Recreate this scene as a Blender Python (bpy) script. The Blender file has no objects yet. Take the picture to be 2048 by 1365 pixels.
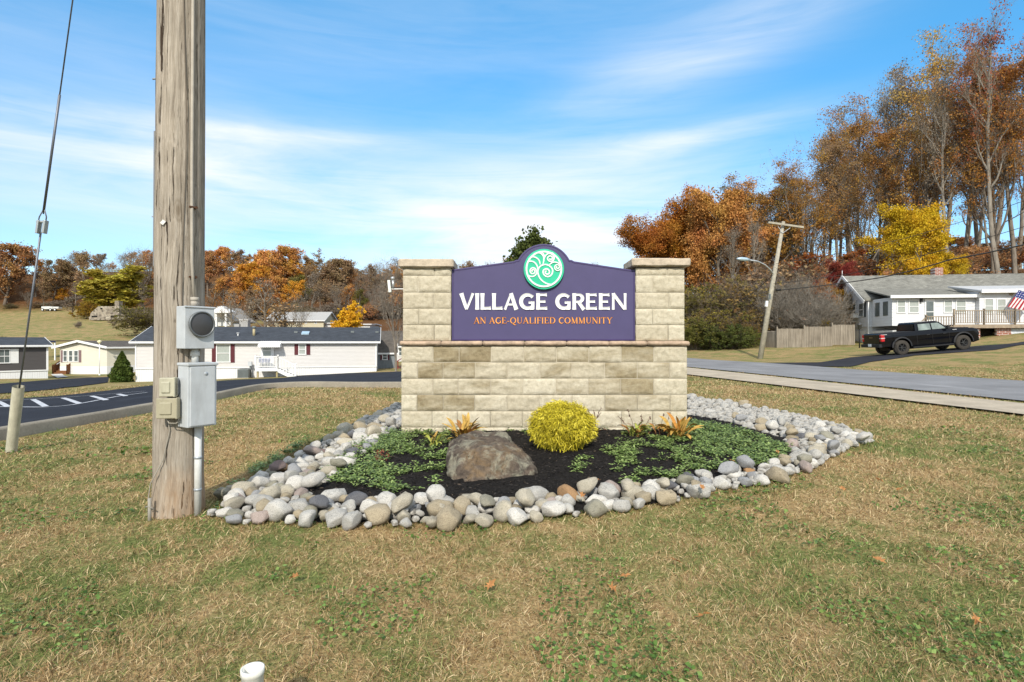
import bpy, bmesh, math, random
import numpy as np
from mathutils import Vector, Matrix, noise as mnoise
random.seed(7); rng = np.random.default_rng(7)
R = math.radians
scene = bpy.context.scene
COL = scene.collection
F = 1138.0; EYE = 1.2; CX, CY = 1024.0, 682.5

def at(px, py, Y):
    return Vector(((px-CX)/F*Y, Y, EYE-(py-CY)/F*Y))

# ------------------------------------------------------------------ terrain height
_c = []
for x in (-5.8,-3,0,3,6):
    for y in (-8,0,4,8,13.5): _c.append((x,y,0))
_c += [(-8,8,-.02),(-6.2,14.5,0),(-3,14.5,0),(-10,11,-.18),(-16,18,-.6),(-6,30,-.55),(-9.6,49,-1.3),(-29.8,45,-2.04),
 (-18,30,-1.0),(-12,44,-1.4),(-22,45,-1.8),(-45,50,-2),(-50,65,-2.5),(-38,65,-2.5),(-30,30,-1.5),(-12,-5,-.1),(-25,0,-.5),(-40,20,-1.2),(-60,30,-1.5),
 (0,60,-.8),(0,120,1),(0,200,7),(-15,80,-.4),(10,26,0),(15,17,0),(12.7,41,-.05),(8,60,0),(5,100,1.5),(10,11,0),(9,0,0),(16,0,0),(4,30,-.1),(6,20,0),(20,8,.1)]
for p in [(150,688,90),(0,650,120),(200,650,120),(0,622,155),(150,618,155),(260,640,130),(500,657,110),(700,657,110),(500,640,160),(700,625,200),
          (1530,697,50),(1700,693,50),(1519,718,42),(1400,712,47),(1455,712,45),(1790,712,35),(1930,700,35),(2048,745,22),(2048,716,28),(2040,690,35),(2045,672,44),(2200,700,30),
          (1713,694,53),(1960,690,42),(1860,690,46),(1600,640,75),(1450,675,70),(1760,600,75),(1900,552,75),(2048,547,75),(2300,540,75),(1300,683,90),(1830,640,60),(2048,610,60)]:
    v = at(*p); _c.append((v.x,v.y,v.z))
_c += [(90,140,17),(60,140,12),(30,140,5),(120,80,14),(80,30,3),(-80,200,25),(-150,180,22),(-20,200,20),(-60,300,36),(-150,300,34),(-40,170,13),(-120,165,13),(60,300,10),(0,400,12),(-120,60,-2),(-100,110,4),
 (200,300,15),(-600,600,12),(600,600,12),(0,900,12),(-600,0,0),(600,0,4),(0,-400,0),(-300,-300,0),(300,-300,0),(-900,1500,12),(900,1500,12),(0,2000,12)]
_P = np.array(_c, float)
_CC = 2.0
def _K(a, b):
    d = a[:,None,:]-b[None,:,:]
    return np.sqrt((d**2).sum(-1)+_CC*_CC)
_A = _K(_P[:,:2], _P[:,:2]); NCP = len(_P)
_M = np.zeros((NCP+1,NCP+1)); _M[:NCP,:NCP] = _A + 0.02*np.eye(NCP)*-1; _M[:NCP,NCP] = 1; _M[NCP,:NCP] = 1
_W = np.linalg.solve(_M, np.append(_P[:,2],0))
BUMPC = np.array((1.2,6.6))
def H(x, y):
    x = np.atleast_1d(np.asarray(x,float)); y = np.atleast_1d(np.asarray(y,float))
    q = np.stack([x.ravel(), y.ravel()],1); out = np.empty(len(q))
    for i in range(0,len(q),20000):
        out[i:i+20000] = _K(q[i:i+20000], _P[:,:2])@_W[:NCP] + _W[NCP]
    d = np.sqrt(((q-BUMPC)/np.array((3.2,3.2)))**2 @ np.ones(2))
    out += 0.07*np.clip(1-d**2,0,1)
    return out.reshape(x.shape)
def h(x, y): return float(H(x,y)[0])
def gp(px, py):
    """point where the line of sight through a photo pixel meets the terrain"""
    d = np.array(((px-CX)/F, 1.0, -(py-CY)/F))
    t = np.concatenate([np.arange(1.2,30,.1), np.arange(30,400,.5)])
    z = EYE + d[2]*t - H(d[0]*t, t)
    k = np.where(z<=0)[0]
    k = k[0] if len(k) else len(t)-1
    t0 = t[max(k-1,0)]; t1 = t[k]
    for _ in range(14):
        tm = (t0+t1)/2
        if EYE+d[2]*tm-h(d[0]*tm,tm) <= 0: t1 = tm
        else: t0 = tm
    return Vector((d[0]*t1, t1, h(d[0]*t1,t1)))

# ------------------------------------------------------------------ object helpers
def tag(o, label=None, cat=None, group=None, kind=None):
    if label: o['label'] = label
    if cat: o['category'] = cat
    if group: o['group'] = group
    if kind: o['kind'] = kind
    return o
def thing(name, label, cat, loc=(0,0,0), rz=0, group=None, rot=None):
    o = bpy.data.objects.new(name, None); COL.objects.link(o)
    o.location = loc; o.rotation_euler = rot if rot else (0,0,rz); o.empty_display_size = .2
    return tag(o, label, cat, group)
def link(name, me, parent=None):
    o = bpy.data.objects.new(name, me); COL.objects.link(o)
    if parent: o.parent = parent
    return o
def copy_tree(o, parent=None):
    c = o.copy(); COL.objects.link(c); c.parent = parent
    for ch in list(o.children): copy_tree(ch, c)
    return c

class MB:
    def __init__(s): s.v=[]; s.f=[]; s.m=[]; s.sm=[]
    def add(s, vs, fs, mi=0, smooth=False):
        b = len(s.v); s.v += [tuple(p) for p in vs]
        for f in fs: s.f.append(tuple(b+i for i in f)); s.m.append(mi); s.sm.append(smooth)
        return s
    def box(s, c, d, mi=0, rz=0, M=None):
        x,y,z = d[0]/2,d[1]/2,d[2]/2
        vs = [Vector(p) for p in ((-x,-y,-z),(x,-y,-z),(x,y,-z),(-x,y,-z),(-x,-y,z),(x,-y,z),(x,y,z),(-x,y,z))]
        if rz: 
            m = Matrix.Rotation(rz,3,'Z'); vs = [m@p for p in vs]
        if M is not None: vs = [M@p for p in vs]
        vs = [p+Vector(c) for p in vs]
        return s.add(vs, [(0,3,2,1),(4,5,6,7),(0,1,5,4),(1,2,6,5),(2,3,7,6),(3,0,4,7)], mi)
    def bar(s, a, b, w, d=None, mi=0):
        """rectangular bar from a to b"""
        a=Vector(a); b=Vector(b); d = d or w; t=(b-a).normalized()
        up = Vector((0,0,1)) if abs(t.z)<.9 else Vector((0,1,0))
        u=t.cross(up).normalized(); w2=u.cross(t).normalized()
        vs=[]
        for p in (a,b):
            for su,sw in ((-1,-1),(1,-1),(1,1),(-1,1)): vs.append(p+u*su*w/2+w2*sw*d/2)
        return s.add(vs,[(0,1,2,3),(7,6,5,4),(0,4,5,1),(1,5,6,2),(2,6,7,3),(3,7,4,0)],mi)
    def quad(s, a,b,c,d, mi=0): return s.add([a,b,c,d],[(0,1,2,3)],mi)
    def tube(s, pts, rad, n=8, mi=0, cap=True, smooth=True):
        pts=[Vector(p) for p in pts]
        if not hasattr(rad,'__len__'): rad=[rad]*len(pts)
        vs=[]; u=None
        for i,p in enumerate(pts):
            t=(pts[min(i+1,len(pts)-1)]-pts[max(i-1,0)])
            t = t.normalized() if t.length>1e-9 else Vector((0,0,1))
            if u is None:
                u = t.cross(Vector((0,0,1)) if abs(t.z)<.9 else Vector((1,0,0))).normalized()
            else:
                u = (u-t*u.dot(t)); u = u.normalized() if u.length>1e-6 else t.orthogonal().normalized()
            w=t.cross(u)
            for k in range(n):
                a=2*math.pi*k/n; vs.append(p+(u*math.cos(a)+w*math.sin(a))*rad[i])
        fs=[]
        for i in range(len(pts)-1):
            for k in range(n):
                k2=(k+1)%n; fs.append((i*n+k,i*n+k2,(i+1)*n+k2,(i+1)*n+k))
        s.add(vs,fs,mi,smooth)
        if cap and n>2:
            b=len(s.v)-len(vs)
            s.f.append(tuple(b+k for k in reversed(range(n)))); s.m.append(mi); s.sm.append(False)
            b2=b+(len(pts)-1)*n
            s.f.append(tuple(b2+k for k in range(n))); s.m.append(mi); s.sm.append(False)
        return s
    def cyl(s, a, b, r, n=16, mi=0, r2=None): return s.tube([a,b],[r, r if r2 is None else r2],n,mi)
    def lathe(s, prof, n=24, c=(0,0,0), mi=0, M=None, smooth=True):
        vs=[]
        for r,z in prof:
            for k in range(n):
                a=2*math.pi*k/n; p=Vector((r*math.cos(a),r*math.sin(a),z))
                if M is not None: p=M@p
                vs.append(p+Vector(c))
        fs=[]
        for i in range(len(prof)-1):
            for k in range(n):
                k2=(k+1)%n; fs.append((i*n+k,i*n+k2,(i+1)*n+k2,(i+1)*n+k))
        return s.add(vs,fs,mi,smooth)
    def prism(s, poly, axis, d0, d1, mi=0, smooth_sides=False):
        """poly in the plane normal to axis ('x': (y,z); 'y': (x,z); 'z': (x,y))"""
        def P(a,b,d):
            return {'x':(d,a,b),'y':(a,d,b),'z':(a,b,d)}[axis]
        n=len(poly); b=len(s.v)
        s.v += [P(a,c,d0) for a,c in poly]+[P(a,c,d1) for a,c in poly]
        s.f.append(tuple(b+i for i in range(n))); s.m.append(mi); s.sm.append(False)
        s.f.append(tuple(b+n+i for i in reversed(range(n)))); s.m.append(mi); s.sm.append(False)
        for i in range(n):
            j=(i+1)%n; s.f.append((b+i,b+n+i,b+n+j,b+j)); s.m.append(mi); s.sm.append(smooth_sides)
        return s
    def build(s, name, mats, parent=None, bevel=0, fixn=True, seg=2):
        me=bpy.data.meshes.new(name); me.from_pydata(s.v,[],s.f)
        if not isinstance(mats,(list,tuple)): mats=[mats]
        for m in mats: me.materials.append(m)
        me.polygons.foreach_set('material_index', s.m); me.polygons.foreach_set('use_smooth', s.sm)
        if fixn:
            bm=bmesh.new(); bm.from_mesh(me); bmesh.ops.recalc_face_normals(bm,faces=bm.faces[:]); bm.to_mesh(me); bm.free()
        me.update()
        o=link(name,me,parent)
        if bevel:
            b=o.modifiers.new('bevel','BEVEL'); b.width=bevel; b.segments=seg; b.limit_method='ANGLE'; b.angle_limit=R(35)
        return o

def npmesh(name, V, Fc, mats, parent=None, attrs=None, smooth=False):
    """V (n,3); Fc list of arrays of equal-length faces"""
    me=bpy.data.meshes.new(name)
    if not isinstance(Fc,(list,tuple)): Fc=[Fc]
    Fc=[f for f in Fc if len(f)]
    loops=np.concatenate([f.ravel() for f in Fc]).astype(np.int32)
    tot=np.concatenate([np.full(len(f),f.shape[1]) for f in Fc]).astype(np.int32)
    start=np.concatenate([[0],np.cumsum(tot)[:-1]]).astype(np.int32)
    me.vertices.add(len(V)); me.vertices.foreach_set('co', np.asarray(V,np.float32).ravel())
    me.loops.add(len(loops)); me.loops.foreach_set('vertex_index', loops)
    me.polygons.add(len(tot)); me.polygons.foreach_set('loop_start', start)
    try: me.polygons.foreach_set('loop_total', tot)
    except Exception: pass
    if smooth: me.polygons.foreach_set('use_smooth', np.ones(len(tot),bool))
    if not isinstance(mats,(list,tuple)): mats=[mats]
    for m in mats: me.materials.append(m)
    me.update(calc_edges=True)
    if attrs:
        for k,a in attrs.items():
            if a.ndim==1:
                at_=me.attributes.new(k,'FLOAT','POINT'); at_.data.foreach_set('value',a.astype(np.float32))
            else:
                at_=me.attributes.new(k,'FLOAT_COLOR','POINT'); at_.data.foreach_set('color',a.astype(np.float32).ravel())
    return link(name, me, parent)

# ------------------------------------------------------------------ materials
class NT:
    def __init__(s,name):
        s.m=bpy.data.materials.new(name); s.m.use_nodes=True; s.t=s.m.node_tree; s.N=s.t.nodes; s.L=s.t.links
        s.b=s.N['Principled BSDF']
    def n(s,typ,**kw):
        nd=s.N.new(typ)
        for k,v in kw.items():
            if k.startswith('i_'):
                key=k[2:]; key=int(key) if key.isdigit() else key
                nd.inputs[key].default_value=v
            else: setattr(nd,k,v)
        return nd
    def l(s,a,b): s.L.new(a,b)
    def noise(s,vec,scale,detail=4,rough=.6,dist=0):
        nd=s.n('ShaderNodeTexNoise'); nd.inputs['Scale'].default_value=scale; nd.inputs['Detail'].default_value=detail
        nd.inputs['Roughness'].default_value=rough; nd.inputs['Distortion'].default_value=dist
        if vec is not None: s.l(vec,nd.inputs['Vector'])
        return nd.outputs['Fac']
    def ramp(s,fac,stops,interp='LINEAR'):
        nd=s.n('ShaderNodeValToRGB'); nd.color_ramp.interpolation=interp
        e=nd.color_ramp.elements
        while len(e)<len(stops): e.new(.5)
        for el,(p,c) in zip(e,stops):
            el.position=p; el.color=(c,c,c,1) if not hasattr(c,'__len__') else tuple(c)+((1,) if len(c)==3 else ())
        s.l(fac,nd.inputs['Fac']); return nd.outputs['Color']
    def mix(s,fac,a,b,mode='MIX'):
        nd=s.n('ShaderNodeMix',data_type='RGBA',blend_type=mode)
        for inp,v in ((nd.inputs['Factor'],fac),(nd.inputs[6],a),(nd.inputs[7],b)):
            if hasattr(v,'is_linked') or hasattr(v,'links'): s.l(v,inp)
            elif hasattr(v,'__len__'): inp.default_value=tuple(v)+((1,) if len(v)==3 else ())
            else: inp.default_value=v
        return nd.outputs[2]
    def math(s,op,a,b=None,c=None):
        nd=s.n('ShaderNodeMath',operation=op)
        for i,v in enumerate((a,b,c)):
            if v is None: continue
            if hasattr(v,'links'): s.l(v,nd.inputs[i])
            else: nd.inputs[i].default_value=v
        return nd.outputs[0]
    def coord(s,which='Object'):
        if which=='World': return s.n('ShaderNodeNewGeometry').outputs['Position']
        return s.n('ShaderNodeTexCoord').outputs[which]
    def mapv(s,vec,scale=(1,1,1),loc=(0,0,0),rot=(0,0,0)):
        nd=s.n('ShaderNodeMapping'); nd.inputs['Scale'].default_value=scale; nd.inputs['Location'].default_value=loc; nd.inputs['Rotation'].default_value=rot
        s.l(vec,nd.inputs['Vector']); return nd.outputs[0]
    def bump(s,hgt,strength=.5,dist=.02,prev=None):
        nd=s.n('ShaderNodeBump'); nd.inputs['Strength'].default_value=strength; nd.inputs['Distance'].default_value=dist
        s.l(hgt,nd.inputs['Height'])
        if prev is not None: s.l(prev,nd.inputs['Normal'])
        s.l(nd.outputs[0],s.b.inputs['Normal']); return nd.outputs[0]
    def set(s,col=None,rough=.7,metal=0,spec=.3):
        if col is not None:
            if hasattr(col,'links'): s.l(col,s.b.inputs['Base Color'])
            else: s.b.inputs['Base Color'].default_value=tuple(col)+(1,)
        if hasattr(rough,'links'): s.l(rough,s.b.inputs['Roughness'])
        else: s.b.inputs['Roughness'].default_value=rough
        s.b.inputs['Metallic'].default_value=metal; s.b.inputs['Specular IOR Level'].default_value=spec
        return s.m

def simple(name,col,rough=.6,metal=0,var=.12,scale=6,spec=.3,bump=0,bscale=60,dirt=0):
    t=NT(name); c=t.coord(); f=t.noise(c,scale,5,.65)
    k=t.ramp(f,[(.3,1-var),(.7,1+var)])
    cc=t.mix(1.0,col,k,'MULTIPLY')
    if dirt:
        g=t.noise(t.mapv(c,(3,3,.7)),2.5,6,.7); cc=t.mix(t.ramp(g,[(.5,0),(.75,dirt)]),cc,(.12,.1,.07))
    if bump: t.bump(t.noise(c,bscale,3,.6),bump,.01)
    return t.set(cc,rough,metal,spec)

def siding(name,col,step=.115,axis=2,rough=.55,vert=False):
    t=NT(name); c=t.coord(); sp=t.n('ShaderNodeSeparateXYZ'); t.l(c,sp.inputs[0])
    v = sp.outputs[axis] if not vert else t.math('ADD',sp.outputs[0],sp.outputs[1])
    fr=t.math('FRACT',t.math('MULTIPLY',v,1/step))
    prof=t.ramp(fr,[(0,1.0),(.9,.15),(1.0,0)]) if not vert else t.ramp(fr,[(0,0),(.06,1),(.94,1),(1,0)])
    t.bump(prof,.9,.018)
    k=t.ramp(t.noise(t.mapv(c,(.5,.5,3)),3,4,.6),[(.3,.94),(.7,1.04)])
    groove=t.ramp(fr,[(0,.8),(.07,1),(1,1)])
    cc=t.mix(1,t.mix(1,col,k,'MULTIPLY'),groove,'MULTIPLY')
    return t.set(cc,rough)

def shingle(name,col,var=.35):
    t=NT(name); c=t.coord(); 
    br=t.n('ShaderNodeTexBrick'); br.inputs['Scale'].default_value=1; br.inputs['Brick Width'].default_value=.3; br.inputs['Row Height'].default_value=.14
    br.inputs['Mortar Size'].default_value=.008; br.inputs['Color1'].default_value=(1,1,1,1); br.inputs['Color2'].default_value=(1-var,)*3+(1,); br.inputs['Mortar'].default_value=(.45,.45,.45,1)
    t.l(t.mapv(c,(1,1.15,1)),br.inputs['Vector'])
    k=t.ramp(t.noise(c,1.2,6,.7),[(.3,.8),(.7,1.2)])
    cc=t.mix(1,t.mix(1,col,br.outputs['Color'],'MULTIPLY'),k,'MULTIPLY')
    t.bump(t.noise(c,40,3),.3,.01)
    return t.set(cc,.9)

def grass_nodes(t, pos, rnd=None):
    """dry lawn colour: tan and green patches at real positions"""
    n1=t.noise(pos,.55,5,.62,.6); n2=t.noise(pos,3.2,4,.65,.3); n3=t.noise(pos,13,3,.6)
    s=t.math('ADD',t.math('MULTIPLY',n1,.5),t.math('ADD',t.math('MULTIPLY',n2,.35),t.math('MULTIPLY',n3,.15)))
    return s, n2, n3

def m_ground():
    t=NT('ground_turf'); pos=t.coord('World')
    s,n2,n3=grass_nodes(t,pos)
    fine=t.noise(pos,38,3,.7)
    tan=t.ramp(fine,[(.25,(.155,.10,.048)),(.5,(.335,.235,.11)),(.8,(.49,.375,.20))])
    grn=t.ramp(fine,[(.25,(.075,.085,.025)),(.55,(.17,.19,.06)),(.8,(.29,.29,.11))])
    col=t.mix(t.ramp(s,[(.43,1),(.55,0)]),tan,grn)
    a=t.n('ShaderNodeAttribute',attribute_name='litter')
    lit=t.ramp(t.noise(pos,9,5,.75),[(.3,(.05,.028,.013)),(.55,(.13,.06,.022)),(.75,(.24,.11,.035))])
    col=t.mix(a.outputs['Fac'],col,lit)
    # leaf scatter on the lawn across the street
    t.bump(t.noise(pos,45,3,.7),.6,.03)
    return t.set(col,.95,0,.1)

def m_blade():
    t=NT('grass_blade'); pos=t.coord('World')
    s,n2,n3=grass_nodes(t,pos)
    a=t.n('ShaderNodeAttribute',attribute_name='rnd').outputs['Fac']
    b=t.n('ShaderNodeAttribute',attribute_name='rnd2').outputs['Fac']
    tan=t.ramp(b,[(0,(.12,.07,.033)),(.3,(.30,.19,.085)),(.65,(.455,.325,.165)),(1,(.63,.50,.295))])
    grn=t.ramp(b,[(0,(.04,.06,.016)),(.4,(.10,.135,.036)),(.8,(.195,.23,.07)),(1,(.31,.33,.12))])
    thr=t.ramp(s,[(.40,.84),(.49,.34),(.58,.06)])
    col=t.mix(t.math('LESS_THAN',a,thr),tan,grn)
    return t.set(col,.7,0,.15)

def leafmat(name, use_obj=True, col=(.4,.2,.05), var=.5, rough=.65, trans=.25):
    t=NT(name)
    r=t.n('ShaderNodeAttribute',attribute_name='rnd').outputs['Fac']
    base = t.n('ShaderNodeObjectInfo').outputs['Color'] if use_obj else None
    k=t.ramp(r,[(0,(1-var,1-var,1-var)),(.5,(1,1,1)),(1,(1+var*.8,1+var*.6,1+var*.4))])
    cc=t.mix(1,base if use_obj else col,k,'MULTIPLY')
    hs=t.n('ShaderNodeHueSaturation'); t.l(t.math('ADD',t.math('MULTIPLY',t.noise(t.coord(),.35,3),.10),.45),hs.inputs['Hue']); t.l(cc,hs.inputs['Color'])
    m=t.set(hs.outputs[0],rough,0,.15)
    if trans:
        tr=t.n('ShaderNodeBsdfTranslucent'); t.l(hs.outputs[0],tr.inputs['Color'])
        mx=t.n('ShaderNodeMixShader'); mx.inputs[0].default_value=trans
        t.l(t.b.outputs[0],mx.inputs[1]); t.l(tr.outputs[0],mx.inputs[2]); t.l(mx.outputs[0],t.N['Material Output'].inputs['Surface'])
    return m

def m_bark(name,c0,c1,scale=3):
    t=NT(name); c=t.coord(); f=t.noise(t.mapv(c,(1,1,.25)),scale,5,.7)
    t.bump(f,.5,.05)
    return t.set(t.ramp(f,[(.3,c0),(.7,c1)]),.9,0,.1)

def m_block():
    """split-face block: per-block tone attribute + brown water stains of their own shape"""
    t=NT('split_face_block'); c=t.coord()
    st=t.n('ShaderNodeAttribute',attribute_name='stain').outputs['Fac']; tn=t.n('ShaderNodeAttribute',attribute_name='rnd').outputs['Fac']
    f=t.noise(c,22,6,.75); g=t.noise(t.mapv(c,(.6,1,1.7)),3.4,5,.65,.4)
    base=t.ramp(f,[(.2,(.39,.345,.25)),(.5,(.61,.55,.425)),(.8,(.74,.69,.575))])
    brown=t.ramp(f,[(.2,(.19,.15,.088)),(.5,(.31,.25,.15)),(.8,(.43,.37,.245))])
    tone=t.ramp(tn,[(0,(.90,.88,.84)),(1,(1.05,1.05,1.04))])
    k=t.ramp(t.math('ADD',t.math('MULTIPLY',st,.75),t.math('ADD',t.math('MULTIPLY',g,.75),t.math('MULTIPLY',f,.12))),[(.68,0),(.92,.92)])
    cc=t.mix(1,t.mix(k,base,brown),tone,'MULTIPLY')
    j=t.n('ShaderNodeAttribute',attribute_name='joint').outputs['Fac']
    cc=t.mix(j,cc,(.56,.51,.40))
    t.bump(t.noise(c,55,6,.8),1.0,.016)
    return t.set(cc,.92,0,.1)

def m_stone(name,scale=9):
    t=NT(name); c=t.coord(); oi=t.n('ShaderNodeObjectInfo')
    vv=t.n('ShaderNodeVectorMath',operation='ADD'); t.l(c,vv.inputs[0])
    cm=t.n('ShaderNodeCombineXYZ'); t.l(t.math('MULTIPLY',oi.outputs['Random'],37.0),cm.inputs[0]); t.l(cm.outputs[0],vv.inputs[1])
    v=vv.outputs[0]
    f=t.noise(t.mapv(v,(1,1,2.2),rot=(.6,.3,0)),scale,7,.7,1.2); g=t.noise(v,scale*4,4,.7)
    vein=t.ramp(f,[(.34,.36),(.45,.95),(.53,1.08),(.60,.80),(.68,.55)])
    cc=t.mix(1,oi.outputs['Color'],vein,'MULTIPLY'); cc=t.mix(1,cc,t.ramp(g,[(.3,.62),(.65,1.15)]),'MULTIPLY')
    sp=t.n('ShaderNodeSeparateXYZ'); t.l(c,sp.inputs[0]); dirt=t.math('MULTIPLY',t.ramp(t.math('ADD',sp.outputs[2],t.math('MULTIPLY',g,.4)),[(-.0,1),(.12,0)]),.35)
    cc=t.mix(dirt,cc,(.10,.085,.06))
    t.bump(g,.6,.02)
    return t.set(cc,.72,0,.25)

def m_pole():
    """weathered grey wood: long vertical fibres, dark checks, knots, orange wear near the ground"""
    t=NT('weathered_pole_wood'); c=t.coord()
    wob=t.n('ShaderNodeVectorMath',operation='ADD'); t.l(c,wob.inputs[0])
    wn_=t.n('ShaderNodeTexNoise'); wn_.inputs['Scale'].default_value=2.2; wn_.inputs['Detail'].default_value=3; t.l(c,wn_.inputs['Vector'])
    sc=t.n('ShaderNodeVectorMath',operation='MULTIPLY'); sc.inputs[1].default_value=(.05,.05,0); t.l(wn_.outputs['Color'],sc.inputs[0]); t.l(sc.outputs[0],wob.inputs[1]); v=wob.outputs[0]
    st=t.noise(t.mapv(v,(42,42,1.6)),1.4,8,.75,.1); st2=t.noise(t.mapv(v,(110,110,4)),1.2,5,.7)
    crack=t.noise(t.mapv(v,(38,38,.55)),1.3,4,.55,.1); crack2=t.noise(t.mapv(v,(75,75,1.7),loc=(3,1,7)),1.3,4,.6,.1); blot=t.noise(t.mapv(v,(2,2,1)),2,5,.6)
    col=t.ramp(st,[(.28,(.19,.16,.125)),(.45,(.32,.275,.22)),(.6,(.42,.37,.305)),(.78,(.54,.49,.42))])
    col=t.mix(1,col,t.ramp(st2,[(.3,.70),(.6,1.1)]),'MULTIPLY'); col=t.mix(1,col,t.ramp(blot,[(.3,.82),(.7,1.15)]),'MULTIPLY')
    ck=t.ramp(crack,[(.345,0),(.375,1)]); ck2=t.ramp(crack2,[(.30,.25),(.34,1)]); ca=t.math('MULTIPLY',ck,ck2)
    col=t.mix(ca,(.055,.04,.03),col)
    sp=t.n('ShaderNodeSeparateXYZ'); t.l(c,sp.inputs[0])
    low=t.math('MULTIPLY',t.ramp(t.math('ADD',sp.outputs[2],t.math('MULTIPLY',t.noise(c,6,4),.5)),[(.25,1),(.62,0)]),t.ramp(t.noise(t.mapv(c,(9,9,1.2)),1,4),[(.38,.2),(.6,1)]))
    col=t.mix(t.math('MULTIPLY',low,.7),col,(.33,.18,.075))
    vo=t.n('ShaderNodeTexVoronoi'); vo.inputs['Scale'].default_value=1.0; vo.inputs['Randomness'].default_value=1; t.l(t.mapv(v,(3.4,3.4,1.1)),vo.inputs['Vector'])
    kd=vo.outputs['Distance']; kn=t.ramp(kd,[(.03,1),(.06,.25),(.075,.7),(.10,0)])
    col=t.mix(t.math('MULTIPLY',kn,.6),col,(.13,.095,.06))
    nb=t.bump(ca,1.0,.012); nb=t.bump(st,.7,.008,nb)
    return t.set(col,.95,0,.05)

def m_asphalt(name,col,speck=.25,cracks=True):
    t=NT(name); pos=t.coord('World'); f=t.noise(pos,70,4,.7); g=t.noise(pos,.6,5,.6)
    k=t.mix(1,t.ramp(f,[(.3,1-speck),(.7,1+speck)]),t.ramp(g,[(.35,.86),(.65,1.16)]),'MULTIPLY')
    # pale dried tyre scuffs
    w=t.ramp(t.noise(t.mapv(pos,(.9,.16,1),rot=(0,0,.5)),1.5,4,.6),[(.6,0),(.75,.30)])
    cc=t.mix(1,col,k,'MULTIPLY'); cc=t.mix(w,cc,tuple(min(1,c*2.4) for c in col))
    t.bump(f,.4,.01)
    return t.set(cc,.95,0,.06)

def m_concrete(name,col):
    t=NT(name); pos=t.coord('World'); f=t.noise(pos,30,5,.7); g=t.noise(pos,1.5,5,.65)
    cc=t.mix(1,col,t.mix(1,t.ramp(f,[(.3,.82),(.7,1.12)]),t.ramp(g,[(.3,.8),(.7,1.15)]),'MULTIPLY'),'MULTIPLY')
    t.bump(f,.4,.008)
    return t.set(cc,.9,0,.15)

def m_fence():
    t=NT('weathered_picket_wood'); c=t.coord(); f=t.noise(t.mapv(c,(9,9,.25)),1.3,4,.7); g=t.noise(t.mapv(c,(40,40,1.5)),1,4,.7); h_=t.noise(c,.5,3)
    cc=t.mix(1,t.ramp(f,[(.3,(.15,.125,.095)),(.5,(.28,.24,.19)),(.7,(.42,.37,.30))]),t.ramp(g,[(.3,.75),(.7,1.15)]),'MULTIPLY'); cc=t.mix(1,cc,t.ramp(h_,[(.35,.8),(.65,1.15)]),'MULTIPLY')
    return t.set(cc,.95,0,.05)

def m_brick():
    t=NT('painted_brick'); c=t.coord(); br=t.n('ShaderNodeTexBrick'); t.l(t.mapv(c,(1,1,1),rot=(R(90),0,0)),br.inputs['Vector'])
    br.inputs['Scale'].default_value=1; br.inputs['Brick Width'].default_value=.42; br.inputs['Row Height'].default_value=.14; br.inputs['Mortar Size'].default_value=.018
    br.inputs['Color1'].default_value=(.30,.09,.05,1); br.inputs['Color2'].default_value=(.20,.07,.045,1); br.inputs['Mortar'].default_value=(.55,.5,.46,1)
    return t.set(br.outputs['Color'],.9)

def m_rubble(name,cols):
    t=NT(name); c=t.coord(); vo=t.n('ShaderNodeTexVoronoi'); vo.inputs['Scale'].default_value=2.2; t.l(c,vo.inputs['Vector'])
    g=t.n('ShaderNodeSeparateColor'); t.l(vo.outputs['Color'],g.inputs[0])
    return t.set(t.ramp(g.outputs[0],[(i/(len(cols)-1),k) for i,k in enumerate(cols)]),.9)

def m_boulder():
    t=NT('boulder_rock'); c=t.coord()
    n=t.noise(t.mapv(c,(1,1,1.6),rot=(.3,.5,.2)),2.6,6,.65,.8); f=t.noise(c,22,6,.75); g=t.noise(c,5,5,.7,.5)
    base=t.ramp(n,[(.28,(.045,.036,.032)),(.42,(.085,.066,.052)),(.52,(.13,.10,.074)),(.62,(.165,.112,.064)),(.72,(.085,.072,.064))])
    lich=t.mix(t.ramp(g,[(.50,0),(.60,.75)]),base,(.27,.255,.19))
    cc=t.mix(1,lich,t.ramp(f,[(.3,.55),(.65,1.3)]),'MULTIPLY')
    nb=t.bump(g,.7,.05); t.bump(f,.8,.02,nb)
    return t.set(cc,.85,0,.2)

def m_glass(name,col=(.02,.025,.03),rough=.08):
    t=NT(name); m=t.set(col,rough,0,.8); return m
# ------------------------------------------------------------------ camera, light, sky
cam=bpy.data.objects.new('camera',bpy.data.cameras.new('camera')); COL.objects.link(cam)
cam.location=(0,0,EYE); cam.rotation_euler=(R(90),0,0); cam.data.sensor_width=36; cam.data.lens=36*F/2048; cam.data.clip_end=6000; cam.data.clip_start=.05
scene.camera=cam
SUN_EL, SUN_AZ = 36, -3      # azimuth measured from straight behind the camera, minus = to the left
sun=bpy.data.objects.new('sun',bpy.data.lights.new('sun','SUN')); COL.objects.link(sun)
sun.data.energy=4.0; sun.data.angle=R(.9); sun.data.color=(1,.93,.82)
d=Vector((math.sin(R(SUN_AZ))*math.cos(R(SUN_EL)), -math.cos(R(SUN_AZ))*math.cos(R(SUN_EL)), math.sin(R(SUN_EL))))
sun.rotation_euler=(-d).to_track_quat('-Z','Y').to_euler(); sun.location=(0,-20,30)
w=bpy.data.worlds.new('World'); scene.world=w; w.use_nodes=True; nt=w.node_tree; N=nt.nodes; L=nt.links
bg=N['Background']; sky=N.new('ShaderNodeTexSky'); sky.sky_type='NISHITA'; sky.sun_disc=False
sky.sun_elevation=R(SUN_EL); sky.sun_rotation=math.atan2(d.x,d.y); sky.air_density=1.0; sky.dust_density=.3; sky.ozone_density=3.0
bg.inputs['Strength'].default_value=.15
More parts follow.
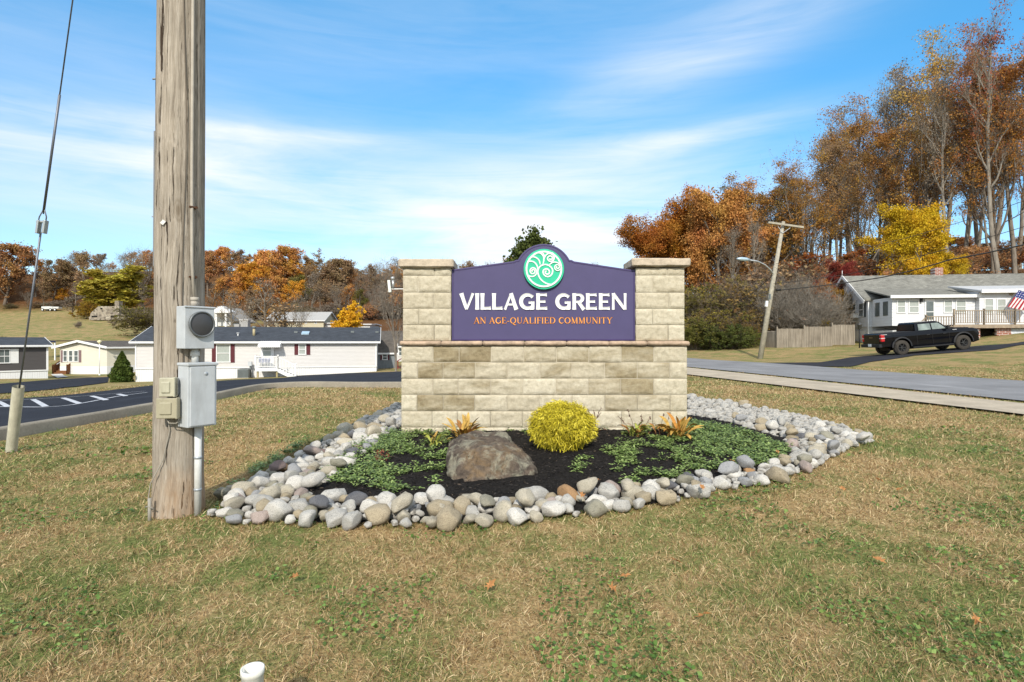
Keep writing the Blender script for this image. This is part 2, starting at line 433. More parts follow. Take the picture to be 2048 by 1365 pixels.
def wn(t,**k):
    n=N.new(t)
    for a,b in k.items(): setattr(n,a,b)
    return n
def wm(op,a,b=None):
    n=wn('ShaderNodeMath',operation=op)
    for i,v in enumerate((a,b)):
        if v is None: continue
        if hasattr(v,'links'): L.new(v,n.inputs[i])
        else: n.inputs[i].default_value=v
    return n.outputs[0]
def wramp(f,stops,interp='LINEAR'):
    n=wn('ShaderNodeValToRGB'); e=n.color_ramp.elements; n.color_ramp.interpolation=interp
    while len(e)<len(stops): e.new(.5)
    for el,(p,c) in zip(e,stops): el.position=p; el.color=(c,c,c,1) if not hasattr(c,'__len__') else tuple(c)+(1,)
    L.new(f,n.inputs['Fac']); return n.outputs['Color']
tc=wn('ShaderNodeTexCoord'); sp=wn('ShaderNodeSeparateXYZ'); L.new(tc.outputs['Generated'],sp.inputs[0])
el_=wm('DIVIDE',sp.outputs[2],wm('POWER',wm('ADD',wm('MULTIPLY',sp.outputs[0],sp.outputs[0]),wm('ADD',wm('MULTIPLY',sp.outputs[1],sp.outputs[1]),1e-6)),.5))
az_=wm('ARCTAN2',sp.outputs[0],sp.outputs[1])
cb=wn('ShaderNodeCombineXYZ'); L.new(az_,cb.inputs[0]); L.new(el_,cb.inputs[1])
def wnoise(scale,sc,loc=(0,0,0),rot=0,detail=6,rough=.55,dist=.6):
    mp=wn('ShaderNodeMapping'); mp.inputs['Scale'].default_value=sc; mp.inputs['Location'].default_value=loc; mp.inputs['Rotation'].default_value=(0,0,rot)
    L.new(cb.outputs[0],mp.inputs[0]); n=wn('ShaderNodeTexNoise'); n.inputs['Scale'].default_value=scale; n.inputs['Detail'].default_value=detail
    n.inputs['Roughness'].default_value=rough; n.inputs['Distortion'].default_value=dist; L.new(mp.outputs[0],n.inputs['Vector']); return n.outputs['Fac']
def band(center,width,slope=0,az0=0):
    """soft band in tan(elevation), tilted with azimuth"""
    x=wm('SUBTRACT',el_,wm('ADD',wm('MULTIPLY',wm('SUBTRACT',az_,az0),slope),center))
    return wm('POWER',2.718,wm('MULTIPLY',wm('MULTIPLY',x,x),-1/(width*width)))
def azwin(c,wd):
    x=wm('SUBTRACT',az_,c); return wm('POWER',2.718,wm('MULTIPLY',wm('MULTIPLY',x,x),-1/(wd*wd)))
streak=wramp(wnoise(1.6,(1.3,6.5,1),(3.1,.4,0),.10),[(.26,0),(.80,1)])
fine=wramp(wnoise(3.2,(1.0,9,1),(1.7,2.2,0),.16,8,.62,.9),[(.25,.15),(.85,1)])
b1=wm('MULTIPLY',band(.255,.085,.02,-.4),wm('ADD',wm('MULTIPLY',azwin(-.45,.60),1.1),wm('MULTIPLY',azwin(.25,.3),.45)))
b2=wm('MULTIPLY',band(.335,.022,.10,.24),wm('MULTIPLY',azwin(.30,.17),.7))
b3=wm('MULTIPLY',band(.16,.07,0,0),wm('MULTIPLY',azwin(.06,.36),1.25))
b4=wm('MULTIPLY',band(.47,.07,.35,.3),wm('MULTIPLY',azwin(.32,.28),.55))
b5=wm('MULTIPLY',band(.52,.16,.2,-.3),.24)
b6=wm('MULTIPLY',band(.33,.018,.05,-.45),wm('MULTIPLY',azwin(-.42,.28),.45))
amt=wm('ADD',wm('ADD',wm('ADD',b1,b2),wm('ADD',b3,b4)),wm('ADD',b5,b6))
cl=wm('MULTIPLY',amt,wm('ADD',wm('MULTIPLY',streak,.75),wm('MULTIPLY',fine,.5)))
cl=wm('ADD',cl,wm('MULTIPLY',band(.0,.12),.18))
# unseen cloud cover added overhead and behind the camera to neutralise blue ambient light
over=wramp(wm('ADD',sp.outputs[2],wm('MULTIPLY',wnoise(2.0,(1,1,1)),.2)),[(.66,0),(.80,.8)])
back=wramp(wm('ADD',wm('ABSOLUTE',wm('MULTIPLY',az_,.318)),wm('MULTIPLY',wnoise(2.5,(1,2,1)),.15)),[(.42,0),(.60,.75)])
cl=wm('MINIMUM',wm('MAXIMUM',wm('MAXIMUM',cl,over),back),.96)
hs=wn('ShaderNodeHueSaturation'); hs.inputs['Saturation'].default_value=1.05; hs.inputs['Value'].default_value=1.0; L.new(sky.outputs[0],hs.inputs['Color'])
tint=wn('ShaderNodeMix',data_type='RGBA',blend_type='MULTIPLY'); tint.inputs[0].default_value=1; L.new(hs.outputs[0],tint.inputs[6])
L.new(wramp(el_,[(.0,(1.2,1.15,1.15)),(.22,(.72,1.16,1.28)),(.62,(.50,1.50,1.62))]),tint.inputs[7])
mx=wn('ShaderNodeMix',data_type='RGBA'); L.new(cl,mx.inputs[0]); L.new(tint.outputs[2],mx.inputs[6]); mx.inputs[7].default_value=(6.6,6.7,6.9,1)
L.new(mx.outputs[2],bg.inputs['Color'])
scene.view_settings.view_transform='Standard'; scene.view_settings.look='None'; scene.view_settings.exposure=.12; scene.view_settings.gamma=1

# ------------------------------------------------------------------ setting
MG=m_ground(); 
def axis_pts(n, lim, near):
    s=np.linspace(-1,1,n); k=math.asinh(lim/near); return near*np.sinh(k*s)
gx=axis_pts(301,2600,6.0); gy=axis_pts(341,2600,6.0)+12
GX,GY=np.meshgrid(gx,gy); GZ=H(GX,GY)
far=np.sqrt(GX**2+GY**2); GZ=np.where(far>700, np.maximum(GZ,-2)*0+8, GZ)
V=np.stack([GX.ravel(),GY.ravel(),GZ.ravel()],1)
i=np.arange(340)[:,None]*301+np.arange(300)[None,:]; i=i.ravel()
Fq=np.stack([i,i+1,i+302,i+301],1)
def smooth(a,b,x): 
    t=np.clip((x-a)/(b-a),0,1); return t*t*(3-2*t)
# leaf litter: wood on the right hill, wood behind the field, behind the homes
X_,Y_=V[:,0],V[:,1]
lit = smooth(56,60,Y_-0.0*X_)*smooth(14,24,X_) 
lit = np.maximum(lit, smooth(152,157,Y_))
lit = np.maximum(lit, smooth(95,110,Y_)*smooth(-60,-50,X_))
npmesh('ground',V,Fq,MG,attrs={'litter':lit},smooth=True)['kind']='structure'

def resample(pl,n):
    pl=np.array(pl,float); s=np.concatenate([[0],np.cumsum(np.linalg.norm(np.diff(pl,axis=0),axis=1))]); t=np.linspace(0,s[-1],n)
    return np.stack([np.interp(t,s,pl[:,k]) for k in range(pl.shape[1])],1)
def strip(name,A,B,off,mat,n=60,m=12,kind='structure',keep=False,par=None):
    if not keep: A=resample(A,n); B=resample(B,n)
    else: A=np.array(A,float); B=np.array(B,float); n=len(A)
    t=np.linspace(0,1,m)[None,:,None]; P=A[:,None,:2]*(1-t)+B[:,None,:2]*t
    z=H(P[...,0],P[...,1])+off
    V=np.concatenate([P.reshape(-1,2),z.reshape(-1,1)],1)
    i=(np.arange(n-1)[:,None]*m+np.arange(m-1)[None,:]).ravel()
    o=npmesh(name,V,np.stack([i,i+1,i+m+1,i+m],1),mat,par,smooth=True)
    if kind: o['kind']=kind
    return o
M_asph=m_asphalt('asphalt_park',(.030,.033,.042)); M_str=m_asphalt('asphalt_street',(.22,.22,.225),.18); M_drv=m_asphalt('asphalt_drive',(.035,.036,.042))
M_conc=m_concrete('concrete',(.44,.375,.285)); M_kerb=m_concrete('kerb_concrete',(.27,.24,.19)); M_white=simple('road_paint',(.50,.51,.54),.7,var=.35,scale=9)
# street and sidewalk on the right
strip('street',[(12.4,-8),(10,11.2),(8,26),(5.5,45),(3,75),(2,110)],[(17.5,-8),(15,16.6),(12.7,41),(10.5,55),(8,75),(7,110)],.035,M_str,90,10)
strip('sidewalk',[(10.4,-8),(8.1,9),(6.1,19.8),(4.6,30)],[(11.9,-8),(9.5,10.6),(7.7,24.8),(6.9,31)],.045,M_conc,70,6)
# park road on the left
far_edge=[(-30,-8),(-22,2)]+[tuple(gp(*p)[:2]) for p in ((-70,806),(0,801),(120,794),(215,783),(300,773),(430,764),(600,752),(700,747),(800,744))]+[(2,46),(7,44)]
near_edge=[(-6.35,-8),(-6.35,1)]+[(-6.35,4.5),(-6.35,7.0),(-6.35,9),(-6.35,10.8),(-6.35,12.6),(-6.3,13.6),(-5.8,14.6),(-4.2,14.75),(-2.5,14.8),(1.5,16.5),(7.2,27)]
strip('park_road',near_edge,far_edge,.03,M_asph,keep=False,n=140,m=26)
up=[(-90,800),(0,789),(60,785),(110,780),(170,772),(215,766)]; lo=[(-90,778),(0,769),(60,764),(110,760),(170,757),(218,755)]
strip('side_road',[gp(*p)[:2] for p in up],[gp(*p)[:2] for p in lo],.04,M_asph,60,8)
# kerb: a real step
kl=[(-6.15,-8),(-6.15,9.6),(-6.15,13.9),(-6.0,14.35),(-5.6,14.6),(-2.9,14.62),(-1,14.9),(1.2,16.2),(3,18.6),(7.3,26.6)]
def dense(pl,step=.25):
    pl=np.array(pl,float); s=np.concatenate([[0],np.cumsum(np.linalg.norm(np.diff(pl,axis=0),axis=1))]); t=np.arange(0,s[-1],step)
    return np.stack([np.interp(t,s,pl[:,k]) for k in range(pl.shape[1])],1)
def ribbon_prof(name,pl,prof,mat,kind='structure'):
    """sweep a (offset, height) profile along a ground polyline"""
    P=dense(pl); T=np.gradient(P,axis=0); T/=np.linalg.norm(T,axis=1)[:,None]; Nn=np.stack([-T[:,1],T[:,0]],1)
    z=H(P[:,0],P[:,1]); vs=[]
    for o_,zz in prof: vs.append(np.concatenate([P+Nn*o_,(z+zz+.004*np.sin(P[:,:1].sum(1)*3+P[:,1]*2))[:,None]],1))
    V=np.stack(vs,1).reshape(-1,3); m=len(prof); n=len(P)
    i=(np.arange(n-1)[:,None]*m+np.arange(m-1)[None,:]).ravel()
    o=npmesh(name,V,np.stack([i,i+1,i+m+1,i+m],1),mat); o['kind']=kind; return o
ribbon_prof('kerb',kl,[(-.02,-.1),(-.015,.12),(0,.14),(.02,.145),(.11,.145),(.135,.13),(.145,.04),(.15,-.05)],M_kerb)
# driveway opposite, with the truck on it
dl=[gp(*p)[:2] for p in ((1560,733),(1700,735),(1740,725),(1830,712),(1900,707),(1990,701),(2048,690),(2150,686))]
dh=[gp(*p)[:2] for p in ((1520,727),(1640,726),(1700,716),(1780,709),(1880,700),(1950,693.5),(2048,684),(2150,680))]
strip('driveway',dl,dh,.03,M_drv,70,8)
# no-parking markings on the park road
def mark(px0,px1,wd=.075,name='road_marking'):
    pts=[gp(*p) for p in px0] if px1 is None else None
    P=np.array([p[:2] for p in pts]); P=dense(P,.3) if len(P)>1 else P
    T=np.gradient(P,axis=0); T/=np.linalg.norm(T,axis=1)[:,None]; Nn=np.stack([-T[:,1],T[:,0]],1)
    o=strip(name,P+Nn*wd/2,P-Nn*wd/2,.036,M_white,m=3,keep=True)
    return o
mark([(-60,816),(0,817),(90,818),(135,815),(180,807),(240,795),(302,787)],None)
mark([(-60,806),(0,804),(90,800),(180,794),(302,784)],None)
for a,b in (((-4,806),(16,817)),((66,802),(92,817)),((126,799),(160,811)),((183,795),(213,804)),((236,791),(254,796))): mark([a,b],None,.11)
# concrete slab at the wooden steps
sl=[gp(*p) for p in ((102,750.5),(124,749.5),(137,756),(114,757.5))]
strip('concrete_slab',[sl[0][:2],sl[1][:2]],[sl[3][:2],sl[2][:2]],.09,m_concrete('slab_concrete',(.6,.58,.54)),6,4)

# ---- planting bed
outer=[(-2.1,10.6),(-2.18,8.7),(-2.16,6.9),(-2.13,5.6),(-2.16,4.8),(-2.2,4.25),(-2.12,3.9),(-1.75,3.68),(-1.0,3.62),(-.4,3.62),(.1,3.66),(.6,3.85),(1.05,3.98),(1.5,4.3),(2.1,4.62),(2.65,5.05),(3.45,5.9),(4.25,6.7),(4.5,7.7),(4.5,8.9),(4.25,10.2),(3.7,12.2),(2.0,12.6),(-.5,12.4)]
inner=[(-1.50,10),(-1.52,7.7),(-1.52,5.2),(-1.56,4.38),(-1.3,4.20),(-.6,4.14),(.1,4.18),(.9,4.36),(1.5,4.68),(2.1,5.0),(2.75,5.5),(3.1,6.5),(3.0,8.0),(2.6,9.2),(2.2,10.2)]
def inpoly(x,y,poly):
    x=np.asarray(x); y=np.asarray(y); c=np.zeros(x.shape,bool); n=len(poly); j=n-1
    for i in range(n):
        xi,yi=poly[i]; xj,yj=poly[j]
        with np.errstate(divide='ignore',invalid='ignore'):
            c^=((yi>y)!=(yj>y))&(x<(xj-xi)*(y-yi)/((yj-yi) if yj!=yi else 1e-9)+xi)
        j=i
    return c
tm=NT('dark_mulch'); pos=tm.coord('World'); f=tm.noise(pos,60,4,.75); tm.bump(f,1,.03)
M_mulch=tm.set(tm.ramp(f,[(.3,(.006,.005,.005)),(.55,(.022,.019,.017)),(.8,(.06,.052,.046))]),.95,0,.15)
cxy=np.array((1.0,7.5)); O=cxy+(dense(outer+[outer[0]],.12)-cxy)*.972
rings=np.linspace(1,0,40)
P=cxy+(O[None]-cxy)*rings[:,None,None]; nO=len(O)
zz=H(P[...,0],P[...,1])+.012+.03*np.clip((1-rings)[:,None]*6,0,1)+.012*np.sin(P[...,0]*31)*np.sin(P[...,1]*27)
V=np.concatenate([P.reshape(-1,2),zz.reshape(-1,1)],1)
i=np.arange(39)[:,None]*nO+np.arange(nO)[None,:]; j=np.arange(39)[:,None]*nO+(np.arange(nO)[None,:]+1)%nO
npmesh('mulch_bed',V,np.stack([i.ravel(),j.ravel(),j.ravel()+nO,i.ravel()+nO],1),M_mulch,smooth=True)['kind']='structure'
def bedz(x,y): return h(x,y)+.035

# wall footprint and other places where grass must not grow
WX0,WX1,WY0,WY1=-1.366,2.165,7.0,7.55
def quad_strip_poly(A,B): return [tuple(a[:2]) for a in A]+[tuple(b[:2]) for b in reversed(B)]
no_grass=[[tuple(cxy+(np.array(q)-cxy)*.972) for q in outer], quad_strip_poly([(12.4,-8),(10,11.2),(8,26),(5.5,45),(3,75)],[(17.5,-8),(15,16.6),(12.7,41),(10.5,55),(8,75)]),
 quad_strip_poly([(10.4,-8),(8.1,9),(6.1,19.8),(4.6,30)],[(11.9,-8),(9.5,10.6),(7.7,24.8),(6.9,31)]),
 quad_strip_poly([(-6.0,-8),(-6.0,13.9),(-5.6,14.5),(-2.9,14.52),(-1,14.8),(1.2,16.1),(3,18.5),(7.3,26.5)],far_edge),
 quad_strip_poly(dl,dh),quad_strip_poly([gp(*p)[:2] for p in up],[gp(*p)[:2] for p in lo])]

scene.cycles.max_bounces=5; scene.cycles.diffuse_bounces=2; scene.cycles.glossy_bounces=2; scene.cycles.transmission_bounces=2; scene.cycles.transparent_max_bounces=4
scene.cycles.caustics_reflective=False; scene.cycles.caustics_refractive=False
# ------------------------------------------------------------------ monument sign
M_block=m_block(); M_cap=simple('cap_stone',(.50,.42,.32),.9,var=.22,scale=14,bump=.6,bscale=45)
M_ledge=simple('ledge_stone',(.42,.31,.22),.9,var=.3,scale=12,bump=.7,bscale=40)
M_navy=simple('navy_sign_paint',(.070,.060,.145),.5,var=.05,scale=5,bump=.08,bscale=90)
M_lett=simple('white_sign_paint',(.82,.82,.80),.5,var=.04); M_orng=simple('orange_sign_paint',(.88,.41,.09),.5,var=.06)
M_grn=simple('green_sign_paint',(.03,.48,.28),.45,var=.06); M_ivory=simple('mint_white_paint',(.80,.84,.78),.5,var=.04)
S=7.0/F
def wx(px): return (px-CX)*S
def wz(py): return EYE-(py-CY)*S
def block_mesh(name,blocks,parent):
    """blocks: (x0,x1,z0,z1,y_front,y_back,stain,ends) each a rough split-face block"""
    VV=[];FF=[];ST=[];RN=[];JT=[];base=0
    for (x0,x1,z0,z1,yf,yb,st) in blocks:
        rn=rng.random(); nu=max(5,int((x1-x0)/.015)); nv=max(4,int((z1-z0)/.015))
        g=.004
        us=np.linspace(x0+g,x1-g,nu); vs=np.linspace(z0+g,z1-g,nv); U,Vv=np.meshgrid(us,vs)
        edge=np.minimum(np.minimum(U-us[0],us[-1]-U),np.minimum(Vv-vs[0],vs[-1]-Vv))
        e=np.clip(edge/.022,0,1); dsp=np.zeros_like(U)
        off=rng.random(3)*50
        for a in range(nv):
            for b in range(nu):
                p=Vector((U[a,b]*7+off[0],Vv[a,b]*7+off[1],off[2]))
                dsp[a,b]=mnoise.noise(p)*.8+mnoise.noise(p*2.6)*.55+mnoise.noise(p*6)*.42
        D=-(e*(.013+.013*dsp))
        n=nu*nv
        VV.append(np.stack([U.ravel(),(yf+D).ravel(),Vv.ravel()],1))
        i=(np.arange(nv-1)[:,None]*nu+np.arange(nu-1)[None,:]).ravel()+base
        FF.append(np.stack([i,i+1,i+nu+1,i+nu],1))
        ST.append(np.full(n,st)); RN.append(np.full(n,rn)); JT.append(np.zeros(n)); base+=n
        # side walls back to the joint plane
        ring=[(us[0],vs[0]),(us[-1],vs[0]),(us[-1],vs[-1]),(us[0],vs[-1])]
        idx=np.array([base+k for k in range(8)])
        VV.append(np.array([(a,yf,b) for a,b in ring]+[(a,yb,b) for a,b in ring]))
        FF.append(np.array([(base+k,base+(k+1)%4,base+4+(k+1)%4,base+4+k) for k in range(4)]+[(base+7,base+6,base+5,base+4)]))
        ST.append(np.full(8,st)); RN.append(np.full(8,rn)); JT.append(np.zeros(8)); base+=8
    # mortar core
    for (x0,x1,z0,z1,yf,yb) in name[1]:
        c=[(x0,yf,z0),(x1,yf,z0),(x1,yb,z0),(x0,yb,z0),(x0,yf,z1),(x1,yf,z1),(x1,yb,z1),(x0,yb,z1)]
        VV.append(np.array(c)); FF.append(np.array([(0,3,2,1),(4,5,6,7),(0,1,5,4),(1,2,6,5),(2,3,7,6),(3,0,4,7)])+base)
        ST.append(np.zeros(8)); RN.append(np.full(8,.5)); JT.append(np.ones(8)); base+=8
    return npmesh(name[0],np.concatenate(VV),[np.concatenate(FF)],M_block,parent,attrs={'stain':np.concatenate(ST),'rnd':np.concatenate(RN),'joint':np.concatenate(JT)})
sign=thing('monument_sign','cream split-face block wall with two capped piers holding the purple community sign','sign',(0.4,7.25,0))
OX,OY=0.4,7.25
def lx(px): return wx(px)-OX
def cxs(l): return [780+c/2.968 for c in l]
yf=7.0-OY; yb=7.5-OY
rows=[(692.5,725,cxs([66,256,410,600,795,988,1180,1373,1565,1765]),[.05,.62,.62,.3,.45,.5,.42,.62,.0]),
      (725,757.5,cxs([66,165,315,505,700,890,1080,1275,1468,1660,1765]),[.0,.62,.60,.4,.3,.5,.35,.55,.48,.0]),
      (757.5,790,cxs([66,256,405,598,790,985,1177,1370,1565,1765]),[.0,.45,.42,.38,.2,.4,.52,.62,.0]),
      (790,822.5,cxs([66,160,315,502,695,885,1083,1275,1470,1662,1765]),[.0,.6,.52,.3,.25,.2,.2,.52,.5,.0]),
      (822.5,855,cxs([66,250,400,595,785,985,1180,1375,1560,1765]),[.0,.3,.25,.2,.15,.2,.25,.3,.0]),
      (855,887,cxs([66,160,315,505,700,890,1080,1275,1468,1660,1765]),[.05]+[.25]*8+[.05])]
bl=[]
for y0,y1,xs,st in rows:
    for k in range(len(xs)-1):
        jy=rng.uniform(-.004,.004)
        bl.append((lx(xs[k]),lx(xs[k+1]),wz(y1),wz(y0),yf+jy,yf+.05,st[k]))
# the back of the wall has the same blocks, turned round
block_mesh(('wall_base',[(lx(803.5),lx(1373.5),wz(887),wz(692.5),yf+.006,yb)]),bl,sign)
def pier(name,x0,x1,seams):
    o_bl=[]; ys=[535.5,551,585,617.5,650,682]
    for k in range(5):
        sx=[x0]+list(seams[k])+[x1]
        for q in range(len(sx)-1):
            o_bl.append((lx(sx[q]),lx(sx[q+1]),wz(ys[k+1]),wz(ys[k]),yf+.015+rng.uniform(-.003,.003),yf+.06,.28 if rng.random()<.3 else .12))
    p=block_mesh((name,[(lx(x0+1.5),lx(x1-1.5),wz(682.3),wz(535.5),yf+.021,yb-.02)]),o_bl,sign)
    return p
pL=pier('pier',805,902,[[869],[836],[868],[837],[868]]); pR=pier('pier',1272,1370,[[1335],[1306],[1338],[1306],[1337]])
def rough_slab(name,x0,x1,z0,z1,y0,y1,parent,mat,seams=(),amp=.006):
    bm=bmesh.new(); xs=[x0]+list(seams)+[x1]
    for k in range(len(xs)-1):
        a=xs[k]+.002; b=xs[k+1]-.002; g=bmesh.ops.create_cube(bm,size=1)
        for v in g['verts']: v.co=Vector(((a+b)/2+v.co.x*(b-a),(y0+y1)/2+v.co.y*(y1-y0),(z0+z1)/2+v.co.z*(z1-z0)))
    bmesh.ops.bevel(bm,geom=bm.edges[:],offset=.009,segments=2,affect='EDGES')
    long=[e for e in bm.edges if e.calc_length()>.08]
    bmesh.ops.subdivide_edges(bm,edges=long,cuts=12,use_grid_fill=True)
    for v in bm.verts:
        p=v.co*11+Vector((3,1,7)); v.co+=Vector((mnoise.noise(p),mnoise.noise(p+Vector((9,0,0))),mnoise.noise(p+Vector((0,9,0)))))*amp
    me=bpy.data.meshes.new(name); bm.to_mesh(me); bm.free(); me.materials.append(mat)
    me.polygons.foreach_set('use_smooth',[True]*len(me.polygons))
    return link(name,me,parent)
rough_slab('cap_stone',lx(797.5),lx(908),wz(535.6),wz(519),yf-.05,yb+.02,pL,M_cap,amp=.007)
rough_slab('cap_stone',lx(1262.5),lx(1379),wz(533.5),wz(517.5),yf-.05,yb+.02,pR,M_cap,amp=.007)
rough_slab('ledge',lx(800),lx(1378.5),wz(692),wz(682.6),yf-.035,yb+.03,sign,M_ledge,[lx(x) for x in cxs([305,550,800,1048,1300,1525])],amp=.006)
# sign panel
pf=yf+.045
arc=[]
for k in range(25):
    a=math.radians(180-22-(180-44)*k/24); arc.append((1088+60*math.cos(a)*.98, 547-60.0*math.sin(a)))
out=[(902.5,682.3),(902.5,538.5),(1028,521.5),(1032,519)]+[p for p in arc if p[1]<519.5]+[(1144,519),(1149,521.8),(1272,540),(1272,682.3)]
poly=[(lx(a),wz(b)) for a,b in out]
b=MB(); b.prism(poly,'y',pf,pf+.09); panel=b.build('sign_panel',M_navy,sign,bevel=.006)
# thin raised border just inside the edge
def offset_poly(poly,d):
    n=len(poly); res=[]
    ar=sum(poly[i][0]*poly[(i+1)%n][1]-poly[(i+1)%n][0]*poly[i][1] for i in range(n)); sg=1 if ar>0 else -1
    for i in range(n):
        a=Vector(poly[i-1]); p=Vector(poly[i]); c=Vector(poly[(i+1)%n]); e1=(p-a).normalized(); e2=(c-p).normalized()
        n1=Vector((-e1.y,e1.x))*sg; n2=Vector((-e2.y,e2.x))*sg; m=(n1+n2); m/=max(m.dot(n1),.3); res.append(tuple(p+m*d))
    return res
bd=MB(); pa=offset_poly(poly,.010); pb=offset_poly(poly,.022); n=len(poly)
for i in range(n):
    j=(i+1)%n; A,B_,C_,D_=[(q[0],pf-.005,q[1]) for q in (pa[i],pa[j],pb[j],pb[i])]
    bd.add([A,B_,C_,D_]+[(q[0],pf+.001,q[2]) for q in (A,B_,C_,D_)],[(0,1,2,3),(3,2,6,7),(1,0,4,5)])
bd.build('panel_border',simple('dark_groove',(.05,.036,.12),.5),panel)
# carved lettering: strokes with a sunk centre line so that each side of the groove catches light differently
class Carve:
    def __init__(s,y,depth): s.b=MB(); s.y=y; s.d=depth
    def stroke(s,pts,ws,X,Z,sc,mi=0,steps=1):
        """pts in glyph units, ws widths"""
        P=[Vector(p) for p in pts]; n=len(P); vs=[]
        if not hasattr(ws,'__len__'): ws=[ws]*n
        for i in range(n):
            t=(P[min(i+1,n-1)]-P[max(i-1,0)]).normalized(); nn=Vector((-t.y,t.x))*ws[i]/2
            for q,dy in ((P[i]+nn,0),(P[i],s.d),(P[i]-nn,0)): vs.append((X+q.x*sc,s.y+dy,Z+q.y*sc))
        fs=[]
        for i in range(n-1):
            a=i*3; fs+=[(a,a+3,a+4,a+1),(a+1,a+4,a+5,a+2)]
        s.b.add(vs,fs,mi)
        # skirts down to the panel
        k=len(s.b.v); sv=[]; 
        loop=[i*3 for i in range(n)]+[(n-1)*3+1]+[i*3+2 for i in reversed(range(n))]+[1]
        base=k-len(vs)
        sv=[(s.b.v[base+i][0],pf_+.002,s.b.v[base+i][2]) for i in loop]; m=len(loop)
        s.b.v+=sv
        for q in range(m):
            r=(q+1)%m; s.b.f.append((base+loop[q],base+loop[r],k+r,k+q)); s.b.m.append(mi); s.b.sm.append(False)
def arcpts(cx,cy,rx,ry,a0,a1,n=16): return [(cx+rx*math.cos(math.radians(a0+(a1-a0)*i/n)),cy+ry*math.sin(math.radians(a0+(a1-a0)*i/n))) for i in range(n+1)]
pf_=pf
# VILLAGE GREEN, glyph units = cap height 1, flared strokes
def flare(a,b,w0,wm,w1,n=6):
    ps=[];ws=[]
    for i in range(n+1):
        t=i/n; ps.append((a[0]+(b[0]-a[0])*t,a[1]+(b[1]-a[1])*t)); k=abs(2*t-1)**2.5; ws.append(wm+((w0 if t<.5 else w1)-wm)*k)
    return ps,ws
W_=.235
def G_V(): return [flare((.13,1.0),(.44,.02),.27,.22,.17),flare((.80,1.0),(.44,.02),.18,.14,.12)],.90
def G_I(): return [flare((.14,1.0),(.14,0),.27,.22,.26)],.30
def G_L(): return [flare((.14,1.0),(.14,0),.27,.22,.24),flare((.2,.085),(.62,.10),.17,.17,.23)],.66
def G_A(): return [flare((.10,0),(.45,.97),.17,.14,.13),flare((.45,1.0),(.76,0),.24,.23,.27),flare((.26,.33),(.62,.33),.14,.14,.14)],.90
def G_G():
    ps=arcpts(.50,.5,.375,.405,40,318,26); ws=[.20-.0*i for i in range(27)]
    ws=[.16+.09*math.sin(math.pi*i/26)**1 for i in range(27)]; ws[0]=.23; ws[1]=.19
    return [(ps,ws),flare((.80,.02),(.80,.50),.20,.20,.20),flare((.56,.44),(.88,.44),.15,.15,.15),flare((.62,.07),(.84,.08),.16,.16,.16)],.96
def G_E(): return [flare((.14,1.0),(.14,0),.25,.22,.25),flare((.2,.91),(.64,.91),.16,.15,.22),flare((.2,.50),(.56,.50),.14,.14,.17),flare((.2,.09),(.66,.09),.16,.16,.22)],.74
def G_R():
    ps=[(.2,.91),(.40,.91)]+arcpts(.40,.695,.215,.215,75,-90,10)+[(.2,.48)]; ws=[.15]*2+[.16+.06*math.sin(math.pi*i/10) for i in range(11)]+[.14]
    return [flare((.14,1.0),(.14,0),.25,.22,.25),(ps,ws),flare((.38,.48),(.70,.0),.2,.21,.26)],.78
def G_N(): return [flare((.12,0),(.12,1.0),.17,.15,.20),flare((.12,.98),(.78,.02),.20,.20,.16),flare((.80,1.0),(.80,.0),.18,.15,.17)],.92
GL=dict(V=G_V,I=G_I,L=G_L,A=G_A,G=G_G,E=G_E,R=G_R,N=G_N)
C=Carve(pf-.014,.011)
def settext(C,txt,x0,x1,ytop,ybot,GL,space=.45,gap=.05):
    sc=wz(ytop)-wz(ybot); adv=0; lay=[]
    for ch in txt:
        if ch==' ': adv+=space; continue
        g,wd=GL[ch](); lay.append((g,adv)); adv+=wd+gap
    adv-=gap; xs=(lx(x1)-lx(x0))/(adv*sc)
    for g,a in lay:
        for ps,ws in g:
            C.stroke([((p[0]+a)*xs,p[1]) for p in ps],[w*xs*.90 for w in (ws if hasattr(ws,'__len__') else [ws]*len(ps))],lx(x0),wz(ybot),sc)
# target x ranges read from the photo
settext(C,'VILLAGE',917.5,1097.5,586.5,619.5,GL,gap=.0)
settext(C,'GREEN',1110.5,1255.5,586.5,619.5,GL,gap=.0)
C.b.build('lettering',M_lett,panel,fixn=False)
# tagline in small serif capitals
T=.15; t=.075; sf=.26
def sv(x,y,w=None,l=sf): return ([(x-l/2,y),(x+l/2,y)],.055)
def st(x,w=T): return [([(x,0.02),(x,.98)],w),sv(x,.975),sv(x,.025)]
def diag(a,b,w): return [([a,b],w)]
def S_A(): return diag((.12,.02),(.45,1.0),.07)+diag((.42,1.0),(.78,.02),.15)+[([(.24,.35),(.66,.35)],.06),sv(.12,.025),sv(.78,.025)],.90
def S_N(): return diag((.17,.02),(.17,.98),.07)+diag((.14,.98),(.80,.02),.15)+diag((.80,.0),(.80,.98),.07)+[sv(.13,.975),sv(.17,.025),sv(.80,.975)],.96
def S_G(): return [(arcpts(.48,.5,.36,.44,48,330,18),[.09+.08*math.sin(math.pi*i/18) for i in range(19)]),([(.8,.08),(.8,.44)],.13),sv(.78,.43),([(.77,.72),(.77,.95)],.05)],.93
def S_E(): return st(.2)+[([(.2,.965),(.66,.965)],.06),([(.2,.5),(.54,.5)],.06),([(.2,.035),(.70,.035)],.06),([(.66,.98),(.66,.78)],.06),([(.54,.6),(.54,.4)],.05),([(.71,.02),(.71,.25)],.06)],.78
def S_F(): return st(.2)+[([(.2,.965),(.64,.965)],.06),([(.2,.5),(.52,.5)],.06),([(.64,.98),(.64,.78)],.06),([(.52,.6),(.52,.4)],.05)],.70
def S_dash(): return [([(.05,.36),(.36,.36)],.10)],.42
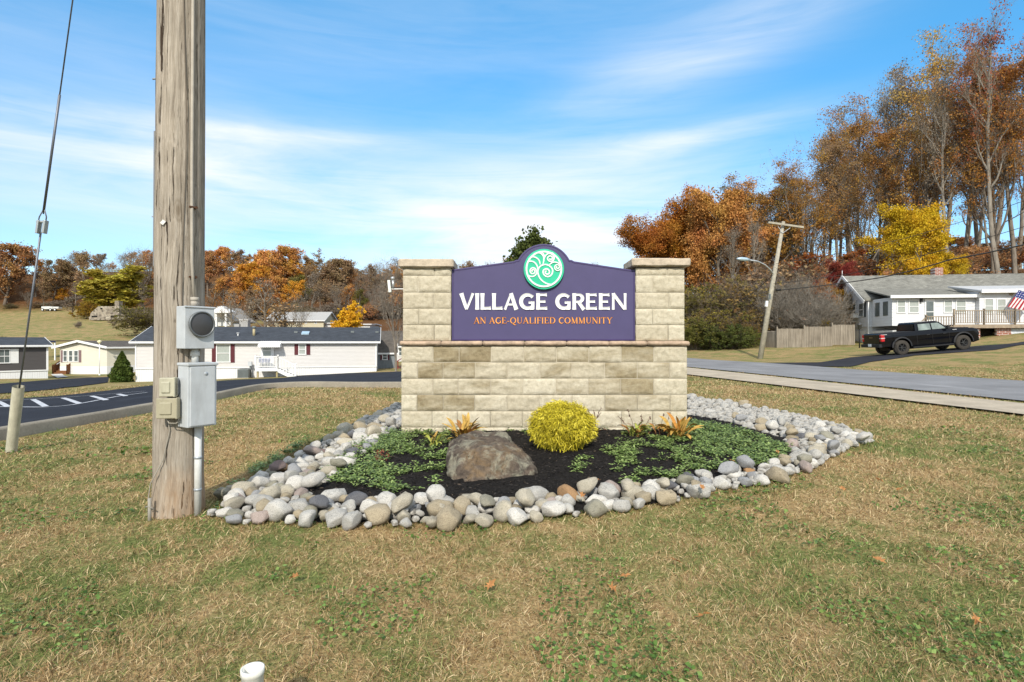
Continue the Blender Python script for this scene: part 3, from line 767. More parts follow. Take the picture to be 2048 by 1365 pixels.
def S_O(): return [(arcpts(.5,.5,.38,.44,90,450,22),[.07+.09*abs(math.cos(math.radians(90+360*i/22))) for i in range(23)])],1.0
def S_Q(): return S_O()[0]+[([(.45,.02),(.62,-.12),(.86,-.22),(1.0,-.2)],[.1,.12,.1,.04])],1.0
def S_U(): return [([(.2,.97),(.2,.35)]+arcpts(.46,.32,.26,.27,190,340,8)+[(.74,.4),(.74,.97)],[.14]*2+[.13,.12,.1,.09,.08,.08,.07,.07,.07]+[.07]*2),sv(.2,.975),sv(.74,.975,l=.22)],.92
def S_L(): return st(.2)+[([(.2,.035),(.68,.035)],.06),([(.69,.02),(.69,.25)],.06)],.74
def S_I(): return st(.18),.36
def S_D(): return st(.2)+[([(.2,.96),(.42,.96)]+arcpts(.44,.5,.40,.45,80,-80,12)+[(.42,.04),(.2,.04)],[.06]*2+[.07+.09*math.sin(math.pi*i/12) for i in range(13)]+[.06]*2)],.95
def S_C(): return [(arcpts(.48,.5,.36,.44,48,318,18),[.07+.10*math.sin(math.pi*i/18) for i in range(19)]),([(.76,.70),(.76,.95)],.05)],.84
def S_M(): return diag((.18,.02),(.20,.98),.07)+diag((.18,.98),(.53,.04),.15)+diag((.53,.04),(.86,.98),.07)+diag((.88,.98),(.90,.02),.15)+[sv(.16,.975,l=.2),sv(.18,.025),sv(.90,.975,l=.2),sv(.90,.025)],1.08
def S_T(): return [([(.42,.02),(.42,.97)],T),sv(.42,.025),([(.08,.965),(.76,.965)],.06),([(.08,.98),(.08,.76)],.06),([(.76,.98),(.76,.76)],.06)],.84
def S_Y(): return diag((.12,.98),(.44,.45),.14)+diag((.76,.98),(.44,.45),.07)+[([(.44,.5),(.44,.02)],T),sv(.14,.975),sv(.76,.975),sv(.44,.025)],.88
GS={'A':S_A,'N':S_N,'G':S_G,'E':S_E,'F':S_F,'-':S_dash,'Q':S_Q,'U':S_U,'L':S_L,'I':S_I,'D':S_D,'C':S_C,'M':S_M,'T':S_T,'Y':S_Y,'O':S_O}
C2=Carve(pf-.008,.004)
settext(C2,'AN AGE-QUALIFIED COMMUNITY',947,1226,634.6,647.4,GS,space=.42,gap=.03)
C2.b.build('tagline',M_orng,panel,fixn=False)
# emblem
def ex(p): return (lx(1030+p[0]/11.375), wz(480+p[1]/11.375))
ec=ex((657,668)); rr=462/11.375*S
Mx=Matrix.Rotation(R(90),3,'X')
em=MB(); em.lathe([(0,.050),(rr*.905,.050),(rr*.92,.044),(rr*.985,.044),(rr,.036),(rr,0)],64,(ec[0],pf,ec[1]),0,Mx,smooth=False)
ey=pf-.050
RB=[0]
def ribbon(pts,w,closed=False):
    RB[0]+=1; eo=-.0006*RB[0]
    """rounded raised ribbon from a smooth curve through pts (photo crop units)"""
    P=[Vector(ex(p)) for p in pts]; n=len(P); Q=[]
    segs=n if closed else n-1
    for i in range(segs):
        p0=P[(i-1)%n] if closed or i>0 else P[0]; p1=P[i]; p2=P[(i+1)%n]; p3=P[(i+2)%n] if closed or i+2<n else P[n-1]
        for k in range(5):
            t=k/5; Q.append(.5*((2*p1)+(-p0+p2)*t+(2*p0-5*p1+4*p2-p3)*t*t+(-p0+3*p1-3*p2+p3)*t**3))
    Q.append(P[0] if closed else P[-1])
    vs=[];m=len(Q); ww=w/11.375*S/2
    for i,q in enumerate(Q):
        tt=(Q[min(i+1,m-1)]-Q[max(i-1,0)]); tt=tt.normalized() if tt.length else Vector((1,0)); nn=Vector((-tt.y,tt.x))
        tw=ww*(1 if closed else min(1,.55+.45*min(i,m-1-i)/4))
        for k,dy in ((-1,.002),(-.8,-.007),(.8,-.007),(1,.002)): vs.append((q.x+nn.x*tw*k,ey+dy+(eo if dy<0 else 0),q.y+nn.y*tw*k))
    fs=[(a*4+k,a*4+k+1,a*4+k+5,a*4+k+4) for a in range(m-1) for k in range(3)]
    em.add(vs,fs,1)
ring=[(657+396*math.cos(a),668+396*math.sin(a)) for a in np.linspace(0,2*math.pi,40,endpoint=False)]
ribbon(ring,44,True)
def spiral(cx,cy,r0,r1,a0,turns,n=26,cw=1):
    return [(cx+(r0+(r1-r0)*i/n)*math.cos(math.radians(a0+cw*360*turns*i/n)),cy+(r0+(r1-r0)*i/n)*math.sin(math.radians(a0+cw*360*turns*i/n))) for i in range(n+1)]
ribbon([(860,1015),(760,1012),(650,960),(570,880),(525,780),(522,690),(570,610),(650,570),(730,572),(805,612),(852,680),(848,760),(805,820),(740,842),(675,815),(640,755),(645,700),(690,668),(745,672),(780,715),(775,765),(735,785),(695,765),(690,725),(722,712)],36)
ribbon([(285,800),(330,830),(400,838),(460,810),(490,755),(480,690),(440,648),(385,645),(347,685),(345,735),(380,772),(425,768),(452,735),(440,695),(405,683),(382,705),(395,735)],32)
ribbon([(262,560),(300,505),(360,490),(430,510),(485,565),(515,640),(520,720)],34)
ribbon([(310,440),(370,400),(440,395),(510,430),(555,490),(572,570)],32)
ribbon([(400,355),(470,310),(540,300),(600,325),(645,385),(655,460),(635,560)],34)
ribbon([(600,285),(650,330),(668,395),(655,470)],26)
ribbon([(662,440),(690,370),(740,325),(800,318),(860,350),(885,410),(870,465),(825,495),(770,485),(740,440),(752,395),(790,372),(835,385),(848,425),(825,455),(795,450),(790,425)],32)
ribbon([(845,290),(885,350),(890,430),(850,500),(780,575)],28)
ribbon([(775,580),(820,540),(880,512),(950,520),(1010,555),(1050,620)],30)
ribbon([(1045,660),(1000,695),(950,700),(908,665),(905,610),(940,575),(990,580),(1008,620),(985,655),(948,650),(940,622),(960,605)],28)
em.build('emblem',[M_grn,M_ivory],panel,fixn=False)
# small spotlight/camera unit on a bracket at the left of the wall
fl=thing('bracket_fixture','small white panel unit with antenna cylinder on a bracket beside the left pier','fixture',(wx(804),7.2,wz(575)))
b=MB(); b.bar((0.0,0,0),(-.17,0,-.002),.012); b.build('bracket',simple('white_metal',(.75,.76,.75),.4),fl)
b=MB(); b.box((-.195,0,.03),(.035,.06,.155),M=Matrix.Rotation(R(-6),3,'Y')); b.build('panel',simple('white_plastic',(.78,.80,.74),.4),fl,bevel=.006)
b=MB(); b.cyl((-.15,0,.005),(-.153,0,.115),.016,12); b.cyl((-.153,0,.115),(-.158,0,.15),.022,12,r2=.024); b.build('cylinder',simple('galvanised',(.55,.57,.58),.4,.6),fl)
b=MB(); b.tube([(-.17,.0,-.07),(-.14,0,-.095),(-.10,0,-.085),(-.08,0,-.04),(-.06,0,0)],.003,6); b.tube([(-.17,-.01,.013),(0,-.01,.013)],.005,6); b.build('cable',simple('black_cable',(.02,.02,.02),.6),fl)

# ------------------------------------------------------------------ utility pole in front
M_pole=m_pole(); M_gal=simple('galvanised_box',(.52,.545,.56),.5,.1,var=.08,scale=9,spec=.4,dirt=.25); M_gald=simple('grey_box_edge',(.40,.43,.46),.45,.3)
M_beige=simple('beige_plastic',(.46,.44,.33),.5,var=.08,scale=14,dirt=.35); M_gpl=simple('grey_plastic',(.30,.31,.31),.5)
M_pvc=simple('grey_pvc',(.60,.60,.57),.45,var=.08,scale=20,dirt=.3); M_wire=simple('bare_wire',(.33,.30,.25),.6); M_blk=simple('black_rubber',(.018,.018,.018),.6)
PX,PY=-2.345,4.0
pole=thing('utility_pole','thick weathered wooden utility pole close to the camera with grey meter boxes','utility pole',(PX,PY,0),rot=(0,R(.35),0))
prof=[(0.168,-.15),(.170,0.0)]+[(.170-.0024*k,.0+.2*k) for k in range(1,20)]+[(.12,8.5),(.115,9.0),(0,9.0)]
nv=[];nf=[];ns=96; zs=np.concatenate([[-.2],np.linspace(0,4.2,120),np.linspace(4.5,9.2,20)])
for z in zs:
    r=.156-.0008*max(z,0)-.0008*z*z*.4
    for k in range(ns):
        a=2*math.pi*k/ns; p=Vector((math.cos(a)*7,math.sin(a)*7,z*.35))
        cr=mnoise.noise(p*1.0+Vector((5,2,1))); dd=-.006*max(0,1-abs(cr)/.05) ; d2=.0035*mnoise.noise(Vector((math.cos(a)*20,math.sin(a)*20,z*.9)))+.004*mnoise.noise(Vector((math.cos(a),math.sin(a),z*1.3)))
        rr_=r+dd+d2+(.012*max(0,1-z/.25) if z<.25 else 0)
        nv.append((rr_*math.cos(a),rr_*math.sin(a),z))
nz=len(zs); i=(np.arange(nz-1)[:,None]*ns+np.arange(ns)[None,:]); j=(np.arange(nz-1)[:,None]*ns+(np.arange(ns)[None,:]+1)%ns)
shaft=npmesh('pole_shaft',np.array(nv+[(0,0,9.2)]),[np.stack([i.ravel(),j.ravel(),j.ravel()+ns,i.ravel()+ns],1),np.array([((nz-1)*ns+k,(nz-1)*ns+(k+1)%ns,nz*ns) for k in range(ns)])],M_pole,pole,smooth=True)
A=R(57); Rz=Matrix.Rotation(A,3,'Z')
def loc(x,y,z): # box frame -> pole frame (box front is -y)
    v=Rz@Vector((x,y,0)); return (v.x,v.y,z)
pr=.155
# meter socket
b=MB(); b.box(loc(0,-(pr+.055),1.292),(.20,.11,.285),rz=A); b.box(loc(0,-(pr+.113),1.43),(.212,.008,.012),rz=A); mtr=b.build('meter_box',M_gal,pole,bevel=.006)
Mr=Rz@Matrix.Rotation(R(90),3,'X')
b=MB(); b.lathe([(.060,.0),(.084,.0),(.088,.008),(.088,.020),(.084,.024),(.078,.022),(.076,.012)],40,loc(.006,-(pr+.112),1.315),0,Mr); b.build('meter_ring',simple('meter_ring_metal',(.16,.17,.175),.4,.4),mtr)
b=MB(); b.lathe([(0,.022),(.05,.021),(.077,.014)],32,loc(.006,-(pr+.113),1.315),0,Mr); b.build('meter_cover',simple('dark_meter_cover',(.055,.055,.058),.35,spec=.5),mtr)
b=MB(); b.cyl(loc(.0,-(pr+.05),1.15),loc(.0,-(pr+.05),1.05),.022,14); b.cyl(loc(0,-(pr+.05),1.13),loc(0,-(pr+.05),1.10),.029,14); b.build('conduit_nipple',M_pvc,mtr)
# breaker box
b=MB(); b.box(loc(.01,-(pr+.065),.835),(.195,.13,.425),rz=A); b.box(loc(.01,-(pr+.068),1.045),(.208,.145,.02),rz=A); b.box(loc(.01,-(pr+.13),.83),(.17,.012,.40),rz=A); brk=b.build('breaker_box',M_gal,pole,bevel=.005)
b=MB(); b.lathe([(0,.002),(.012,.002),(.013,0)],16,loc(.03,-(pr+.1365),.98),0,Mr); b.build('latch',M_gald,brk)
# two beige telephone boxes on the camera side of the pole
A2=R(8); Rz2=Matrix.Rotation(A2,3,'Z'); Mr2=Rz2@Matrix.Rotation(R(90),3,'X')
def loc2(x,y,z,a=A2): v=Matrix.Rotation(a,3,'Z')@Vector((x,y,0)); return (v.x,v.y,z)
for zc,hh,ww,mm in ((.895,.125,.10,M_beige),(.755,.135,.135,simple('tan_plastic',(.36,.33,.23),.5,dirt=.4))):
    b=MB(); b.box(loc2(.03,-(pr+.03),zc),(ww*.9,.06,hh*.92),rz=A2,mi=1); b.box(loc2(.03-ww*.02,-(pr+.075),zc),(ww,.045,hh),rz=A2,mi=0); b.box(loc2(.02,-(pr+.1),zc),(ww*.55,.012,hh*.6),rz=A2,mi=0)
    b.box(loc2(.03+ww*.42,-(pr+.078),zc),(.012,.05,hh*1.06),rz=A2,mi=0)
    b.build('telephone_box',[mm,M_gpl],pole,bevel=.008)
# conduits and wires running up the pole
b=MB(); b.tube([loc(.0,-(pr+.04),1.44),loc(0,-(pr+.04),1.48)],.024,16); b.cyl(loc(0,-(pr+.04),1.475),loc(0,-(pr+.04),1.50),.027,16)
b.tube([loc(-.0,-(pr+.035),1.49),loc(-.005,-(pr+.012),1.75),loc(-.006,-(pr+.006),2.4),loc(-.002,-(pr+.002),4.5),loc(0,-(pr-.005),9)],.0105,10); b.build('service_cable',simple('grey_cable',(.42,.38,.32),.7,var=.2),pole)
M_rs=simple('rusty_strap',(.09,.045,.025),.8)
for z in (1.64,2.12):
    b=MB(); b.box(loc(.0,-(pr+.012),z),(.045,.014,.012),rz=A); b.cyl(loc(.018,-(pr+.0),z),loc(.018,-(pr+.025),z),.010,8); b.build('cable_strap',M_rs,pole)
b=MB(); b.tube([loc2(.05,-(pr+.004),z_,R(38))if 0 else loc2(.045+.01*math.sin(z_*3),-(pr+.004-.0018*z_),z_,R(22)) for z_ in np.linspace(.9,6,40)],.0035,6); b.build('ground_wire',simple('weathered_wire',(.16,.13,.10),.8),pole)
b=MB(); b.tube([loc2(.0,-(pr+.05),.70),loc2(.03,-(pr+.07),.655),loc2(.07,-(pr+.06),.65),loc2(.1,-(pr+.02),.69)],.0045,6); b.tube([loc2(.0,-(pr+.03),.69),loc2(.01,-(pr+.01),.6),loc2(-.03,-(pr+.012),.4),loc2(-.11,-(pr+.008),.24),loc2(-.135,-(pr-.015),.12),loc2(-.10,-(pr+.0),.06)],.0035,6); b.build('loose_wire',M_wire,pole)
b=MB(); b.tube([loc(.03,-(pr+.04),.63),loc(.03,-(pr+.04),.0)],.0225,18); b.build('pvc_conduit',simple('white_pvc',(.66,.66,.63),.45,var=.08,scale=20,dirt=.25),pole)
for z in (.40,.18):
    b=MB(); b.lathe([(.024,-.008),(.0255,-.008),(.0255,.008),(.024,.008)],18,loc(.03,-(pr+.04),z)); b.build('conduit_strap',M_gald,pole)
b=MB(); b.box(loc2(-.075,-(pr-.006),2.0,R(20)),(.022,.006,.03),M=Matrix.Rotation(R(20),3,'Z')@Matrix.Rotation(R(35),3,'Y')); b.build('tag',simple('metal_tag',(.7,.7,.66),.5),pole)
b=MB(); b.box((-.170,.04,2.2),(.035,.09,.95)); b.build('cable_guard',simple('cable_guard_grey',(.20,.21,.22),.7,var=.2),pole); 
b=MB(); b.box((-.168,.04,1.3),(.03,.08,.83)); b.build('riser_cover',M_blk,pole)
b=MB(); b.cyl((-.14,.02,2.06),(-.20,.0,2.075),.005,6); b.build('bolt',M_gald,pole)
b=MB(); b.cyl((-.14,0,3.05),(-.20,0,3.04),.006,6); b.build('bolt',M_gald,pole)
# pin stake at the pole's foot
b=MB(); b.tube([(0,0,-.05),(0,0,.15)],.011,8); b.tube([(-.03,0,.09),(.0,-.012,.10),(.03,0,.075)],.004,6)
st_=b.build('ground_rod',simple('grey_rod',(.30,.28,.24),.6)); st_.location=(PX-.075,PY-.2,.0); tag(st_,'short metal grounding rod with clamp at the foot of the thick pole','grounding rod')

# guy wire
ga=Vector((-5.42,6.15,0)); gt=Vector((PX,PY,9.0)); gdir=(gt-ga).normalized()
guy=thing('guy_wire','steel guy cable running up to the pole from a cream plastic guard tube','guy wire',ga)
def on(t): return gdir*t
def tz(z): return gdir*(z/gdir.z)
M_steel=simple('guy_steel',(.17,.18,.20),.5,.6)
lk=tz(2.35)
b=MB(); b.tube([tz(.55),lk-gdir*.08],.009,8); b.build('anchor_rod',M_steel,guy)
b=MB(); b.tube([lk+gdir*.10,tz(9.0)],.006,6); b.tube([lk+gdir*.12,tz(3.5)],.011,6); b.tube([lk+gdir*.16,lk+gdir*.07+Vector((-.035,0,0)),lk+gdir*-.0+Vector((-.04,0,0))],.006,6); b.tube([lk+gdir*.16,lk+gdir*.07+Vector((.035,0,0)),lk+Vector((.035,0,0))],.006,6); b.build('cable',M_steel,guy)
b=MB(); 
for s_ in (-1,1): b.box(lk+Vector((s_*.032,0,-.03)),(.022,.05,.13),M=Matrix.Rotation(R(8),3,'Y'))
b.cyl(lk+Vector((-.05,0,.02)),lk+Vector((.05,0,.02)),.014,10); b.build('tensioner',simple('tensioner_metal',(.42,.45,.45),.4,.6),guy,bevel=.004)
b=MB(); g0=Vector((0,0,-.05)); g1=tz(.72)-Vector((.01,0,0))
b.tube([g0,g1],[.050,.052],18,cap=False); b.tube([g1,g0],[.044,.042],18,cap=False); 
b.build('guard_tube',simple('cream_pvc',(.55,.52,.40),.55,var=.15,scale=8,dirt=.5),guy)
# PVC stub in the foreground
b=MB(); P0=at(505,1336,1.68); 
b.lathe([(.0305,-.33),(.0305,-.02),(.033,-.018),(.033,0),(.0275,0),(.0275,-.25),(0,-.25)],28,(0,0,0)); o=b.build('pvc_pipe',simple('old_white_pvc',(.74,.73,.66),.45,var=.06,scale=25,dirt=.45)); o.location=P0; tag(o,'short white plastic pipe end sticking up from the lawn nearest the camera','pipe')
# ------------------------------------------------------------------ river stones round the bed
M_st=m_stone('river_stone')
def stone_mesh(k):
    bm=bmesh.new(); bmesh.ops.create_icosphere(bm,subdivisions=3,radius=.5)
    rs=random.Random(100+k); off=Vector((rs.random()*40,rs.random()*40,rs.random()*40)); cuts=[(Vector((rs.gauss(0,1),rs.gauss(0,1),rs.gauss(0,.6))).normalized(),rs.uniform(.28,.43)) for _ in range(8 if k%3 else 13)]
    for v in bm.verts:
        n=v.co.normalized(); r=.5*(1+.22*mnoise.noise(n*1.3+off)+.07*mnoise.noise(n*3+off))
        p=n*r
        for c,dd in cuts:
            e=p.dot(c)-dd
            if e>0: p-=c*e*.92
        v.co=p
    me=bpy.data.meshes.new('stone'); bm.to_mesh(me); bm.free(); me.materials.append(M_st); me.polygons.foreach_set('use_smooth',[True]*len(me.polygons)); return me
protos=[stone_mesh(k) for k in range(12)]
pal=[((.66,.63,.57),'white',17),((.52,.50,.455),'pale grey',12),((.37,.37,.37),'grey',5),((.50,.45,.35),'cream',10),((.42,.35,.24),'tan',7),((.42,.34,.30),'pinkish',2.5),((.40,.24,.12),'rusty orange',.9),((.33,.31,.24),'olive grey',3),((.16,.16,.17),'dark grey',1.2),((.24,.18,.165),'purple brown',.4)]
pw=np.array([p[2] for p in pal]); pw=pw/pw.sum()
def band_ok(x,y): return inpoly(x,y,outer)&~inpoly(x,y,inner)
cand=[]; rs=np.random.default_rng(21)
pts=[]; 
def dist_ok(x,y,r,lst,f=.72):
    for (a,b,q) in lst:
        if (a-x)**2+(b-y)**2<((r+q)*f)**2: return False
    return True
for size,n_try in ((.105,130),(.088,480),(.074,2500),(.062,5000),(.045,7000),(.034,9000)):
    for _ in range(n_try):
        x=rs.uniform(-2.3,4.6); y=rs.uniform(3.5,12.4); r=size*rs.uniform(.8,1.15)*(1.0 if x<1.5 else .88)
        if not bool(band_ok(np.array([x]),np.array([y]))[0]): continue
        if x>WX0-.1 and x<WX1+.05 and y>WY0-.25: continue
        if abs(x)<9 and y>10.0 and x<2.5 and x>-1.2: continue
        if math.hypot(x-PX,y-PY)<.30: continue
        if dist_ok(x,y,r,pts): pts.append((x,y,r))
# second layer of smaller stones riding on the first
top=[]
for _ in range(1500):
    x=rs.uniform(-2.1,4.3); y=rs.uniform(3.8,9); r=rs.uniform(.045,.08)
    if bool(band_ok(np.array([x]),np.array([y]))[0]) and not (x>WX0-.15 and x<WX1+.1 and y>WY0-.3) and dist_ok(x,y,r,top,1.9) and len(top)<75: top.append((x,y,r))
allst=[(x,y,r,0) for x,y,r in pts]+[(x,y,r,1) for x,y,r in top]
allst.sort(key=lambda s:-s[2]/s[1])
def vis(x,y): return not (WX0*y/7.0<x<WX1*y/7.0 and y>7.5)
vis_st=[s for s in allst if vis(s[0],s[1])]
ind=vis_st[:297]; rest=vis_st[297:]
def where(x,y):
    if y<4.75 and x<1.3:
        c=['pole end of the front edge','front edge before the left groundcover','front edge left of the boulder','front edge before the boulder','front edge before the golden bush','front edge right of the golden bush'][int(np.clip((x+2.2)/.58,0,5))]
        return 'at the '+c
    if x<-1.2:
        return 'on the left border '+['near the pole','beside the left groundcover','halfway to the wall','next to the wall corner','behind the wall corner'][int(np.clip((y-4.3)/.8,0,4))]
    if y<6.1: return 'on slanting front-right edge '+['by the open mulch','below the right groundcover','towards the lawn corner','at the lawn corner'][int(np.clip((x-1.3)/.7,0,3))]
    return 'in right-hand spread '+['by groundcover','middle','by lawn edge'][int(np.clip((x-2.5)/.65,0,2))]+[', front part',', middle part',', nearing wall',', far part'][int(np.clip((y-6.1)/1.1,0,3))]
used_l={}
def place_stone(x,y,r,lay,name='river_stone'):
    o=bpy.data.objects.new(name,protos[rs.integers(12)]); COL.objects.link(o)
    a,b,c=2*r*rs.uniform(1.0,1.45),2*r*rs.uniform(.85,1.1),2*r*rs.uniform(.6,.85)
    o.scale=(a,b,c); o.rotation_euler=(rs.uniform(-.3,.3),rs.uniform(-.3,.3),rs.uniform(0,6.28))
    z=h(x,y)+.02+c*.28+(r*.85 if lay else 0); o.location=(x,y,z)
    k=rs.choice(len(pal),p=pw); col=np.array(pal[k][0])*rs.uniform(.88,1.12); o.color=tuple(col)+(1,)
    return o,k,a
for x,y,r,lay in ind:
    o,k,a=place_stone(x,y,r,lay)
    sz='large' if r>.10 else ('medium' if r>.068 else 'small')
    l=f"{sz} {pal[k][1]} river stone{' on top' if lay else ''} {where(x,y)}"
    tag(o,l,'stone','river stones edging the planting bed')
# the smallest, farthest stones as one object
if rest:
    VV=[];FF=[];base=0
    for x,y,r,lay in rest:
        me=protos[rs.integers(12)]; co=np.empty(len(me.vertices)*3); me.vertices.foreach_get('co',co); co=co.reshape(-1,3)
        c=r*1.4; co=co*np.array((2.3*r,1.9*r,c)); a=rs.uniform(0,6.28); co=np.stack([co[:,0]*math.cos(a)-co[:,1]*math.sin(a),co[:,0]*math.sin(a)+co[:,1]*math.cos(a),co[:,2]],1)
        co+=np.array((x,y,h(x,y)+.02+c*.28)); fc=np.empty(len(me.polygons)*3,int); me.polygons.foreach_get('vertices',fc)
        VV.append(co); FF.append(fc.reshape(-1,3)+base); base+=len(co)
    o=npmesh('small_stones',np.concatenate(VV),np.concatenate(FF),M_st,smooth=True); o.color=(.42,.40,.36,1); tag(o,'remaining small stones filling the gaps of the border','stones',kind='stuff')

# ------------------------------------------------------------------ boulder
bx=[(890,905,4.95),(905,980,4.62),(925,981,4.60),(905,880,5.2),(930,865,5.35),(992,862,5.35),(1030,884,5.1),(1062,922,4.95),(1074,945,4.8),(1068,955,4.75),(1000,968,4.62),(960,975,4.58),(940,905,4.72),(985,900,4.78),(1020,915,4.75)]
bp=[at(*q) for q in bx]+[Vector((at(910,900,5.6).x,5.75,.02)),Vector((at(1050,900,5.5).x,5.6,.0)),at(960,862,5.5),Vector((-.1,5.5,.33)),Vector((-.5,5.0,-.05)),Vector((.2,5.0,-.05))]
bc=sum(bp,Vector())/len(bp)
bm=bmesh.new()
for p in bp: bm.verts.new(p-Vector((bc.x,bc.y,0)))
bmesh.ops.convex_hull(bm,input=bm.verts[:]); 
bmesh.ops.delete(bm,geom=[v for v in bm.verts if not v.link_faces],context='VERTS')
bmesh.ops.bevel(bm,geom=bm.edges[:],offset=.014,segments=2,affect='EDGES',clamp_overlap=True)
for _ in range(4): bmesh.ops.subdivide_edges(bm,edges=[e for e in bm.edges if e.calc_length()>.025],cuts=1,use_grid_fill=True); bmesh.ops.triangulate(bm,faces=[f for f in bm.faces if len(f.verts)>4])
bmesh.ops.smooth_vert(bm,verts=bm.verts[:],factor=.25,use_axis_x=True,use_axis_y=True,use_axis_z=True)
bm.normal_update()
for v in bm.verts:
    p=v.co*3.2+Vector((4,4,2)); r_=1-abs(mnoise.noise(p*1.0+Vector((0,0,3)))*2)
    v.co+=v.normal*(mnoise.noise(p)*.04+mnoise.noise(p*2.7)*.026+mnoise.noise(p*7)*.012+mnoise.noise(p*16)*.005-.03*max(0,r_-.6))
me=bpy.data.meshes.new('boulder'); bm.to_mesh(me); bm.free(); me.materials.append(m_boulder()); me.polygons.foreach_set('use_smooth',[True]*len(me.polygons))
o=link('boulder',me); o.location=(bc.x,bc.y,.0); tag(o,'large brown angular boulder with lichen in the middle of the mulch','boulder')

# ------------------------------------------------------------------ ribbons / leaves as numpy meshes
def strands(P0,D,Lg,Wd,droop,nseg=3,rnd=None,g=None,side=None):
    """bent tapered ribbons; P0 (n,3) roots, D (n,3) directions"""
    g=g or rng; n=len(P0); D=D/np.linalg.norm(D,axis=1)[:,None]
    if side is None:
        side=np.cross(D,g.normal(size=(n,3))); side/=np.linalg.norm(side,axis=1)[:,None]
    Vs=[]; t=np.linspace(0,1,nseg+1)
    for k in range(nseg+1):
        c=P0+D*(Lg*t[k])[:,None]; c[:,2]-=droop*Lg*t[k]**2
        w=Wd*np.array([.55,1.0,.75,.45] if nseg==3 else ([.7,1,0] if nseg==2 else [1,.5]))[min(k,3)]*.5
        if k==nseg: Vs.append(c[:,None,:])
        else: Vs.append(np.stack([c-side*w[:,None],c+side*w[:,None]],1))
    V=np.concatenate(Vs,1); m=2*nseg+1; b=(np.arange(n)*m)[:,None]
    q=[b+np.array([[2*k,2*k+1,2*k+3,2*k+2]]) for k in range(nseg-1)]
    tri=b+np.array([[2*nseg-2,2*nseg-1,2*nseg]])
    r=g.random(n) if rnd is None else rnd
    return V.reshape(-1,3), (np.concatenate(q) if q else np.zeros((0,4),int)), tri, np.repeat(r,m)
def merge(parts):
    VV=[];Q=[];T=[];Rr=[];b=0
    for V,q,t,r in parts: VV.append(V);Q.append(q+b);T.append(t+b);Rr.append(r);b+=len(V)
    return np.concatenate(VV),np.concatenate(Q),np.concatenate(T),np.concatenate(Rr)
def quads(P,size,g,flat=0.0,asp=1.7):
    """leaf quads (rhombi) at P"""
    n=len(P); u=g.normal(size=(n,3)); u[:,2]*=(1-flat); u/=np.linalg.norm(u,axis=1)[:,None]
    w=g.normal(size=(n,3)); w[:,2]*=(1-flat); w-=u*(w*u).sum(1)[:,None]; w/=np.linalg.norm(w,axis=1)[:,None]
    s=size*g.uniform(.65,1.35,n) if np.isscalar(size) else size
    a=u*(s*asp/2)[:,None]; b=w*(s/2)[:,None]
    V=np.stack([P-a,P+b-a*.1,P+a,P-b-a*.1],1).reshape(-1,3)
    return V,(np.arange(n)*4)[:,None]+np.arange(4)[None,:]
# golden thread-leaf bush
bc_=Vector(((1124-CX)/F*5.85,5.85,h(.51,5.85)+.02)); bush=thing('golden_bush','round golden yellow thread-leaf bush between the boulder and the wall','bush',bc_)
g=np.random.default_rng(5)
n=30000; dirs=g.normal(size=(n,3)); dirs[:,2]=dirs[:,2]*.9+.25; dirs/=np.linalg.norm(dirs,axis=1)[:,None]
lump=np.array([mnoise.noise(Vector(d_)*2.3)*.10+mnoise.noise(Vector(d_)*6)*.13+mnoise.noise(Vector(d_)*13)*.06 for d_ in dirs])
rad=(g.random(n)**.30)*(1+lump)*np.array(1.0)
P0=dirs*rad[:,None]*np.array((.335,.33,.25)); P0[:,2]+=.245; keep=P0[:,2]>.01; P0=P0[keep]; dirs=dirs[keep]; n=len(P0)
D=dirs*.45+g.normal(size=(n,3))*.75+np.array((0,0,.1))
V,q,t_,r=strands(P0,D,g.uniform(.02,.05,n),g.uniform(.004,.008,n),.5,3,g=g)
tt=NT('golden_foliage'); a=tt.n('ShaderNodeAttribute',attribute_name='rnd').outputs['Fac']
M_gold=tt.set(tt.ramp(a,[(0,(.10,.08,.01)),(.3,(.34,.28,.02)),(.65,(.66,.55,.035)),(1,(.86,.76,.13))]),.6,0,.2)
npmesh('foliage',V,[q,t_],M_gold,bush,attrs={'rnd':r*.55+.45*np.repeat(np.clip(.5+lump[keep]*4.5,0,1),7)})
b=MB()
for k in range(9):
    a=k*.7; b.tube([(0,0,0),(.08*math.cos(a),.08*math.sin(a),.12),(.2*math.cos(a),.2*math.sin(a),.34)],[.012,.008,.003],5)
b.build('stems',simple('bush_stem',(.10,.06,.03),.9),bush)
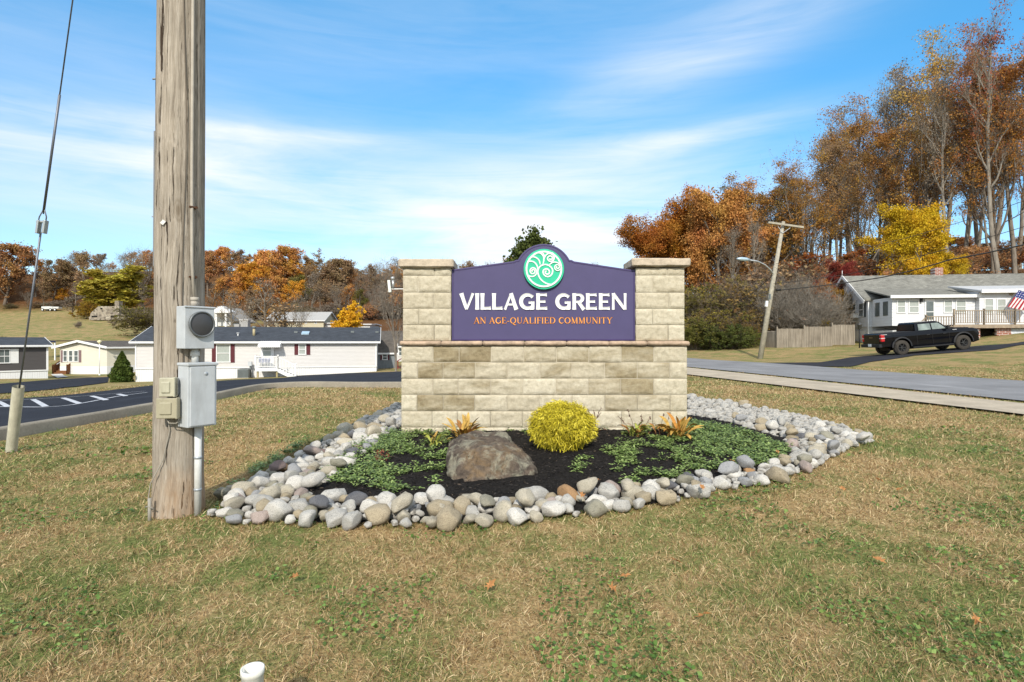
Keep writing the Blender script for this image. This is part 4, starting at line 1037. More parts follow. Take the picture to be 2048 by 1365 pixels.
# withered hostas
def hosta(px,py,Y,n,hgt,cols,label,stalks=0,seed=0,wid=.06,green=0):
    g=random.Random(seed); p=at(px,py,Y); z0=h(p.x,Y)+.03; root=thing('withered_hosta',label,'plant',(p.x,Y,z0),group='withered plants along the foot of the wall')
    for kind,cnt in (('leaves',n),('leaves_brown',int(n*.35))):
        b=MB()
        for k in range(cnt):
            a=g.uniform(0,6.28); L=hgt*g.uniform(.5,1.15); wd=wid*g.uniform(.35,.85); lean=g.uniform(.15,1.1); curl=g.uniform(.3,1.4); tw=g.uniform(-1,1)
            pts=[]; q=Vector((g.uniform(-.05,.05),g.uniform(-.05,.05),0)); dirv=Vector((math.cos(a)*lean,math.sin(a)*lean,1)).normalized()
            for s_ in range(8):
                pts.append(q.copy()); q+=dirv*L/7; dirv=(dirv+Vector((math.cos(a)*.12*curl,math.sin(a)*.12*curl,-.26*curl*(s_/4)))).normalized()
            vs=[]
            for s_,pp in enumerate(pts):
                t=s_/7; w_=wd*(.08 if t<.35 else math.sin(math.pi*min(1,(t-.3)/.72))**.8*.5+.02); sd=Vector((-math.sin(a+tw*t),math.cos(a+tw*t),.35*tw)).normalized()
                vs+= [pp-sd*w_+Vector((0,0,w_*.5)),pp,pp+sd*w_+Vector((0,0,w_*.5))]
            fs=[]
            for s_ in range(7):
                i_=s_*3; fs+=[(i_,i_+1,i_+4,i_+3),(i_+1,i_+2,i_+5,i_+4)]
            b.add(vs,fs,0,True)
        c=cols[0] if kind=='leaves' else cols[1]
        b.build(kind,simple('withered_leaf',c,.7,var=.4,scale=22),root,fixn=False)
    if stalks:
        for k in range(stalks):
            b=MB(); a=g.uniform(-.5,.5); x=g.uniform(-.12,.12); top=g.uniform(.22,.36); pts=[Vector((x,0,0)),Vector((x+a*.1,g.uniform(-.04,.04),top*.6)),Vector((x+a*.28,g.uniform(-.05,.05),top))]
            b.tube(pts,.0025,5); 
            for j in range(7):
                q=pts[1].lerp(pts[2],g.uniform(.2,1)); b.add([q,q+Vector((g.uniform(-.02,.02),g.uniform(-.01,.01),.018)),q+Vector((g.uniform(-.02,.02),0,-.01))],[(0,1,2)])
            b.build('dry_stalk',simple('dry_stalk',(.11,.06,.045),.9),root,fixn=False)
Yc=(.42,.26,.06);Oc=(.30,.14,.04);Bc=(.17,.08,.04);Gc=(.30,.32,.06)
hosta(925,880,6.25,38,.31,(Yc,Oc),'clump of yellow and orange withered leaves behind the boulder',0,1,.06)
hosta(870,893,6.1,12,.20,(Gc,Yc),'low yellow-green withered plant left of the boulder, near the wall corner',0,2,.05)
hosta(1180,850,6.55,10,.22,(Bc,Bc),'dark brown dried plant with stalks right behind the golden bush',6,3,.04)
hosta(1268,850,6.5,24,.26,(Gc,Oc),'half-green withered plant with dry stalks at the foot of the wall',4,4,.055)
hosta(1320,852,6.6,10,.18,(Bc,Oc),'small brown shrivelled plant between the two taller yellow ones',2,5,.05)
hosta(1356,852,6.35,38,.32,(Yc,(.38,.17,.03)),'tall golden withered plant at the right-hand corner of the wall',0,6,.075)
# ground cover: low green sprigs
g=np.random.default_rng(11)
gc_polys=[[(800,868),(905,875),(900,960),(870,985),(780,1000),(735,985),(660,975),(640,960),(700,900),(760,870)],[(1215,880),(1290,862),(1400,850),(1480,868),(1580,905),(1560,930),(1430,955),(1260,985),(1230,960),(1225,930),(1205,905)],[(1140,930),(1180,920),(1185,950),(1150,955)],[(1000,852),(1060,848),(1240,845),(1370,848),(1370,860),(1200,868),(1080,880),(1000,868)],[(880,865),(1000,860),(1040,872),(900,880)],[(470,985),(430,1000),(560,915),(620,885),(600,905),(520,960)]]
parts=[]
P=[]
for k,pl in enumerate(gc_polys):
    W=[(lambda v:(v.x,v.y))(gp(a,b)) for a,b in pl]; xs=[a for a,b in W]; ys=[b for a,b in W]; ar=(max(xs)-min(xs))*(max(ys)-min(ys))
    n=int(ar*[330,360,160,170,170,330][k]); x=g.uniform(min(xs),max(xs),n); y=g.uniform(min(ys),max(ys),n)
    m=inpoly(x,y,W); x=x[m];y=y[m]
    cl_=np.array([mnoise.noise(Vector((a*3.3,b*3.3,k*3.0)))+.35*mnoise.noise(Vector((a*9,b*9,1))) for a,b in zip(x,y)])
    thr=[.0,-.22,-.1,.05,-.15,-.3][k]
    if k==1: thr=np.where(x>1.9,-.45,.08)
    if k==0: thr=np.where(x<-1.0,-.30,.12)
    m=cl_>thr; P.append(np.stack([x[m],y[m]],1))
P=np.concatenate(P); nS=len(P); zS=H(P[:,0],P[:,1])+.03
C0=np.repeat(np.concatenate([P,zS[:,None]],1),16,0); n=len(C0)
hh=np.repeat(g.uniform(.02,.075,nS),16); ang=g.uniform(0,6.28,n); rr0=g.uniform(0,.055,n)
root=C0+np.stack([rr0*np.cos(ang),rr0*np.sin(ang),hh*g.uniform(.4,1,n)],1)
D=np.stack([np.cos(ang),np.sin(ang),g.uniform(-.1,.9,n)],1)
side=np.stack([-np.sin(ang),np.cos(ang),g.uniform(-.3,.3,n)],1)
V,q,t_,r=strands(root,D,g.uniform(.018,.038,n),g.uniform(.012,.020,n),.3,2,g=g,side=side)
# stems
C1=np.repeat(np.concatenate([P,zS[:,None]],1),4,0); n1=len(C1); D1=g.normal(size=(n1,3)); D1[:,2]=abs(D1[:,2])+.4
V1,q1,t1,r1=strands(C1,D1,g.uniform(.03,.07,n1),np.full(n1,.003),.2,2,g=g)
V,q,t_,r=merge([(V,q,t_,r),(V1,q1,t1,r1)])
tt=NT('groundcover_leaf'); a=tt.n('ShaderNodeAttribute',attribute_name='rnd').outputs['Fac']
cc=tt.ramp(a,[(0,(.05,.085,.02)),(.5,(.14,.215,.05)),(1,(.30,.38,.13))]); M_gc=tt.set(cc,.55,0,.25)
tag(npmesh('groundcover',V,[q,t_],M_gc,attrs={'rnd':r}),'low fresh green groundcover spreading over the dark mulch','groundcover',kind='stuff')
# mulch chips
g=np.random.default_rng(12); n=36000; x=g.uniform(-1.6,3.2,n); y=3.9+g.random(n)**1.3*5.2; m=inpoly(x,y,inner); x=x[m];y=y[m];n=len(x)
P0=np.stack([x,y,H(x,y)+.038+g.uniform(-.006,.012,n)],1); D=g.normal(size=(n,3)); D[:,2]*=.22
V,q,t_,r=strands(P0,D,g.uniform(.015,.045,n),g.uniform(.004,.010,n),.0,2,g=g)
tt=NT('mulch_chip'); a=tt.n('ShaderNodeAttribute',attribute_name='rnd').outputs['Fac']
M_ch=tt.set(tt.ramp(a,[(0,(.008,.007,.007)),(.6,(.024,.021,.019)),(.93,(.05,.044,.04)),(1,(.16,.12,.085))]),.9,0,.2)
tag(npmesh('mulch_chips',V,[q,t_],M_ch,attrs={'rnd':r}),'shredded dark bark chips over the planting bed','mulch',kind='stuff')
# dry twig and reddish dead sprig in the left groundcover
b=MB(); v=at(770,932,5.35); b.tube([(0,0,0),(-.11,.02,.012),(-.2,.0,.005)],[.004,.005,.003],5); b.tube([(-.03,0,.01),(-.12,.05,.1)],.0025,4)
for k in range(60): 
    q=Vector((random.uniform(-.1,.03),random.uniform(-.03,.05),random.uniform(.02,.1))); b.add([q,q+Vector((random.uniform(-.02,.02),0,.015)),q+Vector((.01,random.uniform(-.02,.02),-.01))],[(0,1,2)],1)
o=b.build('dead_twig',[simple('dry_twig',(.22,.17,.13),.9),simple('red_dead_leaf',(.20,.06,.04),.8)],None,fixn=False); o.location=(v.x,v.y,h(v.x,v.y)+.045); tag(o,'dead twig with reddish dry leaves lying in the left groundcover','twig')
# drip hose along the left border
hp=[gp(*p) for p in ((640,905),(655,885),(690,866),(720,850),(745,838))]; b=MB(); b.tube([Vector((p.x-.06,p.y,p.z+.03)) for p in hp],.012,8)
o=b.build('edging_strip',simple('dark_green_plastic',(.03,.05,.04),.6)); tag(o,'thin dark plastic edging strip along the left border of stones','edging')

# ------------------------------------------------------------------ grass blades
g=np.random.default_rng(31)
def scatter(n,y0,y1,pw=1.0,spread=1.08,pad=1.2):
    y=np.exp(g.uniform(math.log(y0),math.log(y1),n)); x=g.uniform(-1,1,n)*(spread*y+pad)
    ok=np.ones(n,bool)
    for pl in no_grass: ok&=~inpoly(x,y,pl)
    ok&=~((x>WX0)&(x<WX1)&(y>WY0)&(y<WY1)); ok&=np.hypot(x-PX,y-PY)>.16
    return x[ok],y[ok]
x,y=scatter(760000,1.1,26)
# overhang a fringe onto the edges of the stones
z=H(x,y); n=len(x); root=np.stack([x,y,z-.005],1)
lay=np.array([0.0]); 
k_=np.clip(y/2.6,1,6)
Lg=g.uniform(.026,.070,n)*(1+.12*(k_-1)); Wd=g.uniform(.0013,.0029,n)*k_**.85
tuft=np.sin(x*9.3+np.sin(y*7.1)*2)*np.sin(y*8.7+np.sin(x*5.3)*2)*.5+.5
Lg*=.75+.6*tuft
az=g.uniform(0,6.28,n); ln=np.abs(g.normal(0,1.0,n))+.25
wave=np.sin(x*2.1+1.3*np.sin(y*1.7))*1.5
D=np.stack([np.cos(az)*ln+.25*np.cos(wave),np.sin(az)*ln+.25*np.sin(wave),np.ones(n)],1)
V,q,t_,r=strands(root,D,Lg,Wd,g.uniform(.1,.7,n),2,g=g)
r2=np.repeat(g.random(n),5)
M_bl=m_blade()
o=npmesh('lawn_grass',V,[q,t_],M_bl,attrs={'rnd':r,'rnd2':r2}); tag(o,'short patchy lawn grass, half dried to tan','grass',kind='stuff')
# broad-leaved weeds and clover
g=np.random.default_rng(32); x,y=scatter(52000,1.2,9)
s=np.array([mnoise.noise(Vector((a*1.4,b*1.4,5)))+.4*mnoise.noise(Vector((a*5,b*5,2))) for a,b in zip(x,y)]); m=s>.22; x=x[m];y=y[m]
n=len(x); P=np.stack([x,y,H(x,y)+g.uniform(.008,.035,n)],1); V,q=quads(P,g.uniform(.009,.020,n)*np.clip(y/3,1,2),g,.75,1.35)
tt=NT('weed_leaf'); a=tt.n('ShaderNodeAttribute',attribute_name='rnd').outputs['Fac']
M_wd=tt.set(tt.ramp(a,[(0,(.035,.075,.012)),(.5,(.085,.16,.028)),(1,(.19,.27,.07))]),.55,0,.25)
tag(npmesh('clover_weeds',V,[q],M_wd,attrs={'rnd':np.repeat(g.random(n),4)}),'low clover and broad-leaved weeds among the lawn grass','weeds',kind='stuff')
# fallen leaves, each its own
M_lf=simple('fallen_leaf',(.36,.17,.06),.8,var=.35,scale=30)
def leafmesh(seed):
    g_=random.Random(seed); b=MB(); n=14; vs=[(0,0,.006)]
    for k in range(n):
        a=2*math.pi*k/n; r_=(.036 if k%2 else .018)*g_.uniform(.8,1.3)*(1.25 if abs(math.cos(a))>.7 else .9); vs.append((r_*math.cos(a),r_*math.sin(a),g_.uniform(-.004,.018)))
    b.add(vs,[(0,k+1,(k+1)%n+1) for k in range(n)]); b.tube([(-.02,0,.004),(-.06,.005,.01)],.0012,4)
    o=b.build('fallen_leaf',M_lf,fixn=False); return o
lp=[(1685,990,'tan leaf on the right-hand lawn below the stone corner'),(1760,972,'dull orange leaf on the lawn right of the stone corner'),(1800,990,'brown leaf on the right-hand lawn, right of two others'),(1405,1008,'orange leaf caught on the front stones near the right groundcover'),(1190,992,'rust-coloured leaf among the front stones below the golden bush'),(1165,1025,'brown leaf at the grass edge below the golden bush'),(1352,1140,'pale tan leaf on the lawn below the slanting edge of stones'),(1225,1195,'orange leaf flat on the lawn below the middle stones'),(1250,1170,'tiny orange leaf on the front lawn centre'),(1760,1137,'brown leaf lying on the lawn far below the stone corner'),(1408,1252,'pale orange leaf on the near lawn right of centre'),(1952,1262,'yellow leaf standing in the near grass at the far right'),(1555,930,'orange leaf on the stones by the slanting edge'),(1035,960,'orange leaf on the mulch right of the boulder'),(1465,950,'rusty leaf between stones under the right groundcover'),(590,1170,'dark brown leaf in the left front grass'),(980,1190,'tan curled leaf in the grass below the boulder')]
for k,(a,b_,l) in enumerate(lp):
    o=leafmesh(k); v=gp(a,b_); o.location=(v.x,v.y,v.z+(.045 if b_>1060 or a>1600 else .12)); o.rotation_euler=(random.uniform(-.5,.5),random.uniform(-.5,.5),random.uniform(0,6)); o.scale=(.72,.72,.72); tag(o,l,'leaf','fallen leaves on lawn and stones')
# ------------------------------------------------------------------ left side homes
class Frame:
    """a vertical facade plane: u runs along it, v into the depth, z up from the base"""
    def __init__(s,x0,y0,x1,y1,z0):
        s.o=Vector((x0,y0)); s.d=(Vector((x1,y1))-s.o); s.len=s.d.length; s.d.normalize(); s.yaw=math.atan2(s.d.y,s.d.x); s.z0=z0; s.n=Vector((-s.d.y,s.d.x))
    def uz(s,px,py,v=0):
        k=(px-CX)/F; o=s.o+s.n*v   # (o+d u).x = k (o+d u).y
        u=(k*o.y-o.x)/(s.d.x-k*s.d.y); Y=o.y+s.d.y*u
        return u, EYE-(py-CY)*Y/F-s.z0
    def loc(s): return (s.o.x,s.o.y,s.z0)
M_wsid=siding('white_vinyl_siding',(.60,.58,.56)); M_csid=siding('cream_vinyl_siding',(.68,.64,.53)); M_dsid=siding('charcoal_siding',(.075,.068,.066))
M_wtr=simple('white_trim',(.78,.78,.77),.5,var=.04); M_skirt=siding('white_skirting',(.74,.74,.74),.16,vert=True)
M_roofd=shingle('dark_shingles',(.058,.066,.080)); M_roofb=shingle('brown_grey_shingles',(.12,.105,.09)); M_roofg=shingle('grey_shingles',(.25,.245,.215))
M_shut=simple('burgundy_shutter',(.115,.028,.035),.6); M_shp=simple('mauve_shutter',(.20,.13,.13),.6)
M_gls=simple('window_glass',(.10,.12,.12),.12,var=.3,scale=1.5,spec=.8); M_blind=simple('blind_behind_glass',(.36,.39,.36),.25,var=.08,spec=.6)
M_metal=simple('painted_metal_grey',(.16,.18,.18),.5); M_wood=simple('brown_deck_wood',(.18,.075,.03),.8,var=.3)
def window(parent,u0,u1,z0,z1,y=-.0,shut=None,shw=.32,double=True,pane=None,mull=0,frame=M_wtr,shw2=None):
    b=MB(); f=.07; yo=y-.03
    b.box(((u0+u1)/2,yo,z1-f/2),(u1-u0,.06,f)); b.box(((u0+u1)/2,yo,z0+f/2),(u1-u0+.05,.09,f)); b.box((u0+f/2,yo,(z0+z1)/2),(f,.058,z1-z0-2*f)); b.box((u1-f/2,yo,(z0+z1)/2),(f,.058,z1-z0-2*f))
    if double: b.box(((u0+u1)/2,yo,(z0+z1)/2),(u1-u0-2*f,.05,.05))
    for k in range(mull):
        x=u0+f+(u1-u0-2*f)*(k+1)/(mull+1); b.box((x,yo+.005,(z0+z1)/2),(.025,.035,z1-z0-2*f))
    w_=b.build('window',frame,parent)
    b=MB(); b.box(((u0+u1)/2,y-.008,(z0+z1)/2),(u1-u0-2*f+.01,.012,z1-z0-2*f+.01)); b.build('pane',pane or M_blind,w_)
    if shut:
        for s_,uu in ((-1,u0-shw/2-.02),(1,u1+shw/2+.02)):
            b=MB(); b.box((uu,y-.02,(z0+z1)/2),(shw,.04,z1-z0)); 
            for k in range(int((z1-z0)/.1)): b.box((uu,y-.042,z0+.07+k*.1),(shw-.09,.012,.05),M=Matrix.Rotation(R(20),3,'X'))
            b.build('shutter',shut,parent)
    return w_
def gable_roof(parent,u0,u1,v0,v1,ze,zr,mat,oh=.35,th=.10,trim=M_wtr,name='roof',rv=None):
    """ridge along u"""
    vr=(v0+v1)/2 if rv is None else rv; b=MB(); a=u0-oh; c=u1+oh
    sl=(zr-ze)/(vr-v0); f0=v0-oh; zf=ze-sl*oh; sl2=(zr-ze)/(v1-vr); f1=v1+oh; zb=ze-sl2*oh
    for (va,za,vb,zb_) in ((f0,zf,vr,zr),(vr,zr,f1,zb)):
        b.add([(a,va,za),(c,va,za),(c,vb,zb_),(a,vb,zb_),(a,va,za-th),(c,va,za-th),(c,vb,zb_-th),(a,vb,zb_-th)],[(0,1,2,3),(7,6,5,4),(0,4,5,1),(1,5,6,2),(2,6,7,3),(3,7,4,0)],0)
    r_=b.build(name,mat,parent)
    b=MB(); b.box(((a+c)/2,f0-.03,zf-th/2+.01),(c-a+.04,.09,.15)); b.box(((a+c)/2,v0-oh/2,zf-.16),(c-a,oh,.02))
    for x in (a-.012,c+.012):
        b.bar((x,f0,zf-th/2+.0),(x,vr,zr-th/2+.0),.03,.16); b.bar((x,vr,zr-th/2),(x,f1,zb-th/2),.03,.16)
    b.build('gutter',trim,r_)
    return r_
def walls(parent,u0,u1,v0,v1,z0,z1,mat,zr=None,rv=None,name='wall'):
    b=MB(); vr=(v0+v1)/2 if rv is None else rv
    b.add([(u0,v0,z0),(u1,v0,z0),(u1,v1,z0),(u0,v1,z0),(u0,v0,z1),(u1,v0,z1),(u1,v1,z1),(u0,v1,z1)],[(0,1,5,4),(1,2,6,5),(2,3,7,6),(3,0,4,7),(4,5,6,7)])
    if zr: b.add([(u0,v0,z1),(u0,vr,zr),(u0,v1,z1),(u1,v0,z1),(u1,vr,zr),(u1,v1,z1)],[(0,1,2),(3,5,4)])
    return b.build(name,mat,parent)
# ---- the long white mobile home
fr=Frame(-29.8,45,-11.65,49,-2.2); hm=thing('mobile_home','long white single-storey mobile home with dark roof, burgundy shutters and small porch','house',fr.loc(),fr.yaw)
Lh=fr.len; zb=-.985-fr.z0; ze=1.22-fr.z0; zr=2.46-fr.z0
walls(hm,0,Lh,0,8.2,zb,ze,M_wsid,zr-.12)
b=MB(); b.box((Lh/2,4.1,zb/2),(Lh-.04,8.16,zb+.02)); b.build('skirting',M_skirt,hm)
b=MB(); b.box((Lh/2,-.02,zb),(Lh,.05,.07)); b.box((.05,-.015,(zb+ze)/2),(.1,.05,ze-zb)); b.box((Lh-.05,-.015,(zb+ze)/2),(.1,.05,ze-zb)); b.build('corner_trim',M_wtr,hm)
gr=gable_roof(hm,0,Lh,0,8.2,ze,zr,M_roofd,.3)
for x0,x1,y0,y1,sh in ((432.5,461,688,725.5,.26*2.2/2),(597,612.5,688.5,710,.32)):
    u0,zt=fr.uz(x0,y0); u1,z0_=fr.uz(x1,y1); window(hm,u0,u1,z0_,zt,0,M_shut,.30)
# far-left window next to the pole, partly hidden
du0,_=fr.uz(522,700); du1,_=fr.uz(548,700); dz=zb
b=MB(); b.box(((du0+du1)/2,-.03,dz+1.03),(du1-du0,.06,2.06)); dr=b.build('door',M_wtr,hm)
b=MB(); b.box(((du0+du1)/2-.03,-.065,dz+1.42),(.6,.012,1.15)); b.box(((du0+du1)/2-.03,-.07,dz+1.38),(.6,.02,.05),1); b.build('door_pane',[M_blind,M_wtr],dr)
b=MB(); b.cyl((du1-.1,-.06,dz+1.0),(du1-.1,-.11,dz+1.0),.03,8); b.build('door_handle',M_metal,dr)
# awning
a0,_=fr.uz(516,690,-.9); a1,_=fr.uz(560,690,-.9); b=MB(); zt=ze-.0
n=22; vs=[]
for k in range(n+1):
    u=a0+(a1-a0)*k/n; dzz=.02*(k%2); vs+=[(u,-.02,zt-.02+dzz),(u,-1.0,zt-.35+dzz),(u,-1.02,zt-.55+ (0.05 if k%2 else 0))]
b.add(vs,[(k*3+i,k*3+i+1,k*3+i+4,k*3+i+3) for k in range(n) for i in (0,1)]); b.add([(a0,-.02,zt-.02),(a0,-1.0,zt-.35),(a0,-1.02,zt-.55),(a0,-.02,zt-.5)],[(0,1,2,3)]); b.add([(a1,-.02,zt-.02),(a1,-1.0,zt-.35),(a1,-1.02,zt-.55),(a1,-.02,zt-.5)],[(0,3,2,1)])
b.build('awning',M_wtr,hm,fixn=False)
# porch
pv=-1.7; p0,_=fr.uz(511,700,pv); p1,_=fr.uz(556,700,pv); pz=zb+.02
def railing(name,parent,a,b_,hgt,mat,nb,post=True,bw=.035):
    m=MB(); a=Vector(a); b_=Vector(b_); m.bar(a+Vector((0,0,hgt)),b_+Vector((0,0,hgt)),.09,.06); m.bar(a+Vector((0,0,.12)),b_+Vector((0,0,.12)),.05,.05)
    for k in range(1,nb):
        p=a.lerp(b_,k/nb); m.bar(p+Vector((0,0,.12)),p+Vector((0,0,hgt)),bw)
    r_=m.build(name,mat,parent)
    if post:
        for p in (a,b_):
            m=MB(); m.box(p+Vector((0,0,hgt/2+.03)),(.11,.11,hgt+.14)); m.box(p+Vector((0,0,hgt+.12)),(.14,.14,.04)); m.build('rail_post',mat,r_)
    return r_
b=MB(); b.box(((p0+p1)/2,pv/2,pz-.03),(p1-p0,-pv,.06)); b.box(((p0+p1)/2,pv-.03,pz-.13),(p1-p0,.05,.24)); b.build('porch_deck',M_wtr,hm)
railing('porch_railing',hm,(p0,pv,pz),(p1,pv,pz),.92,M_wtr,15); railing('porch_railing',hm,(p0,pv,pz),(p0,-.06,pz),.92,M_wtr,10,False)
s1,_=fr.uz(594,740,pv); s1=p1+ (s1-p1)*.93; zend=.55
railing('stair_railing',hm,(p1,pv,pz),(s1,pv,zend),.88,M_wtr,12)
b=MB()
for k in range(6): b.box((p1+(s1-p1)*(k+.5)/6,pv/2-.3,pz-(pz-zend+.0)*(k+1)/6.2),((s1-p1)/6,-pv-.6,.07))
b.bar((p1,pv+.02,pz-.2),(s1,pv+.02,zend-.2),.05,.26); b.build('porch_steps',M_wtr,hm)
M_tpost=simple('treated_post',(.36,.30,.16),.8)
for u in (p0+.15,p1-.1):
    b=MB(); b.box((u,pv+.12,pz/2-.05),(.12,.12,pz)); b.build('porch_post',M_tpost,hm)
# roof vents, skylight
sl=(zr-ze)/4.1
def onroof(px,py):
    for k in range(30):
        v=k*.14
        u,z=fr.uz(px,py,v)
        if z<=ze+sl*v: return u,v,z
    return u,v,z
u,v,z=onroof(508,672); b=MB(); b.cyl((u,v,z-.1),(u,v,z+.62),.11,12,0); b.cyl((u,v,z+.62),(u,v,z+.82),.15,12,1); b.build('chimney_pipe',[simple('tan_pipe',(.40,.34,.20),.6),M_metal],gr)
u,v,z=onroof(476,672); b=MB(); b.cyl((u,v,z-.1),(u,v,z+.22),.05,10); b.cyl((u,v,z+.2),(u,v,z+.25),.12,10); b.build('roof_vent',M_wtr,gr)
for px,py in ((592,666),(705,665.5),(754,666)):
    u,v,z=onroof(px,py); b=MB(); b.box((u,v,z+.06),(.28,.2,.16)); b.build('roof_vent',M_metal,gr)
u,v,z=onroof(611,668); b=MB(); b.box((u,v,z+.06),(.62,.75,.12),M=Matrix.Rotation(math.atan(sl),3,'X')); b.build('skylight',simple('skylight_dome',(.40,.52,.60),.15,spec=.8),gr)
# small table with bluish cloth on the porch
u,_=fr.uz(529,700,-.95); P_=Vector(hm.location)+Matrix.Rotation(fr.yaw,3,'Z')@Vector((u,-.95,pz+.01))
tb=thing('porch_table','small round porch table under a blue and white cloth behind the white railing','table',P_)
b=MB(); b.lathe([(0,.74),(.42,.74),(.44,.72),(.40+.03,.5),(.41,.42)],24); b.build('cloth',simple('blue_white_cloth',(.40,.43,.62),.8,var=.35,scale=6),tb,fixn=False)
for k in range(3):
    a=k*2.09; b=MB(); b.tube([(0,0,.6),(.3*math.cos(a),.3*math.sin(a),0)],.018,6); b.build('leg',M_metal,tb)
# air conditioner by the skirting
def ac_unit(x,y,z,rz,label,grp=None,s=.8,col=None):
    t_=thing('air_conditioner',label,'air conditioner',(x,y,z),rz,grp); m=MB(); m.box((0,0,s*.48),(s,s,s*.86)); m.build('casing',M_metal,t_,bevel=.02)
    m=MB()
    for k in range(9): m.box((-s*.42+k*s*.105,-s*.5-.008,s*.48),(s*.03,.016,s*.72))
    m.build('grille',simple('dark_grille',(.05,.06,.06),.5),t_)
    m=MB(); m.lathe([(.05,s*.93),(s*.4,s*.93),(s*.42,s*.91)],20); m.box((0,0,s*.925),(s*.8,.02,.012)); m.build('fan_guard',simple('dark_guard',(.04,.045,.045),.5),t_)
    m=MB(); m.box((0,0,.02),(s*1.15,s*1.15,.07)); m.build('pad',M_conc,t_)
    return t_
p=gp(488,757); q=fr.o+fr.d*fr.uz(488,740,-.7)[0]+fr.n*-.7; ac_unit(q.x,q.y,h(q.x,q.y),fr.yaw,'grey air conditioner against the white skirting left of the small porch',None,.82)
q=fr.o+fr.d*fr.uz(501,740,-.35)[0]+fr.n*-.35; t_=thing('electric_pedestal','slim grey utility pedestal between the air conditioner and the porch','utility box',(q.x,q.y,h(q.x,q.y)))
b=MB(); b.box((0,0,.55),(.12,.1,1.1)); b.build('post',M_metal,t_); b=MB(); b.box((0,-.06,1.15),(.3,.16,.34)); b.build('box',M_gal,t_)
# ---- charcoal home at the far left
f2=Frame(-40.75-14*math.cos(R(48)),50-14*math.sin(R(48)),-40.75,50,-2.1); h2=thing('mobile_home','charcoal-sided mobile home with white trim cut off by the left edge','house',f2.loc(),f2.yaw)
L2=f2.len; _,ze2=f2.uz(96,690); _,zb2=f2.uz(96,740); zr2=ze2+.62
walls(h2,0,L2,0,7.5,zb2,ze2,M_dsid,zr2-.05); b=MB(); b.box((L2/2,3.75,zb2/2-.3),(L2-.04,7.46,zb2+.6)); b.build('skirting',M_skirt,h2)
_,zr2=f2.uz(76,675,3.75); gable_roof(h2,0,L2,0,7.5,ze2,zr2,M_roofd,.3)
b=MB(); b.box((L2-.07,-.02,(zb2+ze2)/2),(.14,.06,ze2-zb2)); b.box((L2/2,-.02,zb2-.03),(L2,.05,.1)); b.build('corner_trim',M_wtr,h2)
u0,zt=f2.uz(-14,698.5); u1,zb_=f2.uz(21,727); window(h2,u0,u1,zb_,zt,0,M_wtr,.5,pane=M_gls,mull=2)
# ramp of things beside it: ac, meter post
q=gp(71,754); ac_unit(q.x,q.y-.2,h(q.x,q.y),f2.yaw,'dark green-grey air conditioner in front of the charcoal home',None,.85)
q=gp(52,754); t_=thing('utility_cabinet','pale green metal utility cabinet left of the dark air conditioner','utility box',(q.x,q.y,h(q.x,q.y)),f2.yaw); b=MB(); b.box((0,0,.36),(.75,.5,.78)); b.build('cabinet',simple('pale_green_paint',(.38,.42,.26),.6),t_,bevel=.02); b=MB(); b.box((0,0,.77),(.8,.55,.05)); b.build('lid',simple('pale_green_lid',(.42,.46,.30),.6),t_)
q=gp(37,757); t_=thing('meter_post','grey meter pedestal with white pipe in front of the charcoal home','utility box',(q.x,q.y,h(q.x,q.y)))
b=MB(); b.box((0,0,.5),(.2,.15,1.0)); b.build('post',M_gal,t_); b=MB(); b.box((.05,-.02,1.0),(.26,.2,.5),M=Matrix.Rotation(R(12),3,'Y')); b.build('box',M_metal,t_); b=MB(); b.cyl((-.2,0,0),(-.2,0,1.25),.04,8); b.build('pipe',M_wtr,t_)
# carport roof with dark metal, behind
c3=thing('carport','low carport with dark blue metal roof behind the charcoal home','carport',Vector((at(112,700,76).x,76,at(112,686,76).z-3.0)))
b=MB(); b.box((0,0,3.25),(3.1,4,.12)); b.box((0,-2.02,3.12),(3.1,.05,.16)); b.build('roof',simple('dark_blue_metal',(.03,.035,.07),.4,.3),c3)
for x in (-1.4,1.4):
    b=MB(); b.box((x,-1.9,1.6),(.12,.12,3.2)); b.build('post',M_wtr,c3)
# brown wooden steps at the end
q=gp(119,749); st_=thing('wooden_steps','brown wooden steps with railings between the charcoal and the cream home','steps',(q.x,q.y,h(q.x,q.y)))
b=MB()
for k in range(5): b.box((0,.3+.3*k,.1+.19*k),(1.5,.32,.19))
b.build('treads',M_wood,st_)
for s_ in (-1,1):
    b=MB(); b.prism([(0,0),(0,.95),(1.9,1.95),(3.2,1.95),(3.2,.9),(1.9,.9)],'x',s_*.80-.04,s_*.80+.04); b.box((s_*.80,.05,.55),(.1,.1,1.1)); b.build('side_railing',M_wood,st_)
b=MB(); b.box((0,2.5,.95),(1.6,1.6,.08)); b.build('landing',M_wood,st_)
b=MB(); b.bar((-.55,.3,1.1),(-.30,1.4,1.7),.05); b.build('handrail',M_wtr,st_)
# ---- cream home, gable end facing us
f3=Frame(at(120,700,64).x,64,at(214,700,64).x,64,-2.7); h3=thing('mobile_home','cream mobile home with its gable end, triple window and mauve shutters facing the road','house',f3.loc(),0)
_,e3=f3.uz(120,694.5); _,r3=f3.uz(160,683.5); W3=f3.len; _,zb3=f3.uz(160,733); D3=17; ang=R(26)
